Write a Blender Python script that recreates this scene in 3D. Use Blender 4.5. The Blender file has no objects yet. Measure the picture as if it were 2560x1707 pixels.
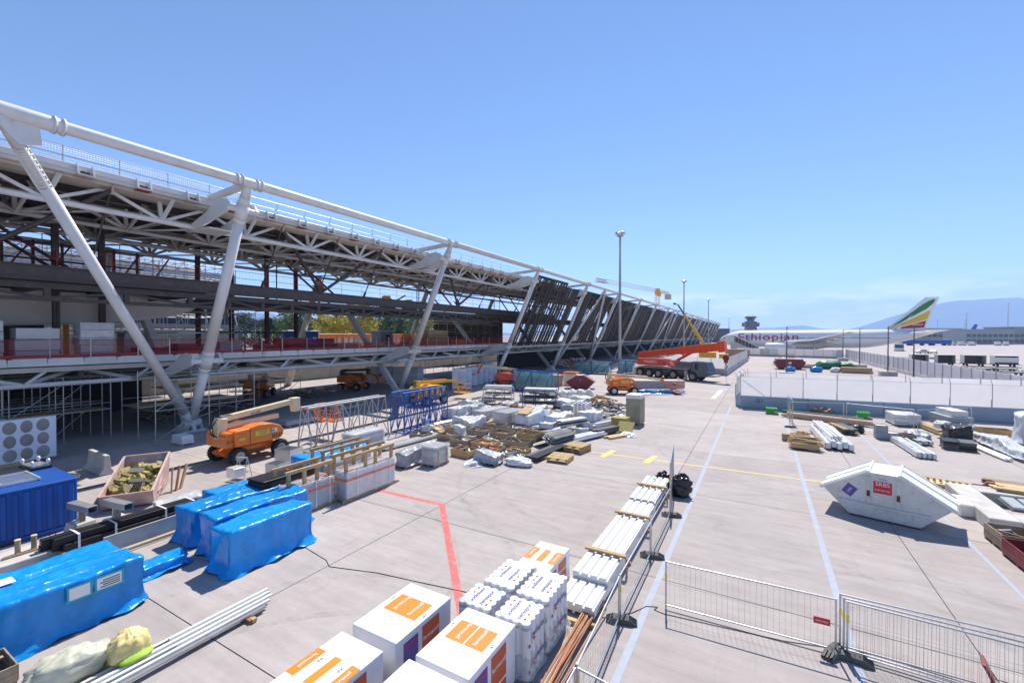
import bpy, bmesh, math, random
from mathutils import Vector, Matrix, noise
R = math.radians
sc = bpy.context.scene
C = sc.collection
rnd = random.Random(7)
# ------------------------------------------------------------------ camera, sky, sun, exposure
cd = bpy.data.cameras.new('camera'); cam = bpy.data.objects.new('camera', cd); C.objects.link(cam)
cd.sensor_width = 36; cd.lens = 15.47; cd.clip_start = .1; cd.clip_end = 60000
cam.location = (0, 0, 6.8); cam.rotation_euler = (R(90 - .7866), 0, R(29.463)); sc.camera = cam
SUN_AZ, SUN_EL = R(-11), R(57)
w = bpy.data.worlds.new('World'); sc.world = w; w.use_nodes = True
nt = w.node_tree; nt.nodes.clear()
def N(t, tree=None, **k):
    n = (tree or nt).nodes.new(t)
    for a, b in k.items(): setattr(n, a, b)
    return n
sky = N('ShaderNodeTexSky', sky_type='NISHITA', sun_disc=False, sun_elevation=SUN_EL, sun_rotation=SUN_AZ,
        altitude=400, air_density=1.0, dust_density=0.0, ozone_density=7.0)
bg = N('ShaderNodeBackground'); bg.inputs[1].default_value = .113
wo = N('ShaderNodeOutputWorld')
# thin fair-weather clouds low over the hills, all round the horizon
tc = N('ShaderNodeTexCoord'); mp = N('ShaderNodeMapping'); mp.inputs['Scale'].default_value = (5, 5, 26)
nz = N('ShaderNodeTexNoise'); nz.inputs['Scale'].default_value = 1.5; nz.inputs['Detail'].default_value = 7; nz.inputs['Roughness'].default_value = .62
cr = N('ShaderNodeMapRange'); cr.inputs[1].default_value = .45; cr.inputs[2].default_value = .60
sx = N('ShaderNodeSeparateXYZ')
band = N('ShaderNodeMapRange'); band.inputs[1].default_value = .105; band.inputs[2].default_value = .05
ml = N('ShaderNodeMath', operation='MULTIPLY'); ml2 = N('ShaderNodeMath', operation='MULTIPLY'); ml2.inputs[1].default_value = .65
mx = N('ShaderNodeMix', data_type='RGBA'); mx.inputs[7].default_value = (12, 12.1, 12.5, 1)
L = nt.links.new
L(tc.outputs['Generated'], mp.inputs[0]); L(mp.outputs[0], nz.inputs[0]); L(nz.outputs[0], cr.inputs[0])
L(tc.outputs['Generated'], sx.inputs[0]); L(sx.outputs[2], band.inputs[0]); L(cr.outputs[0], ml.inputs[0]); L(band.outputs[0], ml.inputs[1])
L(ml.outputs[0], ml2.inputs[0]); L(ml2.outputs[0], mx.inputs[0]); L(sky.outputs[0], mx.inputs[6]); L(mx.outputs[2], bg.inputs[0]); L(bg.outputs[0], wo.inputs[0])
sd = bpy.data.lights.new('sun', 'SUN'); sd.energy = 5.0; sd.angle = R(.53); sd.color = (1, .93, .84)
so = bpy.data.objects.new('sun', sd); C.objects.link(so)
sv = Vector((math.sin(SUN_AZ) * math.cos(SUN_EL), math.cos(SUN_AZ) * math.cos(SUN_EL), math.sin(SUN_EL)))
so.rotation_euler = sv.to_track_quat('Z', 'Y').to_euler(); so.location = (0, 0, 60)
vs = sc.view_settings; vs.view_transform = 'Standard'; vs.look = 'None'; vs.exposure = .5; vs.gamma = 1; vs.use_curve_mapping = False
sc.cycles.max_bounces = 6; sc.cycles.transparent_max_bounces = 12; sc.cycles.volume_bounces = 1

# ------------------------------------------------------------------ materials
MATS = {}
def mat(name, col, rough=.6, metal=0, var=.18, scale=1.5, bump=0, bscale=30, rand=.10, alpha=1, trans=0, dirt=None, dirt_amt=.5, dirt_scale=2.2, stretch=(1, 1, 1), coat=0, ior=1.45):
    m = bpy.data.materials.new(name); m.use_nodes = True; t = m.node_tree; b = t.nodes['Principled BSDF']
    n = lambda ty, **k: N(ty, t, **k)
    g = n('ShaderNodeNewGeometry'); mpn = n('ShaderNodeMapping'); mpn.inputs['Scale'].default_value = stretch
    t.links.new(g.outputs['Position'], mpn.inputs[0])
    z = n('ShaderNodeTexNoise'); z.inputs['Scale'].default_value = scale; z.inputs['Detail'].default_value = 6; z.inputs['Roughness'].default_value = .65
    t.links.new(mpn.outputs[0], z.inputs[0])
    r = n('ShaderNodeMapRange'); r.inputs[1].default_value = .3; r.inputs[2].default_value = .7; r.inputs[3].default_value = 1 - var; r.inputs[4].default_value = 1 + var * .6
    t.links.new(z.outputs[0], r.inputs[0])
    oi = n('ShaderNodeObjectInfo'); r2 = n('ShaderNodeMapRange'); r2.inputs[3].default_value = 1 - rand; r2.inputs[4].default_value = 1 + rand
    t.links.new(oi.outputs['Random'], r2.inputs[0])
    mu = n('ShaderNodeMath', operation='MULTIPLY'); t.links.new(r.outputs[0], mu.inputs[0]); t.links.new(r2.outputs[0], mu.inputs[1])
    h = n('ShaderNodeVectorMath', operation='SCALE'); h.inputs[0].default_value = col[:3]; t.links.new(mu.outputs[0], h.inputs['Scale'])
    out = h.outputs[0]
    if dirt:
        z2 = n('ShaderNodeTexNoise'); z2.inputs['Scale'].default_value = dirt_scale; z2.inputs['Detail'].default_value = 8; z2.inputs['Roughness'].default_value = .7
        t.links.new(g.outputs['Position'], z2.inputs[0])
        r3 = n('ShaderNodeMapRange'); r3.inputs[1].default_value = .52; r3.inputs[2].default_value = .72; r3.inputs[4].default_value = dirt_amt
        t.links.new(z2.outputs[0], r3.inputs[0])
        x = n('ShaderNodeMix', data_type='RGBA'); x.inputs[7].default_value = (*dirt, 1)
        t.links.new(r3.outputs[0], x.inputs[0]); t.links.new(out, x.inputs[6]); out = x.outputs[2]
    t.links.new(out, b.inputs['Base Color'])
    b.inputs['Roughness'].default_value = rough; b.inputs['Metallic'].default_value = metal
    b.inputs['Alpha'].default_value = alpha; b.inputs['Transmission Weight'].default_value = trans; b.inputs['IOR'].default_value = ior
    b.inputs['Coat Weight'].default_value = coat
    if bump:
        z3 = n('ShaderNodeTexNoise'); z3.inputs['Scale'].default_value = bscale; z3.inputs['Detail'].default_value = 5
        t.links.new(mpn.outputs[0], z3.inputs[0])
        bp = n('ShaderNodeBump'); bp.inputs['Strength'].default_value = bump; bp.inputs['Distance'].default_value = .02
        t.links.new(z3.outputs[0], bp.inputs['Height']); t.links.new(bp.outputs[0], b.inputs['Normal'])
    MATS[name] = m
    return m
M = MATS
RUST = (.16, .06, .03); GRIME = (.10, .09, .08)
mat('white_steel', (.64, .64, .635), .42, var=.10, scale=.8, dirt=(.38, .36, .33), dirt_amt=.35, dirt_scale=1.1)
mat('grey_steel', (.42, .42, .42), .5, .1, var=.12, dirt=(.2, .19, .18), dirt_amt=.4)
mat('beige_steel', (.55, .50, .43), .55, var=.12)
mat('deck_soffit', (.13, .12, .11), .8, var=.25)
mat('brown_steel', (.07, .055, .05), .5, var=.2, dirt=(.16, .13, .11), dirt_amt=.5)
mat('dark_red_steel', (.10, .028, .028), .55, var=.25)
mat('hanger_steel', (.055, .048, .046), .5, var=.2)
mat('red_paint', (.36, .03, .03), .5, var=.2)
mat('red_net', (.35, .02, .045), .7, var=.25, alpha=.17)
mat('slat', (.018, .016, .015), .5, .2, var=.3, rand=.45, dirt=(.03, .027, .025), dirt_amt=.5)
mat('pale_panel', (.62, .60, .55), .6, var=.2, rand=.3)
mat('interior_dark', (.025, .022, .021), .8, var=.4)  # near-black; carries the interior's shade on the dark backing sheets
mat('concrete_wall', (.46, .44, .40), .9, var=.2, scale=.6, dirt=(.28, .26, .23), dirt_amt=.5, dirt_scale=.5)
mat('concrete_block', (.50, .48, .45), .9, var=.2, bump=.2, dirt=(.3, .27, .24), dirt_amt=.5)
mat('galv', (.55, .56, .57), .38, .75, var=.18, rand=.12)
mat('alu', (.72, .73, .74), .35, .6, var=.15)
mat('white_paint', (.76, .76, .75), .45, var=.08, dirt=(.45, .40, .34), dirt_amt=.5)
mat('white_plastic', (.80, .80, .82), .4, var=.06)
mat('skip_white', (.62, .62, .61), .5, var=.14, dirt=(.30, .20, .13), dirt_amt=.38, dirt_scale=6.5)
mat('rust', RUST, .9, var=.4, scale=8)
mat('orange_paint', (.80, .20, .025), .35, var=.12, dirt=(.45, .13, .03), dirt_amt=.4, coat=.3)
mat('red_orange', (.80, .085, .02), .35, var=.12, dirt=(.4, .06, .03), dirt_amt=.4, coat=.3)
mat('cream_paint', (.72, .62, .38), .45, var=.12, dirt=(.4, .33, .2), dirt_amt=.45)
mat('yellow_paint', (.80, .42, .02), .4, var=.12, dirt=(.4, .25, .06), dirt_amt=.4)
mat('blue_paint', (.012, .10, .42), .45, var=.15, dirt=(.03, .06, .16), dirt_amt=.45)
mat('container_blue', (.010, .085, .36), .42, var=.12, dirt=(.02, .05, .16), dirt_amt=.35)
mat('maroon', (.22, .02, .03), .45, var=.2, dirt=(.3, .2, .17), dirt_amt=.35)
mat('pinkish', (.52, .36, .32), .7, var=.2, dirt=(.62, .55, .5), dirt_amt=.6, dirt_scale=3)
mat('rubber', (.022, .022, .023), .75, var=.3, dirt=(.11, .10, .09), dirt_amt=.4, dirt_scale=8)
mat('black_steel', (.022, .022, .026), .4, .2, var=.3)
mat('dark_grey', (.09, .095, .10), .5, var=.2)
mat('feet_rubber', (.11, .11, .11), .85, var=.3, dirt=(.25, .24, .22), dirt_amt=.5, dirt_scale=5)
mat('wood', (.50, .335, .165), .8, var=.28, scale=5, stretch=(1, 1, 1), rand=.18, dirt=(.26, .19, .12), dirt_amt=.4, dirt_scale=5)
mat('wood_old', (.36, .28, .20), .85, var=.3, scale=5, rand=.25, dirt=(.13, .10, .08), dirt_amt=.5)
mat('wood_pale', (.62, .47, .25), .75, var=.22, scale=5, rand=.18)
mat('wood_red', (.33, .135, .075), .75, var=.25, scale=5, rand=.2)
mat('mineral_wool', (.38, .32, .12), .95, var=.3, scale=9, bump=.5, bscale=25, rand=.25)
mat('wool_grey', (.30, .275, .2), .95, var=.25, rand=.2)
mat('sack_white', (.72, .71, .68), .7, var=.12, bump=.3, bscale=9)
mat('print_orange', (.66, .215, .008), .5, var=.04)
mat('print_rust', (.58, .105, .035), .5, var=.08)
mat('print_white', (.82, .82, .82), .5, var=.03, rand=0)
mat('print_blue', (.04, .05, .28), .5, var=.03, rand=0)
mat('print_red', (.62, .03, .05), .5, var=.05, rand=0)
mat('print_black', (.025, .025, .03), .5, var=.03, rand=0)
mat('print_yellow', (.80, .60, .06), .5, var=.05, rand=0)
mat('print_green', (.03, .33, .16), .5, var=.05, rand=0)
mat('print_purple', (.11, .08, .33), .5, var=.08, rand=0)
mat('tape_teal', (.02, .42, .52), .35, var=.1)
mat('card_white', (.74, .74, .77), .35, var=.07, scale=3, bump=.4, bscale=5, coat=.2)
mat('cardboard', (.45, .31, .17), .8, var=.15, rand=.15)
mat('strap_orange', (.85, .13, .02), .5, var=.1)
mat('poly_pale', (.72, .74, .82), .7, var=.08)
mat('oval_grey', (.33, .30, .27), .8, var=.2)
mat('sheet_white', (.76, .77, .78), .3, .1, var=.06, coat=.2)
mat('tower_white', (.8, .8, .79), .35, var=.06)
mat('plane_white', (.80, .80, .81), .25, var=.04, coat=.5, rand=0)
mat('plane_grey', (.50, .51, .52), .35, .2, var=.08, rand=0)
mat('plane_green', (.03, .20, .05), .3, var=.06, rand=0)
mat('plane_yellow', (.80, .50, .03), .3, var=.06, rand=0)
mat('plane_red', (.48, .02, .045), .3, var=.06, rand=0)
mat('plane_magenta', (.45, .03, .13), .35, var=.05, rand=0)
mat('glass_dark', (.02, .03, .04), .08, var=.2, coat=.5)
mat('glass_teal', (.30, .55, .60), .08, var=.2, alpha=.35, rand=.1, coat=.3)
mat('barrier_blue', (.34, .42, .50), .5, .1, var=.10, scale=.6)
mat('wall_grey', (.50, .50, .51), .8, var=.12, scale=.5, dirt=(.3, .29, .28), dirt_amt=.4)
mat('green_plastic', (.02, .42, .05), .4, var=.1)
mat('lime', (.30, .48, .05), .6, var=.3)
mat('green_tarp', (.02, .16, .09), .5, var=.15, bump=.5, bscale=5)
mat('bark', (.10, .075, .055), .95, var=.3)
mat('leaf_green', (.09, .16, .035), .7, var=.45, scale=.25, rand=.2)
mat('leaf_dark', (.022, .055, .020), .75, var=.45, scale=.25, rand=.2)
mat('leaf_yellow', (.55, .46, .035), .7, var=.4, scale=.25, rand=.15)
mat('hill', (.045, .075, .035), .95, var=.4, scale=.002)
mat('cabin_grey', (.30, .33, .35), .6, var=.12)
mat('cladding', (.36, .38, .40), .45, .2, var=.08)
mat('canopy_white', (.55, .54, .53), .7, var=.08)
mat('line_red', (.62, .14, .135), .8, var=.22, scale=4, rand=0, dirt=(.55, .40, .38), dirt_amt=.6, dirt_scale=3)
mat('line_yellow', (.72, .56, .18), .8, var=.2, scale=4, rand=0, dirt=(.5, .46, .36), dirt_amt=.7, dirt_scale=3)
mat('line_blue', (.36, .40, .47), .8, var=.15, scale=4, rand=0, dirt=(.33, .31, .30), dirt_amt=.85, dirt_scale=2.0)
mat('line_white', (.58, .58, .56), .8, var=.15, scale=4, rand=0, dirt=(.33, .31, .30), dirt_amt=.85, dirt_scale=2.0)
mat('joint', (.10, .095, .09), .9, var=.3)
mat('crane_grey', (.14, .15, .16), .45, var=.12)
mat('rail_pale', (.74, .74, .72), .4, .0, var=.1)

def tarp_mat(name, col, rough=.26, strength=.6, rand=.12):
    m = mat(name, col, rough, var=.2, scale=2.2, coat=.2, rand=rand); t = m.node_tree; b = t.nodes['Principled BSDF']
    g = N('ShaderNodeNewGeometry', t); last = None
    for sc_, st, dist, sx_ in ((3.5, strength, .10, (1, 1, .45)), (11, strength * .8, .035, (1, 1, .5)), (30, strength * .5, .012, (1, 1, 1))):
        mp_ = N('ShaderNodeMapping', t); mp_.inputs['Scale'].default_value = sx_; mp_.inputs['Rotation'].default_value = (.3, .5, .2); t.links.new(g.outputs['Position'], mp_.inputs[0])
        z = N('ShaderNodeTexNoise', t, noise_type='RIDGED_MULTIFRACTAL'); z.inputs['Scale'].default_value = sc_; z.inputs['Detail'].default_value = 3; t.links.new(mp_.outputs[0], z.inputs[0])
        bp = N('ShaderNodeBump', t); bp.inputs['Strength'].default_value = st; bp.inputs['Distance'].default_value = dist * .5
        t.links.new(z.outputs[0], bp.inputs['Height'])
        if last: t.links.new(last, bp.inputs['Normal'])
        last = bp.outputs[0]
    t.links.new(last, b.inputs['Normal']); return m
tarp_mat('tarp_blue', (.006, .275, .72)); tarp_mat('wrap_white', (.66, .68, .71), .2, .7, .2); tarp_mat('wrap_grey', (.40, .42, .46), .22, .7, .25)
m = tarp_mat('wrap_clear', (.70, .72, .76), .16, .7, .1); m.node_tree.nodes['Principled BSDF'].inputs['Alpha'].default_value = .40
tarp_mat('black_plastic', (.014, .014, .018), .28, .6, .1); tarp_mat('sack_yellow', (.70, .58, .24), .35, .3); tarp_mat('sack_grey', (.52, .52, .40), .35, .35); tarp_mat('foil', (.6, .62, .66), .2, .9)
def sheet_mat(name, col):
    m = mat(name, col, .7, var=.08, scale=.9); t = m.node_tree; b = t.nodes['Principled BSDF']; tr = N('ShaderNodeBsdfTranslucent', t); tr.inputs[0].default_value = (*col, 1); mx_ = N('ShaderNodeMixShader', t); mx_.inputs[0].default_value = .5
    t.links.new(b.outputs[0], mx_.inputs[1]); t.links.new(tr.outputs[0], mx_.inputs[2]); t.links.new(mx_.outputs[0], t.nodes['Material Output'].inputs[0])
sheet_mat('fence_sheet', (.75, .73, .75))
def concrete(name):
    m = bpy.data.materials.new(name); m.use_nodes = True; t = m.node_tree; b = t.nodes['Principled BSDF']
    n = lambda ty, **k: N(ty, t, **k); ln = t.links.new
    g = n('ShaderNodeNewGeometry')
    def nz(scale, detail, stretch=(1, 1, 1), rough=.6, rot=0):
        mpn = n('ShaderNodeMapping'); mpn.inputs['Scale'].default_value = stretch; mpn.inputs['Rotation'].default_value = (0, 0, rot)
        ln(g.outputs['Position'], mpn.inputs[0])
        z = n('ShaderNodeTexNoise'); z.inputs['Scale'].default_value = scale; z.inputs['Detail'].default_value = detail; z.inputs['Roughness'].default_value = rough
        ln(mpn.outputs[0], z.inputs[0]); return z.outputs[0]
    def rng(x, a, b_, c, d):
        r = n('ShaderNodeMapRange'); r.inputs[1].default_value = a; r.inputs[2].default_value = b_; r.inputs[3].default_value = c; r.inputs[4].default_value = d
        ln(x, r.inputs[0]); return r.outputs[0]
    def mul(a, b_):
        k = n('ShaderNodeMath', operation='MULTIPLY'); ln(a, k.inputs[0]); ln(b_, k.inputs[1]); return k.outputs[0]
    v = mul(rng(nz(.33, 5), .3, .7, .87, 1.07), rng(nz(2.2, 8, rough=.7), .3, .7, .94, 1.05))
    v = mul(v, rng(nz(1.2, 6, (.35, 2.6, 1), .65, R(8)), .35, .75, 1.06, .84))       # broom / sweeping streaks
    v = mul(v, rng(nz(.8, 7, (2.5, .35, 1), .7, R(25)), .58, .78, 1.0, .78))          # wheel scuffs
    v = mul(v, rng(nz(60, 2), .3, .7, .95, 1.05))
    v = mul(v, rng(nz(1.3, 3, rough=.5), .73, .80, 1.0, .72))                          # oil spots
    oi = n('ShaderNodeObjectInfo'); v = mul(v, rng(oi.outputs['Random'], 0, 1, .91, 1.06))
    h = n('ShaderNodeVectorMath', operation='SCALE'); h.inputs[0].default_value = (.395, .355, .338); ln(v, h.inputs['Scale'])
    ln(h.outputs[0], b.inputs['Base Color']); b.inputs['Roughness'].default_value = .88
    bp = n('ShaderNodeBump'); bp.inputs['Strength'].default_value = .12; bp.inputs['Distance'].default_value = .01
    ln(nz(45, 4), bp.inputs['Height']); ln(bp.outputs[0], b.inputs['Normal'])
    MATS[name] = m
concrete('concrete')

# ------------------------------------------------------------------ geometry helpers
INV = {}
class MB:
    def __init__(s): s.v = []; s.f = []; s.sm = []
    def add(s, vs_, fs, smooth=False):
        k = len(s.v); s.v += [tuple(x) for x in vs_]; s.f += [tuple(i + k for i in f) for f in fs]; s.sm += [smooth] * len(fs); return s
    def bx(s, x0, x1, y0, y1, z0, z1):
        return s.add([(x, y, z) for z in (z0, z1) for y in (y0, y1) for x in (x0, x1)],
                     [(0, 2, 3, 1), (4, 5, 7, 6), (0, 1, 5, 4), (2, 6, 7, 3), (0, 4, 6, 2), (1, 3, 7, 5)])
    def box(s, c, d, rz=0, rot=None):
        m = rot or Matrix.Rotation(rz, 3, 'Z'); c = Vector(c)
        k = MB().bx(-d[0] / 2, d[0] / 2, -d[1] / 2, d[1] / 2, -d[2] / 2, d[2] / 2)
        return s.add([c + m @ Vector(p) for p in k.v], k.f)
    def rod(s, p0, p1, r, n=8, r2=None):
        p0, p1 = Vector(p0), Vector(p1); r2 = r if r2 is None else r2
        q = (p1 - p0).to_track_quat('Z', 'Y'); vs_ = []
        for p, rr in ((p0, r), (p1, r2)):
            vs_ += [p + q @ Vector((rr * math.cos(2 * math.pi * i / n), rr * math.sin(2 * math.pi * i / n), 0)) for i in range(n)]
        s.add(vs_, [(i, (i + 1) % n, n + (i + 1) % n, n + i) for i in range(n)], True)
        k = len(s.v) - 2 * n
        s.f += [tuple(k + i for i in reversed(range(n))), tuple(k + n + i for i in range(n))]; s.sm += [False, False]; return s
    def beam(s, p0, p1, w_, h_):
        p0, p1 = Vector(p0), Vector(p1); d = p1 - p0; l = d.length; d.normalize()
        up = Vector((0, 0, 1)) if abs(d.z) < .99 else Vector((0, 1, 0))
        sd_ = d.cross(up).normalized(); up = sd_.cross(d)
        vs_ = [p + sd_ * a * w_ / 2 + up * b * h_ / 2 for p in (p0, p1) for a, b in ((-1, -1), (1, -1), (1, 1), (-1, 1))]
        return s.add(vs_, [(0, 1, 2, 3), (7, 6, 5, 4), (0, 4, 5, 1), (1, 5, 6, 2), (2, 6, 7, 3), (3, 7, 4, 0)])
    def prism(s, pts, a0, a1, axis='y'):
        n = len(pts)
        mk = {'y': lambda p, a: (p[0], a, p[1]), 'x': lambda p, a: (a, p[0], p[1]), 'z': lambda p, a: (p[0], p[1], a)}[axis]
        return s.add([mk(p, a) for a in (a0, a1) for p in pts],
                     [tuple(range(n)), tuple(reversed(range(n, 2 * n)))] + [(i, n + i, n + (i + 1) % n, (i + 1) % n) for i in range(n)])
    def lathe(s, prof, n=20, axis='z', c=(0, 0, 0)):
        c = Vector(c); vs_ = []
        for a, r in prof:
            for i in range(n):
                t = 2 * math.pi * i / n; x, y = r * math.cos(t), r * math.sin(t)
                vs_.append(c + Vector({'z': (x, y, a), 'x': (a, x, y), 'y': (y, a, x)}[axis]))
        m = len(prof)
        return s.add(vs_, [(j * n + i, j * n + (i + 1) % n, (j + 1) * n + (i + 1) % n, (j + 1) * n + i) for j in range(m - 1) for i in range(n)], True)
    def blob(s, c, d, seed=0, amp=.18, n=14, m=9, freq=1.6, flat=.0, folds=0):
        c = Vector(c); vs_ = []
        for j in range(m + 1):
            ph = math.pi * j / m
            for i in range(n):
                t = 2 * math.pi * i / n; u = Vector((math.sin(ph) * math.cos(t), math.sin(ph) * math.sin(t), -math.cos(ph)))
                k = 1 + amp * noise.noise(u * freq + Vector((seed * 3.1, seed * 1.7, seed))) + amp * .5 * noise.noise(u * freq * 3 + Vector((seed, 0, seed * 2)))
                p = u * k; z = p.z
                if folds and u.z > .1: q_ = 1 + folds * math.sin(t * 11 + seed) * (u.z - .1); p.x *= q_; p.y *= q_
                if flat and z < -flat: z = -flat
                vs_.append(c + Vector((p.x * d[0], p.y * d[1], z * d[2])))
        return s.add(vs_, [(j * n + i, j * n + (i + 1) % n, (j + 1) * n + (i + 1) % n, (j + 1) * n + i) for j in range(m) for i in range(n)], True)
    def wrap(s, lx, ly, h, seed=0, step=.14, amp=.035, flare=.06, sag=.05, z0=0, lip=.05):
        """a load shrunk into film: box with folds, slumped edges, ragged flared hem"""
        nx, ny = max(3, int(lx / step)), max(3, int(ly / step)); per = []
        for i in range(nx): per.append((-lx / 2 + lx * i / nx, -ly / 2, 0, -1))
        for i in range(ny): per.append((lx / 2, -ly / 2 + ly * i / ny, 1, 0))
        for i in range(nx): per.append((lx / 2 - lx * i / nx, ly / 2, 0, 1))
        for i in range(ny): per.append((-lx / 2, ly / 2 - ly * i / ny, -1, 0))
        P = len(per); nh = max(4, int(h / step)); vs_ = []; o = Vector((seed * 7.3, seed * 3.9, seed * 1.3))
        for j in range(nh + 1):
            t = j / nh
            for (x, y, ax, ay) in per:
                u = x + y * 1.7
                d = amp * noise.noise(o + Vector((x * 2.3, y * 2.3, t * 1.4))) + amp * .7 * noise.noise(o + Vector((x * 7 + t * 1.5, y * 7 - t, t * 2.5)))
                d += flare * max(0, 1 - t * 3.2) ** 1.5 * (1 + .9 * noise.noise(o + Vector((x * 3, y * 3, 5)))) - flare * .35 * math.sin(math.pi * t)
                z = z0 + t * h
                if j == 0: z = z0 + lip * (.5 + .9 * noise.noise(o + Vector((x * 2.2, y * 2.2, 9)))) if lip else z0
                if j == nh: d -= .025
                z += (sag * noise.noise(o + Vector((x * .9, y * .9, 3)))) * t
                l = math.hypot(lx, ly)
                cx = 1 if abs(abs(x) - lx / 2) < 1e-6 and abs(abs(y) - ly / 2) < 1e-6 else 0
                vs_.append((x + ax * d + (-.03 * cx * (1 if x > 0 else -1)), y + ay * d, max(z, z0 + .004)))
        K = 4
        for k in range(1, K + 1):
            q = 1 - k / K * .98
            ins = (1 - q) * min(lx, ly) / 2
            for (x, y, ax, ay) in per:
                xx = x * (lx / 2 - ins) / (lx / 2); yy = y * (ly / 2 - ins) / (ly / 2)
                z = z0 + h + sag * noise.noise(o + Vector((xx * .9, yy * .9, 3))) + amp * .8 * noise.noise(o + Vector((xx * 5, yy * 5, 7))) - (.02 if k > 1 else -.012)
                vs_.append((xx, yy, z))
        rows = nh + K
        fs = [(j * P + i, j * P + (i + 1) % P, (j + 1) * P + (i + 1) % P, (j + 1) * P + i) for j in range(rows) for i in range(P)]
        fs.append(tuple(rows * P + i for i in range(P)))
        return s.add(vs_, fs, True)
    def xf(s, m):
        s.v = [tuple(m @ Vector(p)) for p in s.v]; return s
    def build(s, name, mt, parent=None, bevel=0, seg=1):
        me = bpy.data.meshes.new(name); me.from_pydata(s.v, [], s.f)
        me.polygons.foreach_set('use_smooth', s.sm); me.materials.append(M[mt]); me.update()
        o = bpy.data.objects.new(name, me); C.objects.link(o)
        if parent: adopt(o, parent)
        if bevel:
            b = o.modifiers.new('bevel', 'BEVEL'); b.width = bevel; b.segments = seg; b.limit_method = 'ANGLE'
        return o
def adopt(o, parent):
    o.parent = parent
    if parent.name in INV: o.matrix_parent_inverse = INV[parent.name]
def tag(o, label, cat, group=None):
    o['label'] = label; o['category'] = cat
    if group: o['group'] = group
    return o
def struct(o): o['kind'] = 'structure'; return o
def stuff(o): o['kind'] = 'stuff'; return o
def thing(name, label, cat, loc=(0, 0, 0), rz=0, group=None, world=False):
    o = bpy.data.objects.new(name, None); C.objects.link(o); o.location = loc; o.rotation_euler = (0, 0, rz); o.empty_display_size = .3
    if world: INV[o.name] = Matrix.Translation(-Vector(loc))
    return tag(o, label, cat, group)
def setT(o, loc, rz=0): o.location = loc; o.rotation_euler = (0, 0, rz); return o
UNIT = {}
def unit(kind, mt):
    k = (kind, mt)
    if k not in UNIT:
        b = MB()
        if kind == 'box': b.bx(-.5, .5, -.5, .5, 0, 1)
        else: b.rod((0, 0, 0), (0, 0, 1), 1, kind)
        me = bpy.data.meshes.new('unit_%s' % mt); me.from_pydata(b.v, [], b.f); me.polygons.foreach_set('use_smooth', b.sm); me.materials.append(M[mt]); me.update(); UNIT[k] = me
    return UNIT[k]
def place(name, me, p0, p1, a, b, parent):
    p0, p1 = Vector(p0), Vector(p1); d = p1 - p0
    if abs(d.normalized().z) > .999: q = Matrix.Identity(3) if d.z > 0 else Matrix.Rotation(math.pi, 3, 'X')
    else:
        z = d.normalized(); x = Vector((0, 0, 1)).cross(z).normalized(); y = z.cross(x); q = Matrix((x, y, z)).transposed()
    o = bpy.data.objects.new(name, me); C.objects.link(o)
    if parent: adopt(o, parent)
    o.matrix_basis = Matrix.Translation(p0) @ q.to_4x4() @ Matrix.Diagonal((a, b, d.length, 1))
    return o
def rodp(name, p0, p1, r, mt, parent, n=8): return place(name, unit(n, mt), p0, p1, r, r, parent)
def beamp(name, p0, p1, w_, h_, mt, parent): return place(name, unit('box', mt), p0, p1, w_, h_, parent)   # w_ sideways, h_ upward
def boxp(name, x0, x1, y0, y1, z0, z1, mt, parent):
    o = bpy.data.objects.new(name, unit('box', mt)); C.objects.link(o)
    if parent: adopt(o, parent)
    o.matrix_basis = Matrix.Translation(((x0 + x1) / 2, (y0 + y1) / 2, z0)) @ Matrix.Diagonal((x1 - x0, y1 - y0, z1 - z0, 1)); return o
TXT = {}
def text(s_, size, mt, parent, loc, rot, name='lettering', align='CENTER', ext=.002):
    k = (s_, round(size, 3), mt, align)
    if k not in TXT:
        cu = bpy.data.curves.new('t', 'FONT'); cu.body = s_; cu.size = size; cu.extrude = ext; cu.align_x = align; cu.align_y = 'CENTER'; cu.resolution_u = 3
        t = bpy.data.objects.new('t', cu); C.objects.link(t); bpy.context.view_layer.update()
        me = bpy.data.meshes.new_from_object(t.evaluated_get(bpy.context.evaluated_depsgraph_get())); bpy.data.objects.remove(t)
        me.materials.clear(); me.materials.append(M[mt]); TXT[k] = me
    o = bpy.data.objects.new(name, TXT[k]); C.objects.link(o)
    if parent: adopt(o, parent)
    o.location = loc; o.rotation_euler = rot; return o
def copy_tree(o, loc, rz, label=None):
    c = o.copy(); C.objects.link(c); c.location = loc; c.rotation_euler = (0, 0, rz)
    if label: c['label'] = label
    def kids(a, b):
        for ch in a.children:
            d = ch.copy(); C.objects.link(d); d.parent = b; d.matrix_parent_inverse = ch.matrix_parent_inverse.copy(); kids(ch, d)
    kids(o, c); return c

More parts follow.
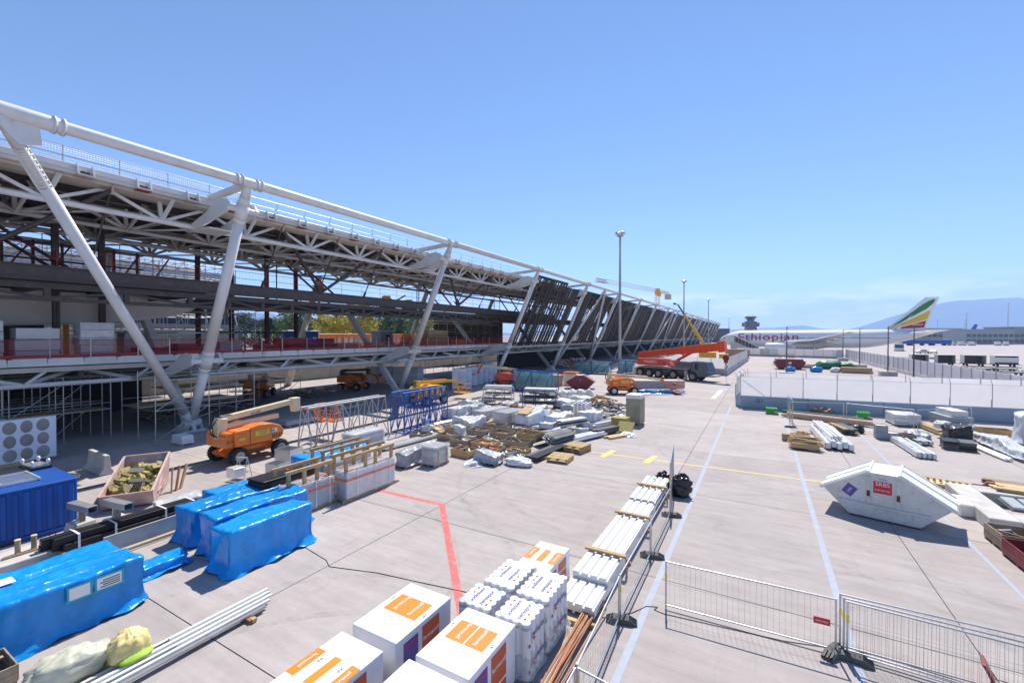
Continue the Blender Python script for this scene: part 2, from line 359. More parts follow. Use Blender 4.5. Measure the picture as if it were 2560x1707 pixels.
# ------------------------------------------------------------------ ground
gr = MB(); gr.bx(-15000, 18000, -300, 14900, -.6, -.035); struct(gr.build('ground', 'concrete'))
ap = struct(MB().bx(-56.67, 49.71, -9.71, 132.2, -.034, -.022).build('apron', 'joint'))
me = MB().bx(-3.788, 3.788, -3.722, 3.722, -.020, 0).build('slab', 'concrete', ap)
first = True
for i in range(-7, 7):
    for j in range(-2, 17):
        x, y = .32 + 7.6 * i, 8.95 + 7.47 * j
        if first: o = me; first = False
        else: o = me.copy(); C.objects.link(o)
        o.location = (x, y, 0)
def paint(name, pts, wd, mt, z=.004):
    b = MB()
    for (p, q) in zip(pts, pts[1:]):
        p, q = Vector((*p, 0)), Vector((*q, 0)); d = (q - p).normalized(); s_ = Vector((-d.y, d.x, 0)) * wd / 2; e = d * wd * .45
        b.add([p - s_ - e + Vector((0, 0, z)), q - s_ + e + Vector((0, 0, z)), q + s_ + e + Vector((0, 0, z)), p + s_ - e + Vector((0, 0, z))], [(0, 1, 2, 3)]); z += .0006
    return struct(b.build(name, mt))
paint('red_line', [(-16.5, 13.85), (-11.12, 13.95), (-5.6, 7.9)], .22, 'line_red')
paint('yellow_line', [(-9.6, 24.6), (2.6, 24.8)], .13, 'line_yellow')
for x in (-7.55, -5.15): paint('yellow_mark', [(x - .12, 24.0), (x + .02, 25.4)], .34, 'line_yellow', .006)
for x in (-2.44, 1.78, 6.0): paint('blue_line', [(x, 4), (x, 47 if x < 0 else 46)], .17 if x < 5 else .11, 'line_blue', .0045)
for k in range(4): paint('white_line', [(-13 + k * 3.4, 36.5 + k * 3), (-4.0, 33.5 + k * 3.6)], .12, 'line_white', .0075 + k * .002)
paint('white_line', [(-4.4, 52), (-4.2, 60)], .5, 'line_white', .007)
def tyre_mark(pts, wd=.22):
    for off in (-.85, .85):
        q = []
        for i, p_ in enumerate(pts):
            a = pts[max(0, i - 1)]; b_ = pts[min(len(pts) - 1, i + 1)]; d = Vector((b_[0] - a[0], b_[1] - a[1])).normalized(); q.append((p_[0] - d.y * off, p_[1] + d.x * off))
        b = MB()
        for i, (p_, r_) in enumerate(zip(q, q[1:])):
            p2, r2 = Vector((*p_, .0032)), Vector((*r_, .0032)); d = (r2 - p2).normalized(); s_ = Vector((-d.y, d.x, 0)) * wd / 2; b.add([p2 - s_, r2 - s_, r2 + s_, p2 + s_], [(0, 1, 2, 3)])
        struct(b.build('tyre_mark', 'tyre_mark'))
m = mat('tyre_mark', (.10, .095, .09), .9, var=.3); t_ = m.node_tree; z_ = N('ShaderNodeTexNoise', t_); z_.inputs['Scale'].default_value = 2.2; z_.inputs['Detail'].default_value = 8; z_.inputs['Roughness'].default_value = .75
g_ = N('ShaderNodeNewGeometry', t_); t_.links.new(g_.outputs['Position'], z_.inputs[0]); r_ = N('ShaderNodeMapRange', t_); r_.inputs[1].default_value = .45; r_.inputs[2].default_value = .8; r_.inputs[4].default_value = .26; t_.links.new(z_.outputs[0], r_.inputs[0]); t_.links.new(r_.outputs[0], t_.nodes['Principled BSDF'].inputs['Alpha'])
arc = lambda cx, cy, r, a0, a1, n=14: [(cx + r * math.cos(R(a0 + (a1 - a0) * i / n)), cy + r * math.sin(R(a0 + (a1 - a0) * i / n))) for i in range(n + 1)]
for a in (arc(-14, 6, 8.5, 5, 75), arc(-4, 22, 9, 190, 255), arc(2, 30, 7, 200, 330), arc(-2, 9, 9, -20, 60), arc(4, 10, 5, 20, 130), arc(-8, 34, 14, 250, 330), arc(-6, 3, 6, 60, 150)): tyre_mark(a)
struct(MB().bx(-26.3, -26.05, -8, 130, -.02, .012).build('drain_channel', 'dark_grey'))
# ------------------------------------------------------------------ terminal building under construction
T = thing('terminal_building', 'long unfinished steel terminal with leaning white columns and dark slatted facade', 'building', (-35.5, 16, 0), world=True)
FY = lambda k: 16 + 20.8 * k
LX = lambda z: -35.5 + z * .4587
FX = lambda z: -37.2 + (z - 5.2) * .4587
def column(k):
    y = FY(k); b = MB(); P = lambda z: (LX(z), y, z)
    for z0, z1, r0, r1 in ((.35, .9, .2, .27), (.9, 4.3, .27, .32), (4.3, 4.6, .32, .40), (4.6, 5.45, .40, .40), (5.45, 5.75, .40, .34), (5.75, 13.9, .34, .30), (13.9, 14.2, .30, .37), (14.2, 15.05, .37, .37), (15.05, 15.5, .37, .29), (15.5, 16.3, .29, .18)):
        b.rod(P(z0), P(z1), r0, 16, r1)
    o = b.build('column', 'white_steel', T)
    f = MB().bx(LX(0) - .8, LX(0) + .8, y - .7, y + .7, 0, .12); f.prism([(LX(0) - .7, .12), (LX(0) + .7, .12), (LX(0) + .45, .75), (LX(0) - .45, .75)], y - .12, y + .12)
    f.rod((LX(.5), y - .55, .55), (LX(.5), y + .55, .55), .3, 14)
    for s in (-.45, .45): f.bx(LX(0) - .75, LX(0) + .75, y + s - .03, y + s + .03, .12, .42)
    f.build('column_base', 'white_steel', T)
    for zc, pts in ((14.75, [(-28.75, 15.2), (-28.5, 14.8), (-28.8, 14.5), (-30.9, 14.05), (-33.2, 13.72), (-33.4, 13.85), (-33.0, 14.25), (-31.2, 14.75), (-30.3, 15.3), (-29.4, 15.45)]),
                    (5.05, [(-33.2, 5.45), (-32.95, 5.05), (-33.25, 4.75), (-35.3, 4.2), (-37.4, 3.65), (-37.6, 3.85), (-37.3, 4.25), (-35.8, 4.8), (-34.8, 5.45), (-34.0, 5.6)])):
        for s in (-.85, .85):
            MB().prism(pts, y + s - .05, y + s + .05).build('bracket_plate', 'white_steel', T)
        xm = (pts[3][0] + pts[4][0]) / 2
        MB().bx(xm - 1.2, xm + 1, y - .8, y + .8, pts[4][1] + .02, pts[4][1] + .1).build('bracket_web', 'white_steel', T)
        rodp('bracket_pin', (LX(zc), y - 1.0, zc), (LX(zc), y + 1.0, zc), .2, 'white_steel', T, 12)
    rodp('roof_strut', (-28.1, y, 16.3), (-33.2, y, 16.0), .24, 'white_steel', T, 12)
    for s in (-.75, -.45, .45, .75): rodp('node_flange', (-28, y + s - .04, 16.35), (-28, y + s + .04, 16.35), .38, 'white_steel', T, 14)
    # legs behind the outer column
    il = MB().beam((-35.7, y, .5), (-44.2, y, 10.3), .45, .55); il.build('inner_leg', 'white_steel' if k < 3 else 'grey_steel', T)
    fl = MB().rod((-55.6, y, 0), (-48.9, y, 14.3), .42, 12, .36); fl.build('far_leg', 'beige_steel', T)
for k in range(-1, 19): column(k)
for k in range(-1, 18): rodp('top_chord', (-28, FY(k), 16.35), (-28, FY(k + 1), 16.35), .29, 'white_steel', T, 16)
def brace(k0, yn):
    y0 = FY(k0)
    b = MB(); p, q = Vector((LX(.5), y0, .5)), Vector((-28, yn, 16.2)); d = q - p
    b.rod(p, p + d * .06, .18, 14, .27); b.rod(p + d * .06, p + d * .84, .27, 16); b.rod(p + d * .84, p + d * .93, .2, 14); b.rod(p + d * .93, q, .27, 14)
    b.build('diagonal_brace', 'white_steel', T)
    c = MB()
    for i in range(8):
        t = .84 + .09 * (i + .5) / 8; c.rod(p + d * (t - .0015), p + d * (t + .0015), .27, 14)
    dn = d.normalized(); s1 = dn.cross(Vector((1, 0, 0))).normalized(); s2 = dn.cross(s1)
    for s in (s1, s2):
        for u in (1, -1): c.beam(p + d * .84 + s * u * .23, p + d * .93 + s * u * .23, .14, .06)
    c.build('bolted_splice', 'white_steel', T)
for k, yn in ((1 - 1, 5.6), (-1, 5.6), (3, FY(3) + 10.4), (4, FY(3) + 10.4), (7, FY(7) + 10.4), (8, FY(7) + 10.4), (11, FY(11) + 10.4), (12, FY(11) + 10.4)): brace(k, yn)
rodp('node_sleeve', (-28, 4.0, 16.35), (-28, 7.6, 16.35), .34, 'white_steel', T, 16)
MB().prism([(4.4, 16.2), (6.8, 16.2), (6.9, 15.3), (6.2, 15.05), (5.6, 15.7), (5.0, 15.05), (4.3, 15.3)], -28.06, -27.98, 'x').build('node_gusset', 'white_steel', T)
for s in (4.0, 7.2, 7.5): rodp('node_flange', (-28, s, 16.35), (-28, s + .12, 16.35), .40, 'white_steel', T, 14)
rodp('roof_strut', (-28.1, 5.6, 16.3), (-33.2, 5.6, 16.0), .24, 'white_steel', T, 12)
# roof
Y0, Y1 = -26, 390
MB().bx(-51, -32.35, Y0, Y1, 15.72, 15.95).build('roof_slab', 'deck_soffit', T)
MB().bx(-51.1, -32.2, Y0 - .1, Y1 + .1, 15.955, 16.02).build('roof_membrane', 'pale_panel', T)
for k in range(-1, 4):
    ya, yb = FY(k) - 5 * (k < 0) * 2, min(FY(k + 1), FY(3) + 12)
    g = .015
    MB().bx(-32.42, -32.05, ya + g, yb - g, 15.45, 15.98).build('edge_beam', 'white_steel', T, .03)
    MB().bx(-32.05, -31.95, ya + g, yb - g, 15.62, 15.70).build('edge_lip', 'white_steel', T)
    MB().prism([(-32.4, 15.44), (-32.42, 15.3), (-33.6, 15.18), (-33.6, 15.5)], ya + g, yb - g).build('soffit_strip', 'beige_steel', T)
    for x in (-33.0, -38.0, -43.0, -48.0):
        rodp('bottom_chord', (x, ya, 14.0), (x, yb, 14.0), .17 if x > -34 else .15, 'white_steel', T, 10)
        rodp('roof_chord', (x - .3, ya, 15.35), (x - .3, yb, 15.35), .13, 'beige_steel', T, 8)
for j in range(-3, 12):
    yb_ = FY(-1) + 2.6 + 5.2 * (j + 2)
    if yb_ > FY(3) + 6: break
    for x in (-33.0, -38.0, -43.0, -48.0):
        b, w_ = Vector((x, yb_, 14.0)), 'white_steel' if x > -39 else 'beige_steel'
        for dy in (-2.6, 2.6): beamp('truss_diagonal', b, (x - .3, yb_ + dy, 15.35), .20, .18, w_, T)
        beamp('truss_post', b, (x - .3, yb_, 15.35), .2, .2, w_, T)
        beamp('truss_tie', b, (x + 2.2, yb_ + .3, 15.5) if x < -34 else (x + .7, yb_ + .4, 15.4), .16, .16, w_, T)
        beamp('cross_tie', b, (x - 2.6, yb_, 15.4), .14, .14, w_, T)
        if x > -47: beamp('truss_lacing', (x, yb_ - 2.6, 14.0), (x - 5, yb_, 14.0), .12, .10, w_, T); beamp('truss_lacing', (x, yb_ + 2.6, 14.0), (x - 5, yb_, 14.0), .12, .1, w_, T)
for j in range(0, 46): MB().bx(-50.5, -33.5, -20 + 2.6 * j - .09, -20 + 2.6 * j + .09, 15.42, 15.7).build('roof_beam', 'brown_steel', T)
for j in range(14): boxp('purlin', -34.4 - j * 1.2 - .06, -34.4 - j * 1.2 + .06, -24, 100, 15.5, 15.715, 'brown_steel', T)
for j in range(16): boxp('deck_rib', -34 - j * 1.03 - .22, -34 - j * 1.03 + .22, -24, 100, 15.66, 15.712, 'beige_steel', T)
# edge clamps, roof railing net
for j in range(-2, 40):
    y = FY(0) - 1.3 + 2.6 * j
    if y > FY(3): break
    c = MB()
    for s in (-.32, .32): c.prism([(-32.05, 15.5), (-31.72, 15.42), (-31.9, 16.0), (-32.05, 16.05)], y + s - .03, y + s + .03)
    c.bx(-32.05, -31.75, y - .3, y + .3, 15.40, 15.46); c.build('edge_clamp', 'white_steel', T)
    boxp('clamp_plate', -32.3, -31.78, y - .34, y + .34, 15.36, 15.40, 'red_paint' if j % 2 else 'pinkish', T)
    MB().rod((-31.95, y - .18, 15.62), (-31.95, y + .18, 15.62), .05).build('clamp_bolt', 'hanger_steel', T)
for j in range(30):
    y = -8 + 2.4 * j
    if y < 62: rodp('roof_rail_post', (-32.6, y, 16.0), (-32.6, y, 17.0), .025, 'galv', T, 6)
for z in (16.45, 16.98): rodp('roof_rail', (-32.6, -8, z), (-32.6, 60, z), .025, 'galv', T, 6)
nb = MB()
for i in range(0, 200): nb.rod((-32.6, -6 + i * .12, 16.03), (-32.6, -6 + i * .12, 17.0), .008, 3)
for z in range(8): nb.rod((-32.6, -6, 16.08 + z * .12), (-32.6, 18, 16.08 + z * .12), .008, 3)
stuff(nb.build('safety_net', 'white_plastic', T))
# hangers and dark braces to the upper gallery
GX = -35.0
for k in range(-1, 4):
    y = FY(k)
    for f in (.25, .5, .75):
        yy = y + 20.8 * f
        rodp('hanger', (-32.5, yy, 15.3), (GX + .1, yy - .3, 10.6), .05, 'hanger_steel', T); rodp('turnbuckle', (GX + .35, yy - .27, 11.1), (GX + .12, yy - .3, 10.6), .11, 'hanger_steel', T)
        MB().prism([(-32.2, 15.38), (-32.9, 15.38), (-32.7, 14.9), (-32.45, 14.9)], yy - .04, yy + .04).build('hanger_lug', 'pinkish', T)
    if k != 3:
        for f in (.25, .75): rodp('gallery_brace', (-32.6, y + 20.8 * f, 15.1), (GX + .1, y + 10.4, 10.7), .13, 'hanger_steel', T, 10)
        MB().prism([(y + 9.5, 11.3), (y + 10.2, 10.75), (y + 10.6, 10.75), (y + 11.3, 11.3), (y + 10.8, 11.1), (y + 10.45, 11.7), (y + 10.0, 11.1)], GX + .0, GX + .09, 'x').build('gusset', 'red_paint', T)
    for dx in (0, 2.2): rodp('rear_brace', (-40 - dx, y + 12, 13.9), (-40 - dx, y + 17, 10.4), .11, 'hanger_steel' if dx else 'dark_red_steel', T)
    for dx in (3, 6): rodp('rear_hanger', (-36.5 - dx, y + 5 + dx, 13.9), (-36.5 - dx, y + 5 + dx, 10.4), .06, 'hanger_steel', T)
# upper gallery
for k in range(-1, 3):
    ya, yb = FY(k) - (8 if k < 0 else 0), FY(k + 1)
    MB().bx(GX - .12, GX + .12, ya + .01, yb - .01, 9.95, 10.65).bx(GX - .3, GX + .3, ya + .01, yb - .01, 9.86, 9.95).bx(GX - .22, GX + .26, ya + .01, yb - .01, 10.652, 10.72).build('gallery_girder', 'brown_steel', T)
    MB().bx(GX - .55, GX - .15, ya + .01, yb - .01, 9.45, 9.8).build('gallery_channel', 'brown_steel', T)
    MB().bx(GX - .45, GX - .2, ya + .01, yb - .01, 8.75, 8.97).build('gallery_lower_chord', 'brown_steel', T)
    n = 8
    for i in range(n + 1):
        yy = ya + (yb - ya) * i / n
        if i < n or k == 2: boxp('gallery_post', GX - .45, GX - .2, yy - .14, yy + .14, 8.97, 9.45, 'brown_steel', T)
        if i < n and i % 2 == 0:
            ym = (yb - ya) / n; beamp('gallery_diagonal', (GX - .32, yy + ym, 9.45), (GX - .32, yy + .1, 8.95), .16, .14, 'brown_steel', T)
            beamp('gallery_diagonal', (GX - .32, yy + ym, 9.45), (GX - .32, yy + 2 * ym - .1, 8.95), .16, .14, 'brown_steel', T)
        beamp('gallery_joist', (GX - .2, yy, 9.6), (-49.5, yy, 9.6), .2, .3, 'brown_steel', T)
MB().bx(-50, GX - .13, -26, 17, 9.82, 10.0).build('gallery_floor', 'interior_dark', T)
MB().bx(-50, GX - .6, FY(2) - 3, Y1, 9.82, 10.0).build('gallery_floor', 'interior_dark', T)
for j in range(28):
    y = -8 + 2.45 * j; rodp('gallery_rail_post', (GX, y, 10.65), (GX, y, 11.75), .022, 'red_paint' if y < 26 else 'galv', T, 6)
for z in (11.2, 11.72): rodp('gallery_rail', (GX, -8, z), (GX, 58, z), .018, 'red_paint', T, 6)
nb = MB()
for i in range(260): nb.rod((GX - .02, -8 + i * .25, 10.68), (GX - .02, -8 + i * .25, 11.7), .006, 3)
stuff(nb.build('gallery_mesh', 'red_net', T))
for x, y in ((-46, 21.5), (-46, 24.5), (-45, 27.5), (-46, 31.5), (-40.5, 10.5), (-41, 13), (-43, 8)):
    MB().bx(x - .17, x + .17, y - .02, y + .02, 5.2, 15.3).bx(x - .17, x - .14, y - .16, y + .16, 5.2, 15.3).bx(x + .14, x + .17, y - .16, y + .16, 5.2, 15.3).build('stair_post', 'dark_red_steel' if x < -44 else 'brown_steel', T)
for y in (21.5, 24.5, 27.5): boxp('stair_beam', -46.1, -45.9, y, y + 3, 11.6, 11.85, 'dark_red_steel', T); boxp('stair_beam', -46.1, -45.9, y, y + 3, 7.0, 7.2, 'brown_steel', T)
for i in range(16):
    y = -6 + i * 1.5; boxp('red_frame_post', -45.2, -45.05, y, y + .15, 10.0, 13.6, 'dark_red_steel', T)
for z in (11.0, 12.2, 13.4): boxp('red_frame_rail', -45.18, -45.07, -6, 17, z, z + .12, 'dark_red_steel', T)
# first floor deck
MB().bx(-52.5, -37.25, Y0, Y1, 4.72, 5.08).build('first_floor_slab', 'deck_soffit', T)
MB().bx(-37.3, -37.0, Y0, FY(3), 4.62, 4.9).build('deck_edge_angle', 'beige_steel', T)
y = -10
i = 0
while y < FY(3) + 1.0:
    l = 1.62
    MB().prism([(y + .0, 4.98), (y + l - .22, 4.98), (y + l - .30, 5.44), (y - .06, 5.44)], -36.97, -36.90, 'x').build('edge_plate', 'white_steel', T)
    b = MB().bx(-36.96, -36.86, y + l - .24, y + l + .0, 4.99, 5.40)
    b.bx(-36.862, -36.852, y + l - .19, y + l - .14, 5.24, 5.28).build('edge_bracket', 'white_steel', T)
    y += l; i += 1
for k in range(-1, 18):
    ya, yb = FY(k), FY(k + 1); w_ = 'white_steel' if k < 4 else 'grey_steel'
    rodp('lower_chord', (-37.2, ya - 3 * (k < 0), 3.85), (-37.2, yb, 3.85), .15, w_, T, 10)
    if k > 2: boxp('deck_edge_beam', -37.35, -36.95, ya + .01, yb - .01, 4.75, 5.15, 'beige_steel', T)
    for i in range(4):
        yy = ya + 2.6 + 5.2 * i
        beamp('lower_post', (-37.2, yy, 3.85), (-37.2, yy + 1.0, 4.7), .2, .14, w_, T)
        if k < 8:
            beamp('lower_diagonal', (-37.2, yy, 3.9), (-38.4, yy - 2.3, 4.65), .28, .22, 'grey_steel' if i % 2 else w_, T)
            beamp('lower_diagonal', (-37.2, yy, 3.9), (-38.4, yy + 2.5, 4.65), .28, .22, 'grey_steel', T)
    if k < 8:
        rodp('rear_lower_chord', (-42, ya, 3.85), (-42, yb, 3.85), .14, 'grey_steel', T); rodp('rear_lower_chord', (-47, ya, 3.85), (-47, yb, 3.85), .14, 'grey_steel', T)
        for i in range(4): beamp('deck_joist', (-37.4, ya + 5.2 * i, 4.45), (-52, ya + 5.2 * i, 4.45), .25, .5, 'brown_steel', T)
# deck railing
for j in range(-3, 31):
    y = -6 + 2.15 * j + (.3 if j % 2 else 0)
    if FY(3) > y > -10: rodp('rail_post', (-37.15, y, 5.08), (-37.15, y, 6.6), .032, 'pale_panel', T, 6)
for k in range(-1, 3):
    ya, yb = FY(k) - 4 * (k < 0), FY(k + 1)
    boxp('toe_board', -37.2, -37.17, ya + .01, yb - .01, 5.46, 5.64, 'red_paint', T)
    boxp('debris_net', -37.195, -37.185, ya + .01, yb - .01, 5.66, 6.5, 'red_net', T)
    rodp('rail', (-37.15, ya, 6.52), (-37.15, yb, 6.52), .02, 'red_paint', T, 6)
# dark slatted facade standing in the plane of the columns from the third column on
FP_ = lambda z: LX(z) - .12
for k in range(2, 18):
    ya = FY(k) + .75; n = 44; rest = MB(); span = 17.6; bot = 5.2
    for i in range(n):
        yy = ya + span * (i + .5) / n; top = 15.55 if (k == 2 and i < 29) else 15.05
        if rnd.random() < .07: continue
        wd = .17 + .17 * (rnd.random() < .55) + (.05 if k > 2 else 0); off = rnd.uniform(-.14, .04); zb = bot + rnd.choice((0, 0, .1, .25)); p, q = (FP_(zb) + off, yy, zb), (FP_(top) + off, yy, top)
        if k < 6: beamp('slat', p, q, wd, .10, 'slat', T)
        else: rest.beam(p, q, wd * 1.25, .10)
    if k >= 6: stuff(rest.build('slat_panel', 'slat', T))
    for z in (5.3, 7.3, 9.3, 11.3, 13.3, 14.8): boxp('facade_rail', FP_(z) - .34, FP_(z) - .18, ya, ya + span, z, z + .12, 'slat', T)
    MB().bx(FP_(15.0) - .25, FP_(15.0) + .1, ya, ya + (12.0 if k == 2 else span), (15.45 if k == 2 else 15.0), (15.75 if k == 2 else 15.2)).build('facade_cap', 'slat', T)
    boxp('facade_sill', LX(5) - .3, LX(5) - .05, FY(k) + .2, FY(k + 1) - .2, 4.92, 5.12, 'grey_steel', T)
    for i in range(5): beamp('sill_bracket', (LX(5) - .15, FY(k) + 2 + i * 4, 4.9), (-37.1, FY(k) + 2.2 + i * 4, 4.2), .1, .14, 'grey_steel', T)
    if k < 9:
        for i in range(7):
            yy = ya + span * rnd.random(); za = rnd.uniform(5.5, 10); zb = min(14.6, za + rnd.uniform(2, 5)); beamp('daylight_strip', (FP_(za) - .6, yy, za), (FP_(zb) - .6, yy, zb), rnd.uniform(.12, .3), .04, rnd.choice(('pale_panel', 'white_plastic')), T)  # opaque pale strips stand in for daylight showing through the slat gaps
MB().bx(-51.2, -51, 62, 86, 5.1, 9.8).build('shade_sheet', 'deck_soffit', T)  # added dark sheet stands in for the shaded interior behind the deck
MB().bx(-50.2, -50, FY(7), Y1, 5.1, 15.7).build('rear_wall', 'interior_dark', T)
MB().bx(-51.2, -51, -30, 19, 0, 4.7).build('undercroft_shade_wall', 'interior_dark', T)  # dark wall added at the back to keep skylight out of the undercroft
MB().bx(-44.2, -44, FY(3) - 6, Y1, 0, 4.7).build('undercroft_shade_wall', 'interior_dark', T)  # same blocking wall further along, added so the undercroft stays dark
MB().bx(-50, -33, Y1 - .3, Y1, 5, 15.7).build('end_wall', 'slat', T)
# scaffolding
def scaffold(label, x0, x1, nx, y0, y1, ny, z0, levels, dz, braces=True):
    t = thing('scaffolding', label, 'scaffolding', (x0, y0, z0), world=True)
    X = [x0 + (x1 - x0) * i / nx for i in range(nx + 1)]; Y = [y0 + (y1 - y0) * i / ny for i in range(ny + 1)]; zt = z0 + dz * levels
    for x in X:
        for y in Y: rodp('standard', (x, y, z0), (x, y, zt + .5), .03, 'galv', t, 6)
    for l in range(1, levels + 1):
        z = z0 + dz * l
        for x in X: rodp('ledger', (x, y0, z), (x, y1, z), .028, 'galv', t, 6); rodp('ledger', (x, y0, z + .45), (x, y1, z + .45), .022, 'galv', t, 6)
        for y in Y: rodp('transom', (x0, y, z), (x1, y, z), .028, 'galv', t, 6)
        for i in range(ny): boxp('scaffold_board', x0 + .05, x1 - .05 if nx == 1 else X[1], Y[i] + .06, Y[i + 1] - .06, z + .03, z + .08, 'wood' if (i + l) % 3 else 'alu', t)
        if braces:
            for i in range(0, ny, 2): rodp('brace_tube', (x1, Y[i], z - dz), (x1, Y[i + 1], z), .025, 'galv', t, 6)
    return t
scaffold('galvanised scaffold standing in the dark undercroft behind the oval panels', -45, -40, 3, -2, 12, 7, 0, 2, 1.9)
scaffold('tall pale scaffold tower against the old clad building on the deck', -60, -54, 3, 10, 28, 9, 5.1, 5, 1.9)
scaffold('thin scaffold round the foot of the braced column', -38.5, -33.6, 2, 13.2, 19.5, 2, 0, 2, 1.95)
scaffold('scaffold row along the undercroft front behind the oval panels', -39.6, -38.2, 1, -6, 12.5, 8, 0, 2, 1.85)
scaffold('scaffold bay on the deck beside the tan plywood stack', -50.5, -48.5, 1, 60, 80, 8, 5.1, 2, 1.9)
scaffold('scaffold bay in the undercroft past the second column', -45.5, -42.5, 1, 55, 70, 6, 0, 2, 1.8)
scaffold('low scaffold loaded with planks behind the parked lifts', -52, -46, 2, 20, 32, 5, 0, 1, 1.7)
# old building behind the deck
ob = thing('old_terminal', 'older pale clad terminal building with sloping ribbon window behind the scaffold', 'building', (-80, 20, 0), world=True)
MB().prism([(-66, 0), (-66, 8.3), (-67.0, 10.6), (-66.5, 13), (-66.5, 15.5), (-90, 15.5), (-90, 0)], -30, 36).build('wall', 'cladding', ob)
MB().prism([(-65.98, 8.35), (-66.98, 10.55), (-66.96, 10.57), (-65.9, 8.37)], -29, 35.8).build('window', 'glass_dark', ob)
for i in range(22): beamp('mullion', (-65.9, -28 + i * 3, 8.35), (-66.9, -28 + i * 3, 10.57), .1, .1, 'white_steel', ob)
for i in range(12): boxp('cladding_board', -65.97, -65.9, -30, 36, 5.2 + i * .26, 5.2 + i * .26 + .22, 'cladding', ob)
for i in range(14): boxp('cladding_board', -66.47, -66.38, -30, 36, 12.6 + i * .2, 12.6 + i * .2 + .16, 'white_steel', ob)
MB().bx(-66.6, -65.4, -30, 36.3, 11.4, 12.3).build('fascia', 'white_steel', ob)
cv = MB(); n = 20; pts = []
for i in range(n + 1):
    a = math.pi * i / n; pts.append((6 - 13.5 * math.cos(a), 9.72 - 2.3 * math.sin(a) ** .8))
cv.prism(pts + [(19.5, 9.78), (-7.5, 9.78)], -50, -41.5, 'x')
tag(cv.build('curved_canopy', 'canopy_white'), 'white bulging soffit canopy hung under the upper gallery', 'canopy')
MB().bx(-53.2, -53, -30, 13, 5.1, 9.8).build('shade_sheet', 'interior_dark', T)  # near-black sheet painted as the shade inside the openings, no wall there
for x, y in ((-49.5, 13.4), (-49.0, 7.6)): boxp('yellow_post', x - .15, x + .15, y - .15, y + .15, 5.1, 9.6, 'yellow_paint', T)
scaffold('scaffold lift standing on the upper gallery against the red frames', -48.5, -46, 1, 0, 18, 8, 10.0, 2, 1.9)
scaffold('scaffold bay on the deck behind the white insulation stacks', -47.5, -44.5, 1, 14.5, 26, 5, 5.1, 2, 1.9)
for i in range(10):
    y = -2 + i * 2.1; beamp('red_frame_brace', (-45.1, y, 10.1), (-45.1, y + 1.9, 13.4), .1, .1, 'dark_red_steel', T)
for x in (-35.5, -40.5, -45.5):
    for k in range(-1, 3): rodp('secondary_chord', (x, FY(k), 14.55), (x, FY(k + 1), 14.55), .09, 'beige_steel', T, 6)
for j in range(34):
    y = -14 + 2.6 * j; beamp('ceiling_strut', (-34, y, 14.5), (-47.5, y, 14.5), .1, .12, 'beige_steel', T)
rw = MB().bx(-60.6, -60, 6, 118, 0, 3.7)
for i in range(14): rw.bx(-60.0, -59.96, 7 + i * 8, 7.1 + i * 8, 0, 3.7)
tag(rw.build('retaining_wall', 'concrete_wall'), 'long pale concrete retaining wall beyond the undercroft', 'wall')
# ------------------------------------------------------------------ foreground: wrapped board packs, roll pallets, sheet stack, fences
def pallet_parts(t, lx=1.2, ly=.8, z=0, mt='wood_old'):
    for i in range(3): boxp('runner', -lx / 2, lx / 2, -ly / 2 + i * (ly - .1) / 2, -ly / 2 + i * (ly - .1) / 2 + .1, z, z + .1, mt, t)
    n = 5
    for i in range(n):
        x = -lx / 2 + i * (lx - .13) / (n - 1); boxp('deck_board', x, x + .13, -ly / 2, ly / 2, z + .1, z + .125, mt, t)
def board_pack(label, x0, x1, y0, y1, h, prints):
    t = thing('board_pack', label, 'board pack', ((x0 + x1) / 2, (y0 + y1) / 2, 0)); lx, ly = x1 - x0, y1 - y0
    for i in (-1, 0, 1): boxp('bearer', -lx / 2 + .08, lx / 2 - .08, i * ly * .36 - .05, i * ly * .36 + .05, 0, .1, 'wood', t)
    b = MB().bx(-lx / 2, lx / 2, -ly / 2, ly / 2, .1, h); bo = b.build('wrapped_boards', 'card_white', t, .018, 2)
    for kind in prints:
        if kind == 'pair' or kind == 'split':
            g = .012 if kind == 'split' else 0
            for s in (-1, 1):
                boxp('orange_print', min(s * g, s * .42), max(s * g, s * .42), -.16, .40, h + .001, h + .003, 'print_orange', t)
                text('fermacell', .125, 'print_white', t, (s * .19, .14, h + .006), (0, 0, R(90 if s > 0 else -90)))
            text('16 T', .06, 'print_black', t, (.50, .05, h + .004), (0, 0, R(90))); text('16 T', .06, 'print_black', t, (-.50, .2, h + .004), (0, 0, R(-90)))
        if kind == 'triple':
            for s, wd in ((-1, .2), (0, .17), (1, .2)):
                x = s * (lx / 2 - wd / 2 - .004); boxp('orange_print', x - wd / 2, x + wd / 2, -.34, .30, h + .001, h + .003, 'print_orange', t)
                if s: text('fermacell', .1, 'print_white', t, (x, 0, h + .006), (0, 0, R(90 if s > 0 else -90)))
            for s in (-1, 1): text('15 K', .06, 'print_black', t, (s * .25, .12, h + .004), (0, 0, R(90 * s)))
        if kind == 'side':
            boxp('rust_print', lx / 2 + .001, lx / 2 + .004, -.10, .42, h * .42, h - .10, 'print_rust', t)
            text('fermacell', .13, 'print_white', t, (lx / 2 + .008, .16, h * .70), (R(90), 0, R(90)))
            boxp('data_label', lx / 2 + .001, lx / 2 + .004, -.62, -.22, h * .38, h - .14, 'print_purple', t); boxp('label_stripe', lx / 2 + .005, lx / 2 + .007, -.6, -.26, h - .24, h - .20, 'print_red', t)
            boxp('rust_print', lx / 2 + .001, lx / 2 + .004, -.0, .42, .16, h * .38, 'print_rust', t)
    return t
board_pack('white wrapped board pack whose top carries one joined orange double print', -6.88, -5.74, 5.86, 7.5, 1.2, ('pair', 'side'))
board_pack('white wrapped board pack with a thin white gap splitting its orange top print', -5.24, -4.1, 5.82, 7.4, 1.2, ('split', 'side'))
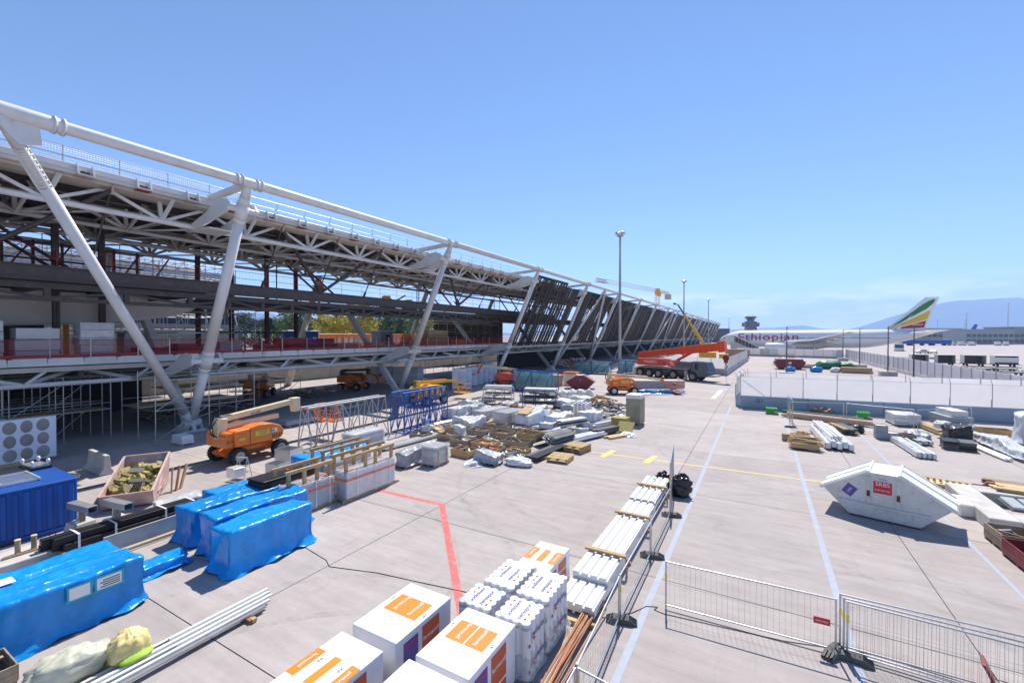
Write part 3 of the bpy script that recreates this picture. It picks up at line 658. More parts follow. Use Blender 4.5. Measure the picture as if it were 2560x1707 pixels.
board_pack('white wrapped board pack with three orange stripes on top beside a bare top', -6.88, -5.8, 4.0, 5.62, 1.2, ('triple', 'side'))
board_pack('white wrapped board pack with a plain unprinted top', -5.28, -4.14, 4.1, 5.71, 1.2, ('side',))
board_pack('white wrapped board pack standing past the insulation rolls, by the ribbed sheets', -5.3, -4.42, 9.62, 10.98, 1.1, ('triple', 'side'))
def roll_pallet(label, x0, y0, nx, ny, r, h, logo=True, up=True):
    t = thing('roll_pallet', label, 'insulation rolls', (x0 + nx * r, y0 + ny * r, 0)); cx, cy = nx * r, ny * r
    t2 = MB().bx(-cx + .04, cx - .04, -cy + .04, cy - .04, 0, .13); t2.build('pallet', 'wood_old', t)
    for i in range(nx):
        for j in range(ny):
            x, y = -cx + r + 2 * r * i, -cy + r + 2 * r * j
            b = MB(); b.lathe([(.13, r * .985), (h - .10, r * .985), (h - .012, r * 1.0), (h, r * .97), (h, r * .16), (h - .05, r * .15), (h - .05, .001)], 18, 'z', (x, y, 0))
            o = b.build('roll', 'card_white', t)
            if j == 0:
                k = MB().lathe([(h - .115, r * 1.004), (h - .055, r * 1.004)], 18, 'z', (x, y, 0)); k.build('end_band', 'grey_steel', o)
    f = MB().bx(-cx + r * .45, cx - r * .45, -cy + r * .45, cy - r * .45, .2, h + .003); f.build('top_film', 'card_white', t, .01)
    MB().wrap(2 * cx + .02, 2 * cy + .02, .45, nx + int(abs(x0) * 10), .06, .03, .05, .02, .12, .05).build('hem_film', 'wrap_clear', t)
    z = h + .006
    for s in (-1, 1):
        text('swisspor', .155, 'print_blue', t, (s * .11, 0, z), (0, 0, R(90 * s)))
        for q, m_ in enumerate(('print_blue', 'print_yellow', 'print_red')):
            d = MB().lathe([(0, .028), (.002, .027), (.002, .001)], 10, 'z', (s * (.24 + .03 * (q == 1)), -s * (.22 - q * .085), z)); d.build('print_dot', m_, t)
    for s in (-1, 1):
        e = MB()
        for a in range(9): u = R(40 * a); e.box((s * .24 + .045 * math.cos(u), s * .28 + .045 * math.sin(u), z), (.018, .018, .003), u)
        e.build('green_emblem', 'print_green', t)
    for zz in (h * .78, h * .36):
        text('swisspor', .17, 'print_blue', t, (cx + .004, .05, zz), (R(90), 0, R(90)))
        for q, m_ in enumerate(('print_blue', 'print_yellow', 'print_red')): MB().lathe([(cx + .001, .035), (cx + .004, .034), (cx + .004, .001)], 10, 'x', (0, -.32 + q * .10, zz - .16 + q * .03)).build('print_dot', m_, t)
        MB().lathe([(cx + .001, .05), (cx + .004, .049), (cx + .004, .02)], 9, 'x', (0, .42, zz - .08)).build('green_emblem', 'print_green', t)
    return t
roll_pallet('pallet of white insulation rolls touching the far board pack on the painted-line side', -5.5, 8.36, 4, 6, .098, 1.2)
roll_pallet('pallet of white insulation rolls between the ribbed sheets and another roll pallet', -4.64, 8.32, 4, 6, .098, 1.2)
roll_pallet('pallet of white insulation rolls half hidden behind the split-print board pack', -5.56, 7.47, 4, 4, .098, 1.2)
roll_pallet('pallet of white insulation rolls closest to the wooden strips', -4.64, 7.45, 4, 4, .098, 1.2)
# ribbed white sheets
sh = thing('ribbed_sheets', 'long stack of white trapezoidal metal sheets tied with timber battens', 'metal sheets', (-3.86, 15, 0), world=True)
def ribbed(x0, y0, y1, z, th, dx=0):
    w_ = .98; prof = []; n = 4; p = w_ / n
    for i in range(n):
        a = x0 + dx + i * p
        prof += [(a, 0), (a + p * .70, 0), (a + p * .76, -.065), (a + p * .94, -.065)]
    prof += [(x0 + dx + w_, 0)]
    pts = [(x, z + h) for x, h in prof] + [(x, z + h - th) for x, h in reversed(prof)]
    MB().prism(pts, y0, y1).build('sheet', 'sheet_white', sh)
for i in range(6): ribbed(-4.36, 9.95 + (i % 2) * .006, 16.9, .17 + i * .032, .03, 0)
for i in range(5): ribbed(-4.36, 11.05 + (i % 2) * .006, 19.8, .37 + i * .032, .03, 0)
for i in range(2): ribbed(-4.38, 16.95, 20.0, .54 + i * .03, .02, .01)
for y in (10.6, 13, 15.5, 18.5): boxp('bearer', -4.4, -3.3, y - .05, y + .05, 0, .09, 'wood', sh)
for y, z in ((12.3, .53), (15.35, .53), (18.5, .61)):
    o = boxp('batten', -4.46, -3.26, y - .05, y + .05, z, z + .06, 'wood', sh); boxp('batten', -4.44, -3.28, y + .07, y + .12, z, z + .05, 'wood', sh)
    beamp('batten_prop', (-3.25, y, z), (-3.25, y + .05, .02), .05, .06, 'wood', sh)
boxp('sticker', -4.05, -3.92, 19.55, 19.7, .575, .578, 'print_green', sh)
tb = MB().bx(-4.12, -3.72, 9.62, 9.74, 0, .11).build('timber_block', 'wood', None, .008); tag(tb, 'short square timber block lying before the ribbed sheets', 'timber')
tb = MB().bx(-3.66, -3.3, 9.7, 9.8, 0, .1).build('timber_block', 'wood', None, .008); tag(tb, 'timber block propping up the brown wooden strips', 'timber')
ws = thing('wood_strips', 'loose bundle of long thin brown wooden strips beside the fence line', 'wood strips', (-3.5, 8, 0), world=True)
for i in range(16):
    a = rnd.uniform(-.16, .16); e = rnd.uniform(-.10, .12)
    beamp('strip', (-3.52 + a, 4.6 + rnd.uniform(0, .3), .03 + .012 * (i % 4)), (-3.45 + e + (i % 3) * .05 - .18 * (i % 2), 10.2 + rnd.uniform(0, .5), .13 + .02 * (i % 4)), .035, .022, 'wood_red' if i % 3 else 'wood', ws)
# black bin bags
for (x, y, s_, lab) in ((-2.95, 19.7, .52, 'big full black bin bag slumped against the tall fence panel'), (-3.75, 20.35, .36, 'small shiny black bin bag on the end of the ribbed sheets')):
    b = MB().blob((0, 0, s_ * .72), (s_ * .85, s_ * .7, s_ * .95), int(x * 10), .42, 30, 20, 2.6, .76, .22); b.lathe([(s_ * 1.5, .12), (s_ * 1.68, .03), (s_ * 1.8, .08)], 10, 'z', (s_ * .15, 0, 0))
    tag(setT(b.build('bin_bag', 'black_plastic'), (x, y, .0 if s_ > .4 else .12)), lab, 'bin bag')
# mesh fencing
def fence_panel(label, p, q, h=1.1, lift=.12, wires=True, sign=False, group=None):
    p, q = Vector((*p, 0)), Vector((*q, 0)); d = q - p; l = d.length; rz = math.atan2(d.y, d.x)
    t = thing('mesh_fence', label, 'fence', p, rz, group)
    for x in (.02, l - .02): rodp('upright', (x, 0, 0), (x, 0, h), .021, 'galv', t, 8)
    for z in (lift, h - .02): rodp('rail', (.02, 0, z), (l - .02, 0, z), .019, 'galv', t, 8)
    b = MB(); n = int(l / .115)
    for i in range(1, n): b.rod((l * i / n + rnd.uniform(-.004, .004), 0, lift), (l * i / n + rnd.uniform(-.012, .012), 0, h - .02), .0028, 3)
    for z in ((lift + h) / 2, lift + .05): b.rod((.02, 0, z), (l - .02, 0, z), .003, 3)
    b.build('mesh_infill', 'galv', t)
    boxp('reflector', -.002, .045, -.024, .024, h * .62, h * .74, 'print_yellow', t)
    if sign: boxp('sign_plate', l - .42, l - .12, -.012, -.006, h * .48, h * .60, 'print_red', t); text('dahlmann', .06, 'print_white', t, (l - .27, -.015, h * .54), (R(90), 0, 0))
    return t
def fence_foot(label, x, y, rz):
    t = thing('ballast_block', label, 'ballast block', (x, y, 0), rz)
    b = MB(); b.prism([(-.36, 0), (.36, 0), (.36, .05), (.2, .13), (-.2, .13), (-.36, .05)], -.115, .115); b.build('block', 'feet_rubber', t, .012)
    for i in range(3):
        for s in (-1, 1): boxp('slot', s * .20 - .10 + .06 * s, s * .20 + .02 + .06 * s + .06, -.085 + i * .065, -.05 + i * .065, .108 - .02, .126 - .01, 'black_steel', t).rotation_euler = (0, s * R(24), 0)
    for i in range(4): rodp('socket', (-.12 + i * .08, 0, .12), (-.12 + i * .08, 0, .136), .024, 'black_steel', t, 8)
    return t
FP = [(-2.72, 3.6), (-2.74, 7.1), (-2.88, 10.3), (-2.9, 13.8), (-2.92, 17.3)]
names = ['low mesh fence panel beside the wooden strips', 'low mesh fence panel beside the near end of the ribbed sheets', 'low mesh fence panel along the middle of the ribbed sheets', 'low mesh fence panel along the far end of the ribbed sheets']
for a, b_, nme in zip(FP, FP[1:], names): fence_panel(nme, (a[0], a[1] + .04), (b_[0], b_[1] - .04))
fence_panel('tall mesh fence panel standing past the ribbed sheets by the black bag', (-2.94, 17.36), (-3.35, 20.6), 2.0)
for a, lab in zip(FP[1:], ('black rubber fence foot by the wooden strips', 'slotted rubber fence foot nearest the timber blocks', 'slotted rubber fence foot at the middle batten', 'slotted rubber fence foot under the tall fence panel')): fence_foot(lab, a[0] + .05, a[1], R(14))
fence_panel('mesh fence panel turning off the sheet-side fence line towards the open apron', (-2.7, 7.08), (.78, 6.6))
fence_panel('single low mesh fence panel with small red sign standing on the apron', (-2.03, 11.35), (1.46, 11.5), 1.2, .1, sign=True)
for i, dy in enumerate((0, .09, .2)): fence_panel(('low mesh fence panel with red sign in the doubled-up row', 'low mesh fence panel sandwiched inside the doubled-up row', 'low mesh fence panel on the skip side of the doubled-up row')[i], (1.62 - i * .05, 11.52 + dy), (5.1, 11.35 + dy * 1.9), 1.2 + .015 * i, .1, sign=i == 0, group='doubled-up fence panels')
fence_foot('dark fence foot lying askew under the doubled panels', 1.42, 11.5, R(62)); fence_foot('dark fence foot lying square under the doubled panels', 1.72, 11.45, R(-6))
ch = thing('folding_sign', 'small red board in a wire stand behind the doubled fence panels', 'sign', (4.0, 12.0, 0), R(-12))
MB().prism([(-.03, .08), (.02, .08), (-.12, .42), (-.17, .42)], -.2, .2).build('board', 'red_paint', ch)
for s in (-.24, .24): rodp('stand_wire', (.06, s, 0), (-.18, s, .44), .008, 'dark_grey', ch, 6); rodp('stand_wire', (.06, s, .0), (.3, s, .02), .008, 'dark_grey', ch, 6)
rodp('stand_wire', (-.18, -.24, .44), (-.18, .24, .44), .008, 'dark_grey', ch, 6)
cb = MB(); pts = [(-3.3, 10.2), (-2.7, 10.75), (-2.45, 11.2), (-2.2, 11.3), (-2.25, 11.15), (-2.0, 11.1), (.5, 11.42), (2.2, 11.9), (3.6, 11.75), (4.0, 11.6)]
for a, b_ in zip(pts, pts[1:]): cb.rod((*a, .012), (*b_, .012), .008, 5)
tag(cb.build('ground_cable', 'black_steel'), 'thin dark cable trailing along the fence panels on the ground', 'cable')
ck = MB(); pts = [(-13.0, 9.0), (-11.4, 8.75), (-11.0, 8.55), (-9.5, 9.0), (-8, 9.25), (-6.6, 9.5)]
for a, b_ in zip(pts, pts[1:]): ck.rod((*a, .008), (*b_, .008), .010, 5)
tag(ck.build('ground_cable', 'black_steel'), 'thin black cable crossing the bare concrete from the blue packs', 'cable')

# ------------------------------------------------------------------ left: blue wrapped loads
def blue_pack(label, x0, x1, y0, y1, h, seed, labels=None):
    t = thing('wrapped_load', label, 'wrapped load', ((x0 + x1) / 2, (y0 + y1) / 2, 0)); lx, ly = x1 - x0, y1 - y0
    MB().wrap(lx, ly, h, seed, .07, .06, .14, .09, .0, .10).build('film', 'tarp_blue', t)
    for i in (-1, 0, 1): boxp('bearer', -lx / 2 + .12, lx / 2 - .12, i * ly * .32 - .05, i * ly * .32 + .05, 0, .08, 'wood_old', t)
    return t
a1 = blue_pack('long blue wrapped load with two white papers taped to its side', -14.62, -13.62, .3, 5.1, 1.2, 1)
for y, l in ((1.15, .36), (1.68, .46)):
    boxp('paper_sheet', .535, .54, y - l / 2, y + l / 2, .78, 1.06, 'print_white', a1)
    for yy, zz, ly_, lz in ((y - l / 2 - .02, .92, .04, .36), (y + l / 2 + .02, .92, .04, .36), (y, .765, l + .1, .04), (y, 1.075, l + .1, .04)): boxp('tape', .541, .544, yy - ly_ / 2, yy + ly_ / 2, zz - lz / 2, zz + lz / 2, 'tape_teal', a1)
    if l > .4:
        for i in range(4): boxp('print_row', .541, .5425, y - l / 2 + .06 + .05 * (i % 2), y + l / 2 - .03, .82 + i * .05, .845 + i * .05, 'dark_grey', a1)
a2 = blue_pack('blue wrapped load with white papers on its top, behind the long blue load', -16.3, -15.1, .0, 5.2, .95, 2)
for x, y in ((.28, -.3), (.2, .35)): boxp('paper_sheet', x - .2, x + .2, y - .28, y + .28, .99, .995, 'print_white', a2)
blue_pack('low flat blue wrapped load between two larger blue loads', -15.5, -14.85, 5.25, 6.65, .3, 3)
blue_pack('blue wrapped load nearest the open concrete, bright highlight along its top edge', -13.95, -12.85, 6.75, 9.4, 1.25, 4)
blue_pack('darker blue wrapped load squeezed in the middle of three', -15.35, -14.35, 7.1, 10.3, 1.2, 5)
blue_pack('blue wrapped load third from the open concrete, beside the black beams', -16.95, -15.75, 7.15, 10.2, 1.15, 6)
blue_pack('low blue wrapped load under the black plastic case', -18.3, -17.2, 8.6, 12.4, .95, 7)
blue_pack('blue wrapped load behind the strapped crates', -19.2, -17.9, 12.8, 16.4, 1.1, 8)
bc = thing('plastic_case', 'long black plastic case with an orange strap on the blue loads', 'case', (-16.4, 10.6, 1.05), R(2))
MB().bx(-.5, .5, -1.1, 1.1, 0, .28).build('body', 'black_plastic', bc, .06, 2); MB().bx(-.52, .52, -1.12, 1.12, .29, .36).build('lid', 'black_steel', bc, .04, 2); boxp('strap', .521, .527, -1.05, 1.05, .02, .07, 'strap_orange', bc); boxp('strap', -.53, .53, .3, .36, .362, .366, 'strap_orange', bc)
# pale rails with yellow sacks
rl = thing('rail_bundle', 'bundle of long pale metal rails lying on bearers beside the yellow sacks', 'metal rails', (-11, 4.5, 0), world=True)
for i in range(9):
    x = -11.32 + .085 * i; y1 = 6.8 - .04 * i + rnd.uniform(-.1, .1); z = .10 + (.05 if i % 2 else 0)
    b = MB(); b.prism([(x, z), (x + .012, z), (x + .012, z + .04), (x + .063, z + .04), (x + .063, z), (x + .075, z), (x + .075, z + .05), (x, z + .05)], rnd.uniform(1.6, 2.2) if i not in (1, 6) else 4.6, y1); b.build('rail', 'rail_pale' if i != 8 else 'galv', rl)
for y in (5.9, 3.2): boxp('bearer', -11.4, -10.42, y, y + .12, 0, .09, 'wood_red', rl)
boxp('bearer', -10.5, -10.38, 5.95, 6.05, .02, .1, 'wood', rl)
def sack(label, x, y, z, d, mt, seed, rz=0, neck=True):
    b = MB().blob((0, 0, d[2] * .74), d, seed, .24, 44, 30, 2.0, .76, .14)
    if neck: b.lathe([(d[2] * 1.35, d[0] * .3), (d[2] * 1.55, .05), (d[2] * 1.66, d[0] * .22), (d[2] * 1.6, d[0] * .05)], 12, 'z', (d[0] * .1, 0, 0))
    return tag(setT(b.build('sack', mt), (x, y, z), rz), label, 'sack')
sack('large pale yellow sack stuffed with grey scraps on the rails', -11.75, 3.15, .06, (.40, .68, .34), 'sack_grey', 3, R(-8), False)
sack('knotted bright yellow sack on top of the pale rails', -11.38, 3.95, .12, (.33, .36, .33), 'sack_yellow', 5)
sk = MB(); sk.blob((0, 0, .08), (.2, .3, .06), 4, .3); tag(setT(sk.build('foil_scrap', 'lime'), (-11.1, 3.98, .17)), 'crumpled green plastic scrap under the yellow sack', 'scrap')
def crate(label, x, y, lx, ly, h, mt='wood_old', rz=0, fill=None, group=None, boards=2, post=True):
    t = thing('crate', label, 'crate', (x, y, 0), rz, group)
    boxp('base', -lx / 2, lx / 2, -ly / 2, ly / 2, .08, .11, mt, t)
    for s in (-1, 0, 1): boxp('runner', -lx / 2, lx / 2, s * (ly / 2 - .06) - .05, s * (ly / 2 - .06) + .05, 0, .08, mt, t)
    bh = (h - .11) / boards
    for i in range(boards):
        z0, z1 = .11 + i * bh, .11 + (i + 1) * bh - .008
        for s in (-1, 1):
            boxp('side_board', -lx / 2 - .012, lx / 2 + .012, s * ly / 2 - .0125, s * ly / 2 + .0125, z0, z1, mt, t); boxp('end_board', s * lx / 2 - .0125, s * lx / 2 + .0125, -ly / 2 + .013, ly / 2 - .013, z0, z1, mt, t)
    if fill:
        for i in range(fill[1]):
            x_, y_ = rnd.uniform(-lx / 2 + .15, lx / 2 - .15), rnd.uniform(-ly / 2 + .15, ly / 2 - .15); q = rnd.uniform(.1, .35); a = rnd.uniform(0, 3.1); z = .13 + rnd.random() * (h - .2)
            d = Vector((math.cos(a), math.sin(a), rnd.uniform(-.15, .15))) * q
            e = Vector((x_, y_, z)); p0, p1 = e - d, e + d
            for v in (p0, p1): v.x = max(-lx / 2 + .05, min(lx / 2 - .05, v.x)); v.y = max(-ly / 2 + .05, min(ly / 2 - .05, v.y)); v.z = max(.14, v.z)
            if (p1 - p0).length > .08: beamp('scrap_piece', p0, p1, rnd.uniform(.03, .1), rnd.uniform(.02, .08), rnd.choice(fill[0]), t)
    return t
crate('brown wooden crate of rusty scrap by the end of the long blue load', -13.0, 2.3, .9, .7, .42, 'wood_old', 0, (('rust', 'black_steel', 'wood_old'), 14))
# container with ladders and chairs
ct = thing('container', 'small corrugated blue steel container with ladder racks on its roof', 'container', (-22.4, 3.0, 0))
b = MB(); prof = []; y = -3.0
b.bx(-1.2, 1.2, -2.95, 2.95, .14, 1.68); b.build('shell', 'container_blue', ct)
for i in range(22):
    y = -2.9 + i * .268; MB().prism([(1.2, y), (1.25, y + .04), (1.25, y + .13), (1.2, y + .17)], .2, 1.62, 'z').build('corrugation', 'container_blue', ct)
for i in range(9): x = -1.1 + i * .26; MB().prism([(x, 2.95), (x + .04, 3.0), (x + .13, 3.0), (x + .17, 2.95)], .2, 1.62, 'z').build('corrugation', 'container_blue', ct)
MB().bx(-1.25, 1.27, -3.02, 3.02, 1.66, 1.76).build('roof_rim', 'container_blue', ct, .02); MB().bx(-1.25, 1.27, -3.02, 3.02, .02, .16).build('base_rim', 'container_blue', ct, .02)
for y in (-1.6, 1.1): boxp('fork_pocket', 1.271, 1.275, y, y + .35, .04, .14, 'black_steel', ct)
for y0, lab in ((3.55, 'flat metal grille rack lying on the container roof beside another'), (4.75, 'flat metal grille rack on the container roof at its open end')):
    t = thing('grille_rack', lab, 'rack', (-22.6, y0, 1.765))
    for s in (-.45, .45): beamp('side_rail', (-.8, s, .06), (.8, s, .06), .05, .08, 'alu', t)
    for i in range(9): beamp('bar', (-.75 + i * .19, -.44, .07), (-.75 + i * .19, .44, .07), .05, .03, 'alu', t)
    for s in (-.7, .7): boxp('foot', s - .04, s + .04, -.4, .4, 0, .04, 'alu', t)
cw = thing('wheeled_frame', 'small trolley with four pale castors upturned on the container', 'trolley', (-24.0, 5.6, 1.765), R(5))
boxp('frame', -.5, .5, -.3, .3, .0, .1, 'black_steel', cw); boxp('deck', -.45, .45, -.25, .25, .1, .16, 'galv', cw)
for sx_ in (-.4, .4):
    for sy_ in (-.22, .22): MB().rod((sx_, sy_ - .03, .27), (sx_, sy_ + .03, .27), .09, 14).build('castor', 'white_plastic', cw)
# stone-grey oval-hole panels
op = thing('oval_panels', 'stack of pale boards patterned with grey ovals leaning by the undercroft', 'panels', (-33.5, 5, 0), R(-2))
MB().bx(-.35, .0, -5.0, 3.6, .25, 2.45).build('board_stack', 'poly_pale', op)
for i in range(14):
    for j in range(3):
        m_ = MB(); m_.lathe([(.001, .27), (.012, .26), (.012, .001)], 16, 'x', (0, 0, 0)); m_.v = [(x, y * (.84 + .1 * ((i + j) % 2)) - 4.7 + i * .60, z * 1.2 + .62 + j * .71) for x, y, z in m_.v]; m_.build('oval_print', 'oval_grey', op)
for z in range(3): boxp('bearer', -.4, .3, -5 , 2.6, z * .08, z * .08 + .07, 'wood', op)
# skip full of mineral wool
sp = thing('open_skip', 'weathered pink open skip heaped with yellow insulation offcuts', 'skip', (-22.9, 8.35, 0), math.atan2(-.53, .85))
def skip_shell(t, mt, w_=1.6, z=1.25):
    s = .035
    for sg in (-1, 1):
        MB().prism([(1.45, .10), (1.75, .62), (-1.7, z + .1), (-1.35, .10)], sg * w_ / 2 - s / 2, sg * w_ / 2 + s / 2).build('side_wall', mt, t)
        for a, b_, c_, d_ in ((.9, .35, -.1, .35), (.9, .35, .2, .75), (-.1, .35, -.6, .9)): beamp('side_rib', (a, sg * (w_ / 2 + .03), b_), (c_, sg * (w_ / 2 + .03), d_), .06, .06, mt, t)
        beamp('rim', (1.75, sg * w_ / 2, .64), (-1.7, sg * w_ / 2, z + .12), .08, .07, mt, t)
    MB().prism([(1.44, .10), (1.48, .10), (1.78, .62), (1.74, .62)], -w_ / 2 + .02, w_ / 2 - .02).build('near_end', mt, t)
    MB().prism([(-1.36, .10), (-1.32, .10), (-1.68, z + .1), (-1.72, z + .1)], -w_ / 2 + .02, w_ / 2 - .02).build('far_end', mt, t)
    MB().bx(-1.34, 1.44, -w_ / 2 + .02, w_ / 2 - .02, .06, .10).build('floor', mt, t)
    beamp('rim', (1.77, -w_ / 2, .64), (1.77, w_ / 2, .64), .08, .07, mt, t); beamp('rim', (-1.7, -w_ / 2, z + .12), (-1.7, w_ / 2, z + .12), .08, .07, mt, t)
    for sx_ in (-1, .8): boxp('skid', sx_, sx_ + .1, -w_ / 2 + .1, w_ / 2 - .1, 0, .06, 'rust', t)
skip_shell(sp, 'pinkish')
wl = thing('insulation_offcuts', 'heap of broken yellow mineral wool blocks inside the pink skip', 'rubble', (-22.9, 8.35, .3), math.atan2(-.53, .85))
for i in range(70):
    x, y = rnd.uniform(-1.25, 1.3), rnd.uniform(-.68, .68); hz = .12 + (.62 - .24 * x) * rnd.random() ** .6 * (1 - .5 * abs(y)); a = [rnd.uniform(0, 3) for _ in range(3)]
    d = [rnd.uniform(.15, .55), rnd.uniform(.12, .36), rnd.uniform(.07, .18)]
    m_ = (Matrix.Rotation(a[0], 3, 'Z') @ Matrix.Rotation(a[1] * .35, 3, 'X') @ Matrix.Rotation(a[2] * .3, 3, 'Y'))
    MB().box((x, y, hz), d, rot=m_).build('wool_block', 'mineral_wool' if i % 5 else 'wool_grey', wl)
def jersey(label, x, y, l, rz, h=.85):
    t = MB().prism([(-.3, 0), (.3, 0), (.3, .08), (.14, .32), (.09, h), (-.09, h), (-.14, .32), (-.3, .08)], -l / 2, l / 2)
    return tag(setT(t.build('concrete_barrier', 'concrete_block', None, .015), (x, y, 0), rz), label, 'barrier')
jersey('lone concrete jersey barrier behind the pink skip', -28.85, 8.95, 2.3, R(88), .95)
cs = crate('shallow pale tray of rods by the jersey barrier', -28.3, 7.4, 1.2, .7, .32, 'wood_pale', R(20), (('red_paint', 'galv', 'white_paint'), 10))
for (x, y, lab, lab2) in ((-19.9, 5.65, 'concrete plinth next to the blue container under a steel channel', 'galvanised steel channel resting on the plinth beside the container'), (-19.2, 6.35, 'concrete plinth next to the black beams under a steel channel', 'galvanised steel channel resting on the plinth beside the black beams')):
    t = thing('plinth', lab, 'plinth', (x, y, 0), R(15))
    MB().prism([(-.38, 0), (.42, 0), (.3, .55), (-.12, .62)], -.3, .3).build('block', 'concrete_block', t, .015)
    rodp('post', (0, 0, .55), (0, 0, .98), .07, 'galv', t, 10); boxp('wedge', .1, .2, -.06, .06, .5, .98, 'wood_old', t)
    t = thing('steel_channel', lab2, 'steel channel', (x + .25, y, .985), R(8))
    MB().prism([(-.13, 0), (.13, 0), (.13, .2), (.02, .2), (.02, .185), (.115, .185), (.115, .012), (-.115, .012), (-.115, .185), (-.02, .185), (-.02, .2), (-.13, .2)], -.62, .62, 'x').build('channel', 'galv', t); boxp('lid', -.62, .62, -.132, .132, .2, .21, 'galv', t)
ds = thing('concrete_island', 'rounded flat concrete base with bolts and two wooden stubs beside the container', 'concrete base', (-19.35, 4.15, 0), R(4))
pts = []
for i in range(28):
    a = 2 * math.pi * i / 28; pts.append((.62 * math.copysign(abs(math.cos(a)) ** .8, math.cos(a)), 1.45 * math.copysign(abs(math.sin(a)) ** .8, math.sin(a))))
MB().prism(pts, 0, .24, 'z').build('slab', 'concrete_block', ds, .03, 2)
for x, y in ((.35, -.8), (-.35, -.5), (.38, .4), (-.3, .9), (.1, 1.1)): rodp('bolt', (x, y, .24), (x, y, .42), .02, 'rust', ds, 6)
for y in (.0, .35): rodp('stub', (-.1, y, .24), (-.1, y, .62), .065, 'wood_old', ds, 10); rodp('stub_cap', (-.1, y, .621), (-.1, y, .66), .07, 'sack_yellow', ds, 10)
beamp('lath', (.1, -.4, .27), (.2, .7, .29), .05, .04, 'wood', ds)
bm = thing('steel_beams', 'black painted steel beams bundled with white straps on wooden blocks', 'steel beams', (-18.4, 6.2, 0), world=True)
for i, (x, z) in enumerate(((-19.05, .2), (-18.8, .2), (-18.55, .2), (-18.95, .42), (-18.65, .42))): MB().bx(x - .1, x + .1, 4.5 + .2 * (i % 3), 8.6 - .15 * (i % 2), z, z + .2).build('beam', 'black_steel', bm, .012)
for y in (4.9, 5.8, 7.2, 8.1):
    boxp('block', -19.2, -18.3, y - .06, y + .06, 0, .19, 'wood', bm)
    b = MB(); b.bx(-19.17, -18.43, y + .3, y + .36, .622, .63); b.bx(-18.44, -18.43, y + .3, y + .36, .15, .622); b.build('strap', 'white_plastic', bm)
gp = thing('flat_plate', 'grey flat steel plate standing on edge before the black beams', 'steel plate', (-17.5, 6.8, 0), R(2))
boxp('plate', -.03, .03, -1.3, 1.2, .12, .62, 'grey_steel', gp); boxp('plate', -.14, -.08, -1.2, 1.3, .12, .58, 'dark_grey', gp)
for y in (-1, .9): boxp('block', -.25, .25, y - .06, y + .06, 0, .12, 'wood', gp)
beamp('prop', (.2, -.9, .1), (.15, .9, .1), .05, .06, 'wood_pale', gp)
fw = MB().wrap(.9, 1.5, .42, 21, .1, .06, .1, .12); tag(setT(fw.build('foil_pack', 'foil'), (-19.9, 8.55, 0), R(-12)), 'low silver foil wrapped pack between skip and blue loads', 'pack')
for i in range(3):
    t = MB().beam((0, 0, 0), (.1 * i, .35, 1.0), .06, .12); tag(setT(t.build('prop_plank', 'wood_red' if i == 1 else 'wood'), (-22.15 - .12 * i, 9.25 + .22 * i, 0), R(60)), ('rust brown plank', 'reddish plank', 'thin pale plank')[i] + ' leaning on the side of the pink skip', 'plank')
# trolley, ducts, steel boxes
tr = thing('step_stand', 'small metal step stand among the blue loads and ducts', 'step stand', (-21.5, 11.9, 0), R(20))
for s in (-.25, .25): rodp('leg', (s, -.2, 0), (s, 0, 1.0), .02, 'galv', tr, 6); rodp('leg', (s, .3, 0), (s, .0, 1.0), .02, 'galv', tr, 6)
for z in (.3, .6, 1.0): boxp('step', -.25, .25, -.1 - .05 * (1 - z), .05, z - .02, z, 'galv', tr)
b = MB().bx(-.3, .3, -.25, .25, .3, .75); tag(setT(b.build('mirror_box', 'alu', None, .02), (-21.0, 11.3, 0)), 'shiny metal cabinet box behind the blue loads', 'box'); b = None
for x, y, lx, ly, h, lab in ((-22.0, 14.6, 1.0, .9, .75, 'shiny sheet-metal duct section nearest the boom lift wheel'), (-20.8, 13.2, .8, .7, .5, 'shiny sheet-metal duct elbow beside the strapped crates')):
    t = thing('sheet_duct', lab, 'duct', (x, y, 0), R(12))
    for s in (-1, 1): boxp('wall', s * lx / 2 - .01, s * lx / 2 + .01, -ly / 2, ly / 2, 0, h, 'alu', t); boxp('wall', -lx / 2 + .011, lx / 2 - .011, s * ly / 2 - .01, s * ly / 2 + .01, 0, h, 'galv', t)
    for s in (-1, 1): boxp('flange', s * lx / 2 - .03, s * lx / 2 + .03, -ly / 2, ly / 2, h, h + .02, 'galv', t)
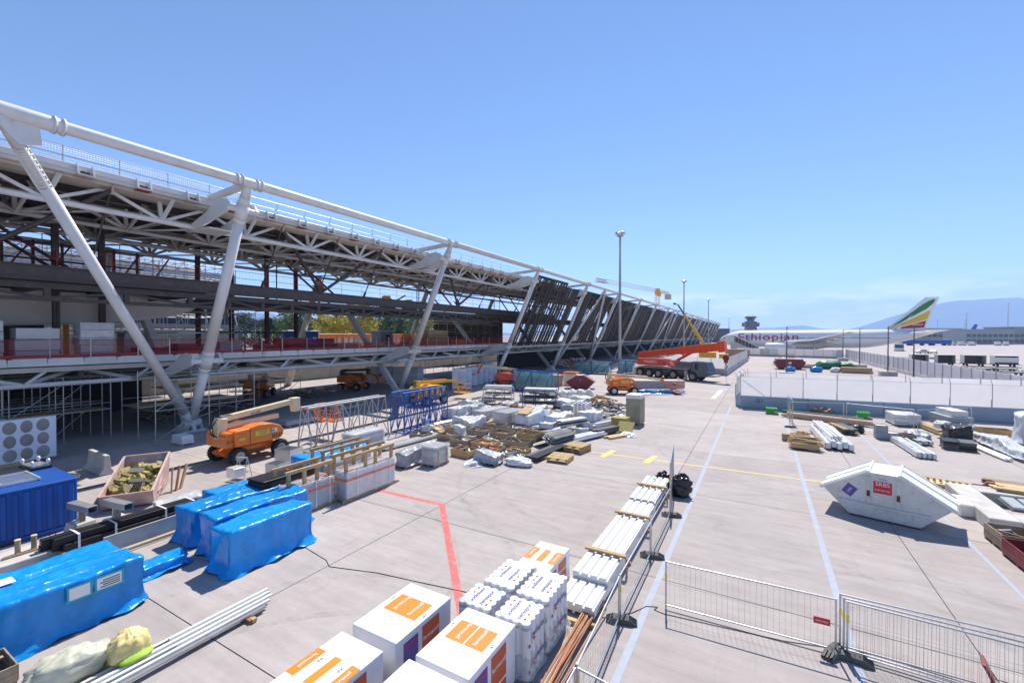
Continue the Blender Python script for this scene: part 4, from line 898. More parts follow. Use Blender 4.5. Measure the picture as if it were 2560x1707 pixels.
# strapped crates of glazing with timber A-rails
def rail_crate(label, x0, x1, y0, y1, h, seed):
    t = thing('strapped_crate', label, 'crate', ((x0 + x1) / 2, (y0 + y1) / 2, 0)); lx, ly = x1 - x0, y1 - y0
    for i in (-1, 0, 1): boxp('runner', i * (lx / 2 - .08) - .05, i * (lx / 2 - .08) + .05, -ly / 2 - .1, ly / 2 + .25, 0, .1, 'wood', t)
    for i in range(7): y = -ly / 2 + ly * i / 6; boxp('deck_board', -lx / 2, lx / 2, y - .06, y + .06, .1, .13, 'wood', t)
    for i in range(5):
        x = -lx / 2 + .1 + (lx - .2) * i / 4; MB().bx(x - .07, x + .07, -ly / 2 + .08, ly / 2 - .08 * (i % 2) - .05, .14, h * (.88 + .1 * rnd.random())).build('frame_pack', rnd.choice(('alu', 'galv', 'grey_steel')), t)
    MB().wrap(lx + .04, ly - .04, h - .1, seed, .12, .03, .02, .04, .13, .0).build('film', 'wrap_clear', t)
    for s in (-1, 1):
        boxp('strap', s * (lx / 2 + .05) - .004, s * (lx / 2 + .05) + .004, -ly / 2, ly / 2, h * .72, h * .72 + .06, 'strap_orange', t)
        for y in (-ly / 2 + .12, -.25, .3, ly / 2 - .15): boxp('rail_post', s * lx * .36 - .05, s * lx * .36 + .05, y - .06, y + .06, h * .7, h + .52, 'wood', t)
        boxp('rail_beam', s * lx * .36 - .05, s * lx * .36 + .05, -ly / 2, ly / 2, h + .52, h + .64, 'wood', t)
    boxp('strap', -lx / 2 - .05, lx / 2 + .05, -ly / 2 - .012, -ly / 2 - .004, h * .72, h * .72 + .06, 'strap_orange', t)
    for y in (-ly * .3, ly * .05, ly * .35): boxp('hold_down', -lx / 2 - .04, lx / 2 + .04, y, y + .035, h + .03, h + .035, 'strap_orange', t); boxp('hold_down', lx / 2 + .045, lx / 2 + .05, y, y + .035, .1, h, 'white_plastic', t)
rail_crate('film wrapped crate of metal frames with wooden rails at the red line end', -15.6, -14.6, 12.15, 14.95, 1.2, 31)
rail_crate('film wrapped crate of metal frames with wooden top rails against the blue loads', -16.2, -15.05, 9.95, 12.0, 1.1, 32)
rail_crate('film wrapped crate of metal frames set back behind the other railed crates', -17.6, -16.6, 12.6, 15.4, 1.1, 33)
# truss cages
def truss_cage(label, x, y0, y1, h, w0, w1, mt, n, kind):
    t = thing(kind, label, 'steel frame', (x, (y0 + y1) / 2, 0), world=True); r = .045
    for s in (-1, 1):
        rodp('bottom_rail', (x + s * w0, y0, .06), (x + s * w0, y1, .06), r, mt, t); rodp('top_rail', (x + s * w1, y0, h), (x + s * w1, y1, h), r * 1.4, mt, t)
        for i in range(n + 1):
            y = y0 + (y1 - y0) * i / n; rodp('post', (x + s * w0, y, .06), (x + s * w1, y, h), r * .8, mt, t)
            if i < n:
                yn = y0 + (y1 - y0) * (i + 1) / n; a, b_ = ((y, yn) if i % 2 else (yn, y)); rodp('diagonal', (x + s * w0, a, .06), (x + s * w1, b_, h), r * .6, mt, t, 6)
                if mt == 'blue_paint': rodp('diagonal', (x + s * w0, b_, .06), (x + s * w1, a, h), r * .5, mt, t, 6)
    for i in range(n + 1):
        y = y0 + (y1 - y0) * i / n; rodp('cross_rail', (x - w0, y, .06), (x + w0, y, .06), r * .8, mt, t); rodp('cross_rail', (x - w1, y, h), (x + w1, y, h), r * .7, mt, t); rodp('end_diagonal', (x - w0, y, .06), (x + w1, y, h), r * .6, mt, t, 6)
    return t
truss_cage('grey triangular steel lifting frame beside the orange lift basket', -22.95, 16.2, 22.2, 2.6, .62, .3, 'grey_steel', 5, 'lifting_frame')
truss_cage('blue steel transport cage with crossed bars beside the yellow lift', -21.9, 22.6, 27.4, 2.8, .62, .5, 'blue_paint', 7, 'transport_cage')
# ------------------------------------------------------------------ boom lifts
def wheel(t, x, y, r, w_, rim='grey_steel', n=22, side=0):
    b = MB(); b.lathe([(-w_ / 2, r * .58), (-w_ / 2, r * .9), (-w_ * .42, r), (w_ * .42, r), (w_ / 2, r * .9), (w_ / 2, r * .58)], n, 'y', (x, y, r))
    for i in range(n):
        a = 2 * math.pi * i / n; b.box((x + math.sin(a) * r * 1.0, y, r + math.cos(a) * r * 1.0), (.045, w_ * .9, .05), rot=Matrix.Rotation(a, 3, 'Y'))
    o = b.build('wheel', 'rubber', t)
    k = MB().lathe([(-w_ * .40, r * .6), (-w_ * .3, r * .55), (-w_ * .28, r * .2), (-w_ * .38, r * .18), (-w_ * .38, .001)], 16, 'y', (x, y, r)); k.lathe([(w_ * .40, r * .6), (w_ * .3, r * .55), (w_ * .28, r * .2), (w_ * .38, r * .18), (w_ * .38, .001)], 16, 'y', (x, y, r))
    k.build('rim', rim, o)
def boom_lift(label, x, y, rz, body='orange_paint', boomc='cream_paint', jibc='orange_paint', rim='grey_steel', r=.45, mode='stowed', ext=5.2, lean=0, texts=True, jib=(1.1, -1.35), group=None):
    """local +x is where the basket points; chassis centred on the origin"""
    t = thing('boom_lift', label, 'boom lift', (x, y, 0), rz, group)
    for sx_ in (-1, 1):
        for sy_ in (-1, 1): wheel(t, sx_ * 1.15, sy_ * .98, r, .36, rim)
    MB().prism([(-1.55, .42), (1.55, .42), (1.7, .62), (1.3, .82), (-1.3, .82), (-1.7, .62)], -.55, .55).build('chassis', body, t, .03)
    for sx_ in (-1.15, 1.15): MB().rod((sx_, -.85, r), (sx_, .85, r), .12, 10).build('axle', body, t)
    MB().rod((0, 0, .82), (0, 0, .98), .5, 20).build('turntable', 'dark_grey', t)
    # engine hood with domed top, both sides of the boom
    for s in (-1, 1):
        pr = [(-1.35, .98), (1.05, .98), (1.3, 1.2), (1.32, 1.45), (1.1, 1.75), (.6, 1.93), (-.1, 1.98), (-.55, 1.9), (-.6, 1.86), (-1.3, 1.82), (-1.4, 1.75)]
        MB().prism(pr, s * .30, s * 1.12).build('hood', body, t, .09, 3)
        boxp('hood_seam', -.62, -.59, s * 1.121 - .004, s * 1.121 + .004, 1.0, 1.82, 'black_steel', t)
    MB().prism([(-1.75, .95), (-1.36, .95), (-1.36, 1.75), (-1.6, 1.75), (-1.75, 1.6)], -.95, .95).build('counterweight', body, t, .06, 2)
    for s in (-1, 1):
        for i in range(6): boxp('vent_slot', .62 + i * .1, .67 + i * .1, s * 1.122 - .004, s * 1.122 + .004, 1.08, 1.32, 'black_steel', t)
        boxp('tool_step', -.5, .5, s * .62 - .1, s * .62 + .1, .5, .54, 'dark_grey', t)
    for q in (-.12, .12): hose = MB(); hp_ = [(-1.62, q, 1.3), (-1.95, q, 1.7), (-1.98, q, 2.1), (-1.7, q, 2.5), (-1.2, q, 2.56), (.6, q, 2.5)]; [hose.rod(a, b_, .03, 6) for a, b_ in zip(hp_, hp_[1:])]; hose.build('hose', 'black_steel', t)
    # boom: upright at the back, main boom forward, fly section, jib, basket
    zb = 2.25
    MB().prism([(-1.75, 1.35), (-1.35, 1.35), (-1.25, zb + .16), (-1.6, zb + .2), (-1.8, zb)], -.24, .24).build('boom_upright', boomc, t, .03)
    p0 = Vector((-1.7, 0, zb)); p1 = Vector((ext * .62, 0, zb + lean * .62)); p2 = Vector((ext, 0, zb + lean - .05))
    if mode == 'double':
        MB().beam((-1.7, 0, 1.95), (ext * .42, 0, 1.95 + lean * .3), .26, .26).build('lower_boom', boomc, t, .015)
        MB().beam((-1.5, 0, zb + .12), (ext * .72, 0, zb + .12 + lean), .3, .3).build('main_boom', boomc, t, .015)
        MB().prism([(ext * .62, zb + lean + .3), (ext * .76, zb + lean + .3), (ext * .76, zb + lean - .5), (ext * .66, zb + lean - .55)], -.2, .2).build('boom_knuckle', boomc, t, .02)
        MB().beam((ext * .74, 0, zb + lean - .35), (ext * 1.05, 0, zb + lean - .62), .2, .2).build('fly_boom', jibc, t, .01)
        p2 = Vector((ext * 1.05, 0, zb + lean - .62))
    else:
        MB().beam(p0, p1, .3, .34).build('main_boom', boomc, t, .015); MB().beam(p1 - Vector((.6, 0, 0)), p2, .2, .24).build('fly_boom', boomc, t, .01)
        MB().beam(p2 - (p2 - p1) * .12, p2 + Vector((.12, 0, -.02)), .24, .3).build('boom_head', jibc, t, .02)
    j = p2 + Vector((jib[0], 0, jib[1]))
    MB().beam(p2, j, .14, .2).build('jib', jibc, t, .01); rodp('jib_ram', p2 + Vector((.1, .1, -.3)), j + Vector((-.1, .1, .3)), .035, 'galv', t)
    bx_, bz = j.x + .15, max(.12, j.z - .15)
    k = thing_part('basket', t)
    MB().bx(bx_, bx_ + .8, -.9, .9, bz, bz + .05).build('floor', jibc, k)
    for z in (.12, .55, 1.05):
        for yy in (-.9, .9): rodp('rail', (bx_, yy, bz + z), (bx_ + .8, yy, bz + z), .02, jibc, k, 6)
        for xx in (bx_, bx_ + .8): rodp('rail', (xx, -.9, bz + z), (xx, .9, bz + z), .02, jibc, k, 6)
    for xx in (bx_, bx_ + .8):
        for yy in (-.9, -.3, .3, .9): rodp('post', (xx, yy, bz), (xx, yy, bz + 1.05), .02, jibc, k, 6)
    boxp('control_box', bx_ + .02, bx_ + .2, -.3, .3, bz + .8, bz + 1.05, 'dark_grey', k)
    for s in (-1, 1):
        if texts:
            boxp('sticker', -.35, .45, s * 1.14 - .006, s * 1.14 + .002, 1.38, 1.66, 'print_yellow', t); text('TOGGEN', .13, 'print_red', t, (.08, s * 1.15, 1.58), (R(90), 0, 0 if s < 0 else math.pi)); text('BURGER', .12, 'print_green', t, (.08, s * 1.15, 1.46), (R(90), 0, 0 if s < 0 else math.pi))
            boxp('sticker', .6, .9, s * 1.14 - .006, s * 1.14 + .002, 1.42, 1.62, 'print_white', t); boxp('sticker', .62, .74, s * 1.147 - .003, s * 1.147 + .003, 1.45, 1.58, 'print_green', t)
            boxp('sticker', -1.2, -.9, s * 1.14 - .006, s * 1.14 + .002, 1.3, 1.42, 'print_yellow', t)
            text('JLG LIFT', .16, 'print_black', t, (.3, s * .165, zb + (.10 if mode == 'double' else .02) + lean * .3), (R(90), -math.atan2(lean, ext) if s < 0 else math.atan2(lean, ext), 0 if s < 0 else math.pi))
        text('JLG', .2, 'print_black', t, (-1.55, s * .96, 1.3), (R(90), 0, 0 if s < 0 else math.pi))
    return t
def thing_part(name, parent):
    o = bpy.data.objects.new(name, None); C.objects.link(o); o.empty_display_size = .2; adopt(o, parent); return o
boom_lift('orange boom lift with cream arms standing in the sun by the grey lifting frame', -24.8, 14.1, R(91), mode='double', ext=4.0, lean=.45, jib=(.5, -.75))
boom_lift('orange boom lift with long cream arm and pale wheels beside the maroon skip', -14.0, 51.0, R(27), ext=4.6, lean=-.55, rim='white_paint', jib=(1.15, -1.3), texts=True)
boom_lift('yellow boom lift parked behind the blue transport cage', -28.6, 33.8, R(84), 'yellow_paint', 'yellow_paint', 'yellow_paint', ext=4.0, lean=-.2, texts=False, jib=(.45, -1.25))
boom_lift('orange boom lift in the shade beside stacked planks under the deck', -48.2, 28.6, R(-50), texts=False, ext=3.6, lean=.3, mode='double', jib=(.5, -.6))
boom_lift('orange boom lift standing in the deep shadow beside the white brick packs', -44.4, 38.2, R(15), 'orange_paint', 'dark_grey', 'orange_paint', texts=False, ext=3.0, lean=.2, mode='double', jib=(.4, -.7))
boom_lift('red-orange boom lift tucked behind the glass rack', -29.4, 50.2, R(200), 'red_orange', 'cream_paint', 'red_orange', texts=False, ext=3.2, lean=.6, jib=(.5, -1.0))
# ------------------------------------------------------------------ mobile crane
cr_ = thing('mobile_crane', 'five-axle mobile crane with long red-orange boom and dark grey cab', 'crane', (-12.2, 73.0, 0), R(-22))
# local +x towards the cab
for x in (-5.0, -3.3, -1.6, 1.0, 4.2):
    for s in (-1, 1): wheel(cr_, x, s * 1.15, .72, .42, 'pinkish', 20)
MB().bx(-6.3, 4.6, -1.1, 1.1, .95, 1.5).build('chassis', 'dark_grey', cr_, .05); MB().bx(-5.9, 3.6, -1.36, 1.36, 1.62, 1.75).build('deck', 'grey_steel', cr_, .02)
MB().bx(.6, 3.9, -1.3, 1.3, 1.76, 2.75).build('engine_box', 'crane_grey', cr_, .06, 2)
for i in range(10): boxp('louvre', .9 + .28 * i, 1.1 + .28 * i, -1.312, -1.302, 2.1, 2.6, 'dark_grey', cr_)
MB().prism([(3.95, .7), (6.3, .7), (6.55, 1.3), (6.3, 2.0), (5.95, 2.85), (4.0, 2.9)], -1.3, 1.3).build('cab', 'crane_grey', cr_, .08, 2)
for s in (-1, 1): MB().prism([(4.55, 1.75), (6.15, 1.75), (5.85, 2.62), (4.55, 2.62)], s * 1.302 - .006, s * 1.302 + .006).build('side_window', 'glass_dark', cr_)
MB().prism([(6.42, 1.75), (6.45, 1.75), (6.06, 2.7), (6.03, 2.7)], -1.1, 1.1).build('windscreen', 'glass_dark', cr_)
MB().bx(6.3, 7.3, -1.1, 1.1, .75, 1.0).build('bumper', 'grey_steel', cr_, .03)
MB().bx(-5.6, -.9, -1.25, 1.25, 1.95, 3.05).build('counterweight', 'red_orange', cr_, .06, 2); text('FRIDERICI', .55, 'print_white', cr_, (-3.1, -1.26, 2.55), (R(90), 0, 0))
MB().bx(.1, 1.5, -1.32, -.1, 1.95, 2.95).build('operator_cab', 'red_orange', cr_, .06, 2)
for i in range(3): beamp('hazard_stripe', (.45 + .2 * i, -1.325, 2.75), (.75 + .2 * i, -1.325, 2.2), .02, .08, 'print_white', cr_)
b0, b1 = Vector((-6.2, .3, 3.55)), Vector((7.6, .3, 5.15)); d = b1 - b0
MB().beam(b0, b1, .9, 1.0).build('boom', 'red_orange', cr_, .08, 2); MB().beam(b0 + d * .55, b1 + d * .02, 1.0, 1.2).build('boom_collar', 'red_orange', cr_, .05); MB().beam(b0 + d * .98, b1 + d * .055, .8, 1.6).build('boom_head', 'red_orange', cr_, .05)
for i in range(6): beamp('boom_rib', b0 + d * (.58 + .07 * i) + Vector((0, -.54, -.62)), b0 + d * (.58 + .07 * i) + Vector((.12, -.54, .62)), .03, .06, 'red_orange', cr_)
beamp('luffing_ram', (-.5, .3, 2.2), (3.4, .3, 4.3), .3, .35, 'red_orange', cr_)
for y in (.2, .4): rodp('hoist_rope', b1 + d * .05 + Vector((.1, y - .3, -.3)), b1 + d * .05 + Vector((.1, y - .3, -1.1)), .03, 'black_steel', cr_, 6)
hb = b1 + d * .05 + Vector((.1, 0, -1.7)); MB().rod(hb + Vector((0, -.18, 0)), hb + Vector((0, .18, 0)), .42, 16).bx(hb.x - .22, hb.x + .22, hb.y - .2, hb.y + .2, hb.z - .7, hb.z - .1).build('hook_block', 'maroon', cr_, .03)
hk = MB(); hp = [(.0, -.7), (.0, -1.0), (.16, -1.15), (.14, -1.38), (-.05, -1.45), (-.2, -1.3)]
for a, c_ in zip(hp, hp[1:]): hk.rod(hb + Vector((a[0], 0, a[1])), hb + Vector((c_[0], 0, c_[1])), .06, 8)
hk.build('hook', 'black_steel', cr_); rodp('tag_line', hb + Vector((.05, 0, -1.4)), (hb.x + .05, hb.y, .05), .02, 'black_steel', cr_, 5)
for x in (-5.8, 3.2):
    for s in (-1, 1): MB().bx(x - .2, x + .2, s * 1.4 - .12, s * 1.4 + .12, .15, 1.5).build('outrigger', 'pinkish', cr_); MB().bx(x - .35, x + .35, s * 1.4 - .35, s * 1.4 + .35, 0, .14).build('outrigger_pad', 'wood', cr_)
for z in (.3, .6, .9): boxp('ladder_rung', -.6, -.2, -1.42, -1.38, z, z + .04, 'grey_steel', cr_)
# second crane: yellow telescopic boom standing up behind
yc = thing('telescopic_crane', 'truck crane with raised yellow telescopic boom behind the red-orange crane', 'crane', (-9.7, 110.2, 0), R(-5))
for x in (-2.2, -.8, 2.0):
    for s in (-1, 1): wheel(yc, x, s * 1.05, .55, .35, 'white_paint', 16)
MB().bx(-3, 3.2, -1.2, 1.2, .9, 1.5).build('chassis', 'dark_grey', yc, .04); MB().bx(1.7, 3.3, -1.2, 1.2, 1.5, 2.7).build('cab', 'yellow_paint', yc, .1, 2); MB().bx(-2.6, .8, -1, 1, 1.6, 3.0).build('superstructure', 'yellow_paint', yc, .08, 2)
p, q = Vector((-.4, 0, 2.6)), Vector((-7.6, 0, 14.2)); d = q - p
for a, b_, w_, nm in ((0, .5, .62, 'boom'), (.48, .8, .46, 'boom_section'), (.78, 1, .32, 'boom_tip')): MB().beam(p + d * a, p + d * b_, w_, w_).build(nm, 'yellow_paint' if nm != 'boom_tip' else 'dark_grey', yc, .03)
MB().beam(q - Vector((.3, 0, -.1)), q + Vector((-1.0, 0, .2)), .35, .4).build('boom_head', 'dark_grey', yc); rodp('luffing_ram', (.4, 0, 2.4), p + d * .45, .14, 'galv', yc)
# tower crane in the far background
xw = lambda xc, dp: (.8707 * xc - .4918 * dp, .4918 * xc + .8707 * dp)
bx0, by0 = xw(66, 200); ax0, ay0 = xw(30.5, 160); rz = math.atan2(ay0 - by0, ax0 - bx0); ln = math.hypot(ax0 - bx0, ay0 - by0)
tw = thing('tower_crane', 'distant yellow tower crane with white lattice jib above the terminal roof', 'tower crane', (bx0, by0, 0), rz)
for sx_ in (-.8, .8):
    for sy_ in (-.8, .8): rodp('mast_leg', (sx_, sy_, 0), (sx_, sy_, 26), .1, 'yellow_paint', tw, 6)
for i in range(16):
    z = i * 1.6
    for a, b_ in (((-.8, -.8), (.8, -.8)), ((.8, -.8), (.8, .8)), ((.8, .8), (-.8, .8)), ((-.8, .8), (-.8, -.8))): rodp('mast_lacing', (*a, z), (*b_, z + 1.6), .05, 'yellow_paint', tw, 5)
def lattice(x0, x1, n, mt, h=1.5):
    for yy in (-.6, .6): rodp('jib_chord', (x0, yy, 26.4), (x1, yy, 26.4), .1, mt, tw, 6)
    rodp('jib_chord', (x0, 0, 26.4 + h), (x1, 0, 26.4 + h), .1, mt, tw, 6)
    for i in range(n):
        a, b_ = x0 + (x1 - x0) * i / n, x0 + (x1 - x0) * (i + 1) / n
        for yy in (-.6, .6): rodp('jib_lacing', (a, yy, 26.4), ((a + b_) / 2, 0, 26.4 + h), .06, mt, tw, 5); rodp('jib_lacing', ((a + b_) / 2, 0, 26.4 + h), (b_, yy, 26.4), .06, mt, tw, 5)
lattice(1, ln * .86, 20, 'white_paint'); lattice(ln * .86, ln, 4, 'red_paint', 1.2); lattice(-13, -1, 6, 'yellow_paint', 1.1)
MB().bx(-.9, .9, -.9, .9, 25.4, 28.0).build('slewing_head', 'yellow_paint', tw); MB().bx(-13.5, -10.5, -1, 1, 23.8, 26.2).build('counterweight', 'concrete_block', tw); MB().bx(1, 2.8, .8, 2.2, 24.4, 26.4).build('cab', 'yellow_paint', tw)
# ------------------------------------------------------------------ light masts
def mast(label, x, y, h=25, r=.3):
    t = thing('light_mast', label, 'light mast', (x, y, 0))
    MB().rod((0, 0, 0), (0, 0, h), r, 14, r * .55).build('pole', 'grey_steel', t); MB().rod((0, 0, 0), (0, 0, .5), r * 1.9, 14).build('base', 'concrete_block', t)
    MB().rod((0, 0, h - .5), (0, 0, h - .3), .6, 12).build('head_ring', 'grey_steel', t)
    for i in range(8):
        a = i * math.pi / 4; MB().box((math.cos(a) * .68, math.sin(a) * .68, h + .15 * (i % 2)), (.4, .46, .26), rot=Matrix.Rotation(a, 3, 'Z') @ Matrix.Rotation(R(25), 3, 'Y')).build('floodlight', 'galv', t)
    return t
mast('tall grey floodlight mast rising behind the blue glass racks', -22, 78.3)
mast('tall floodlight mast standing behind the yellow crane boom', -22.5, 157.3)
mast('tall floodlight mast nearest the far end of the slatted facade', -23, 242)
for i, (x, y, h) in enumerate(((4.12, 93.4, 8.3), (19.2, 146, 8.2), (17.7, 113.5, 8.1), (18.44, 94.3, 8.2), (21.3, 92.6, 8.4))):
    t = thing('lamp_post', ('slim lamp post beside the maroon heaped skip', 'slim lamp post at the far wall corner', 'slim lamp post in a concrete block midway along the side wall', 'slim lamp post in a concrete block at the side wall', 'slim lamp post right against the side wall')[i], 'lamp post', (x, y, 0))
    MB().rod((0, 0, .0), (0, 0, h), .11, 10, .07).build('pole', 'dark_grey', t); MB().bx(-1.1, 1.1, -.9, .9, 0, .85 if i in (1, 2, 3) else .2).build('base_block', 'concrete_block', t, .03)
    MB().prism([(-.15, h), (1.0, h + .1), (1.0, h + .2), (-.15, h + .16)], -.2, .2).build('lamp_head', 'pale_panel', t, .03)
# ------------------------------------------------------------------ storage yard in the middle
def wrapped(label, x, y, lx, ly, h, mt='wrap_white', seed=1, rz=0, layers=None, pal=True, group=None):
    t = thing('wrapped_pallet', label, 'wrapped pallet', (x, y, 0), rz, group); z0 = .13 if pal else .02
    if pal:
        for i in (-1, 0, 1): boxp('runner', i * (lx / 2 - .07) - .05, i * (lx / 2 - .07) + .05, -ly / 2, ly / 2, 0, .1, 'wood_old', t)
        boxp('pallet_deck', -lx / 2, lx / 2, -ly / 2, ly / 2, .1, .13, 'wood_old', t)
    if layers:
        n = layers
        for i in range(n): boxp('layer', -lx / 2 + .05 + rnd.uniform(0, .05), lx / 2 - .05 - rnd.uniform(0, .05), -ly / 2 + .05, ly / 2 - .06, z0 + (h - z0) * i / n, z0 + (h - z0) * (i + .82) / n, rnd.choice(('galv', 'alu', 'white_paint', 'grey_steel')), t)
        MB().wrap(lx, ly, h - z0 + .03, seed, .16, .04, .03, .06, z0, 0).build('film', 'wrap_clear', t)
    else: MB().wrap(lx, ly, h - z0, seed, .11, .12, .10, .30, z0, .06).build('film', mt, t)
    for i in (-1, 1): boxp('stake', lx / 2 + .01, lx / 2 + .05, i * ly * .3 - .03, i * ly * .3 + .03, 0, h * .9, 'wood', t) if seed % 2 else None
    return t
def bars(label, name, cat, x, y, L_, nx, nz_, w_, h_, mts, rz=0, jit=.15, gap=.01, round_=False, z0=.1, blocks=True):
    t = thing(name, label, cat, (x, y, 0), rz)
    for k in range(nz_):
        for i in range(nx - (k % 2 if round_ else 0)):
            xx = (i - (nx - 1) / 2 + (.5 if round_ and k % 2 else 0)) * (w_ + gap); zz = z0 + k * (h_ * (.87 if round_ else 1) + (0 if round_ else .004)); a, b_ = -L_ / 2 + rnd.uniform(-jit, jit), L_ / 2 + rnd.uniform(-jit, jit); sk_ = rnd.uniform(-jit, jit) * .12
            mt = rnd.choice(mts)
            if round_: rodp(name.rstrip('s') if not name.endswith('bundle') else 'pipe', (xx - sk_, a, zz + h_ / 2), (xx + sk_, b_, zz + h_ / 2), h_ / 2, mt, t, 10)
            else: beamp('piece', (xx - sk_, a, zz + h_ / 2), (xx + sk_, b_, zz + h_ / 2), w_, h_, mt, t)
    if blocks:
        for s in (-.33, .33): boxp('bearer', -nx * w_ / 2 - .06, nx * w_ / 2 + .06, s * L_ - .05, s * L_ + .05, 0, z0, 'wood_old', t)
    return t
def heap(label, name, cat, x, y, rx, ry, h, n, mts, seed, lens=(.2, .9), wd=(.04, .12), align=None):
    r_ = random.Random(seed); t = thing(name, label, cat, (x, y, 0))
    for i in range(n):
        u, v = r_.uniform(-1, 1), r_.uniform(-1, 1)
        if u * u + v * v > 1: u, v = u * .6, v * .6
        z = .06 + h * (1 - u * u * .6 - v * v * .5) * r_.random() ** .5; a = r_.uniform(0, math.pi) if align is None else r_.gauss(align, .16); l = r_.uniform(*lens) / 2; ti = r_.uniform(-.25, .25) * (1 if align is None else .35)
        d = Vector((math.cos(a), math.sin(a), ti)) * l; p = Vector((u * rx, v * ry, z)); p.z = max(p.z, abs(d.z) + .06)
        beamp('piece', p - d, p + d, r_.uniform(*wd), r_.uniform(*wd) * .7, r_.choice(mts), t)
    return t
wrapped('bulging grey film wrapped bundle next to the railed crates', -16.0, 17.7, .85, 1.9, .85, 'wrap_grey', 41, R(-4))
wrapped('square film wrapped pallet standing clear at the yard corner', -14.95, 18.2, .95, 1.2, 1.0, 'wrap_grey', 43, 0, 7)
wrapped('film wrapped stack of metal frames beside the grey lifting frame', -21.2, 19.0, 1.0, 2.5, .95, 'wrap_grey', 44, R(-3), 6)
wrapped('low blue-grey wrapped pallet on the yard edge by the white sack', -12.6, 19.75, 1.35, .85, .58, 'wrap_grey', 45, R(2))
sack('flat crumpled white plastic sack lying at the yard edge', -11.0, 20.2, 0, (.75, .45, .24), 'wrap_white', 12, R(6), False)
SC = (('wood_old', 'rust', 'white_paint', 'galv', 'wood', 'dark_grey'), 16)
CR = [(-14.55, 20.3, 1.25, .95, .42, 'weathered open crate beside the square film pallet'), (-13.3, 21.4, 1.1, .9, .4, 'open crate between the low blue-grey pallet and the orange scraps'), (-16.0, 22.2, 1.3, 1.0, .45, 'weathered open crate next to the long pale profiles'),
      (-14.5, 22.4, 1.5, 1.0, .36, 'open crate of orange timber scraps in the yard'), (-12.9, 23.6, 1.6, .9, .42, 'long open crate beside the corrugated pile'), (-17.7, 22.9, 1.2, .9, .4, 'open crate with a bucket on its rim'),
      (-18.3, 24.7, 1.4, 1.0, .5, 'deep open crate near the blue transport cage'), (-16.5, 24.8, 1.4, 1.1, .5, 'deep open crate in the heart of the crate rows'), (-14.8, 24.9, 1.3, 1.1, .5, 'deep open crate with thin partition boards'),
      (-13.1, 25.6, 1.4, 1.1, .5, 'deep open crate against the corrugated pile end'), (-16.6, 27.0, 1.5, .9, .45, 'open crate before the layered frame pallets'), (-14.7, 27.0, 1.6, .9, .4, 'open crate of white plaster scraps'), (-12.0, 22.0, 1.2, .8, .34, 'shallow open crate with pink foam on top'), (-19.6, 22.4, 1.2, .9, .36, 'open crate closest to the grey lifting frame')]
for i, (x, y, lx, ly, h, lab) in enumerate(CR):
    crate(lab, x, y, lx, ly, h, 'wood_old' if i % 3 else 'wood', R(rnd.uniform(-6, 6)), ((('wood', 'strap_orange', 'wood_pale'), 18) if 'orange' in lab else (('white_paint', 'pale_panel', 'sack_white'), 18) if 'white' in lab else SC))
bars('long pale aluminium profiles laid on the ground by the crates', 'profile_bundle', 'metal profiles', -19.2, 21.0, 4.6, 9, 2, .07, .06, ('alu', 'rail_pale', 'galv'), R(-6))
bars('dark pipes lying between the blue cage and the white wraps', 'pipe_bundle', 'pipes', -20.4, 27.6, 4.8, 6, 2, .14, .13, ('dark_grey', 'galv', 'wrap_grey'), R(-12), round_=True)
wrapped('big slumped white film heap beside the dark pipes', -18.7, 26.7, 2.0, 1.7, .72, 'wrap_white', 46, R(-10), pal=False)
wrapped('long white wrapped pallet alongside the blue transport cage', -22.1, 30.0, 1.2, 3.2, .75, 'wrap_white', 47, R(-4))
wrapped('layered frame pallet with upright wooden stakes', -17.1, 29.8, 1.45, 2.4, .95, 'wrap_grey', 49, R(-9), 7)
wrapped('layered frame pallet with loose cardboard on top', -15.3, 30.4, 1.4, 2.8, .85, 'wrap_white', 50, R(-12))
wrapped('low white wrapped pallet behind the pipe rack stand', -13.6, 31.6, 1.5, 2.0, .7, 'wrap_white', 51, R(-8))
wrapped('grey film wrapped long pallet near the white heap', -19.2, 30.6, 1.1, 3.4, .8, 'wrap_grey', 52, R(-10), 5)
wrapped('white boxed pallet with black corner straps', -11.4, 32.4, 1.5, 1.6, .95, 'card_white', 54, R(-6))
cbx = MB().box((0, 0, 0), (.9, 1.3, .06), rot=Matrix.Rotation(R(14), 3, 'X')); tag(setT(cbx.build('cardboard_sheet', 'cardboard'), (-15.6, 29.8, 1.05)), 'loose cardboard sheet tilted on a wrapped frame pallet', 'cardboard')
wrapped('white wrapped pallet in front of the metal shelf rack', -23.6, 33.8, 1.3, 2.0, .7, 'wrap_white', 56, R(-5))
for i in range(4):
    t = boxp('upright_panel', -13.1 + i * .32, -13.0 + i * .32, 33.2, 34.6, .02, 1.35, 'alu' if i % 2 else 'white_paint', None); tag(t, ('upright pale panel leaning first in the row by the boxed pallet', 'upright silver panel second in the row by the boxed pallet', 'upright pale panel third in the row by the boxed pallet', 'upright silver panel last in the row by the boxed pallet')[i], 'panel')
bars('grey metal tubes stacked on a timber trestle beside the scrap heap', 'tube_bundle', 'tubes', -11.9, 29.9, 2.6, 4, 3, .17, .17, ('galv', 'grey_steel', 'dark_grey'), R(-25), round_=True, z0=.3)
wrapped('small white sack pallet before the tube trestle', -13.3, 28.9, 1.2, .9, .5, 'wrap_white', 58, R(-4))
cg = thing('corrugated_pile', 'pile of crumpled grey corrugated sheets beside the dark flat beams', 'sheet pile', (-11.2, 25.0, 0), R(-14))
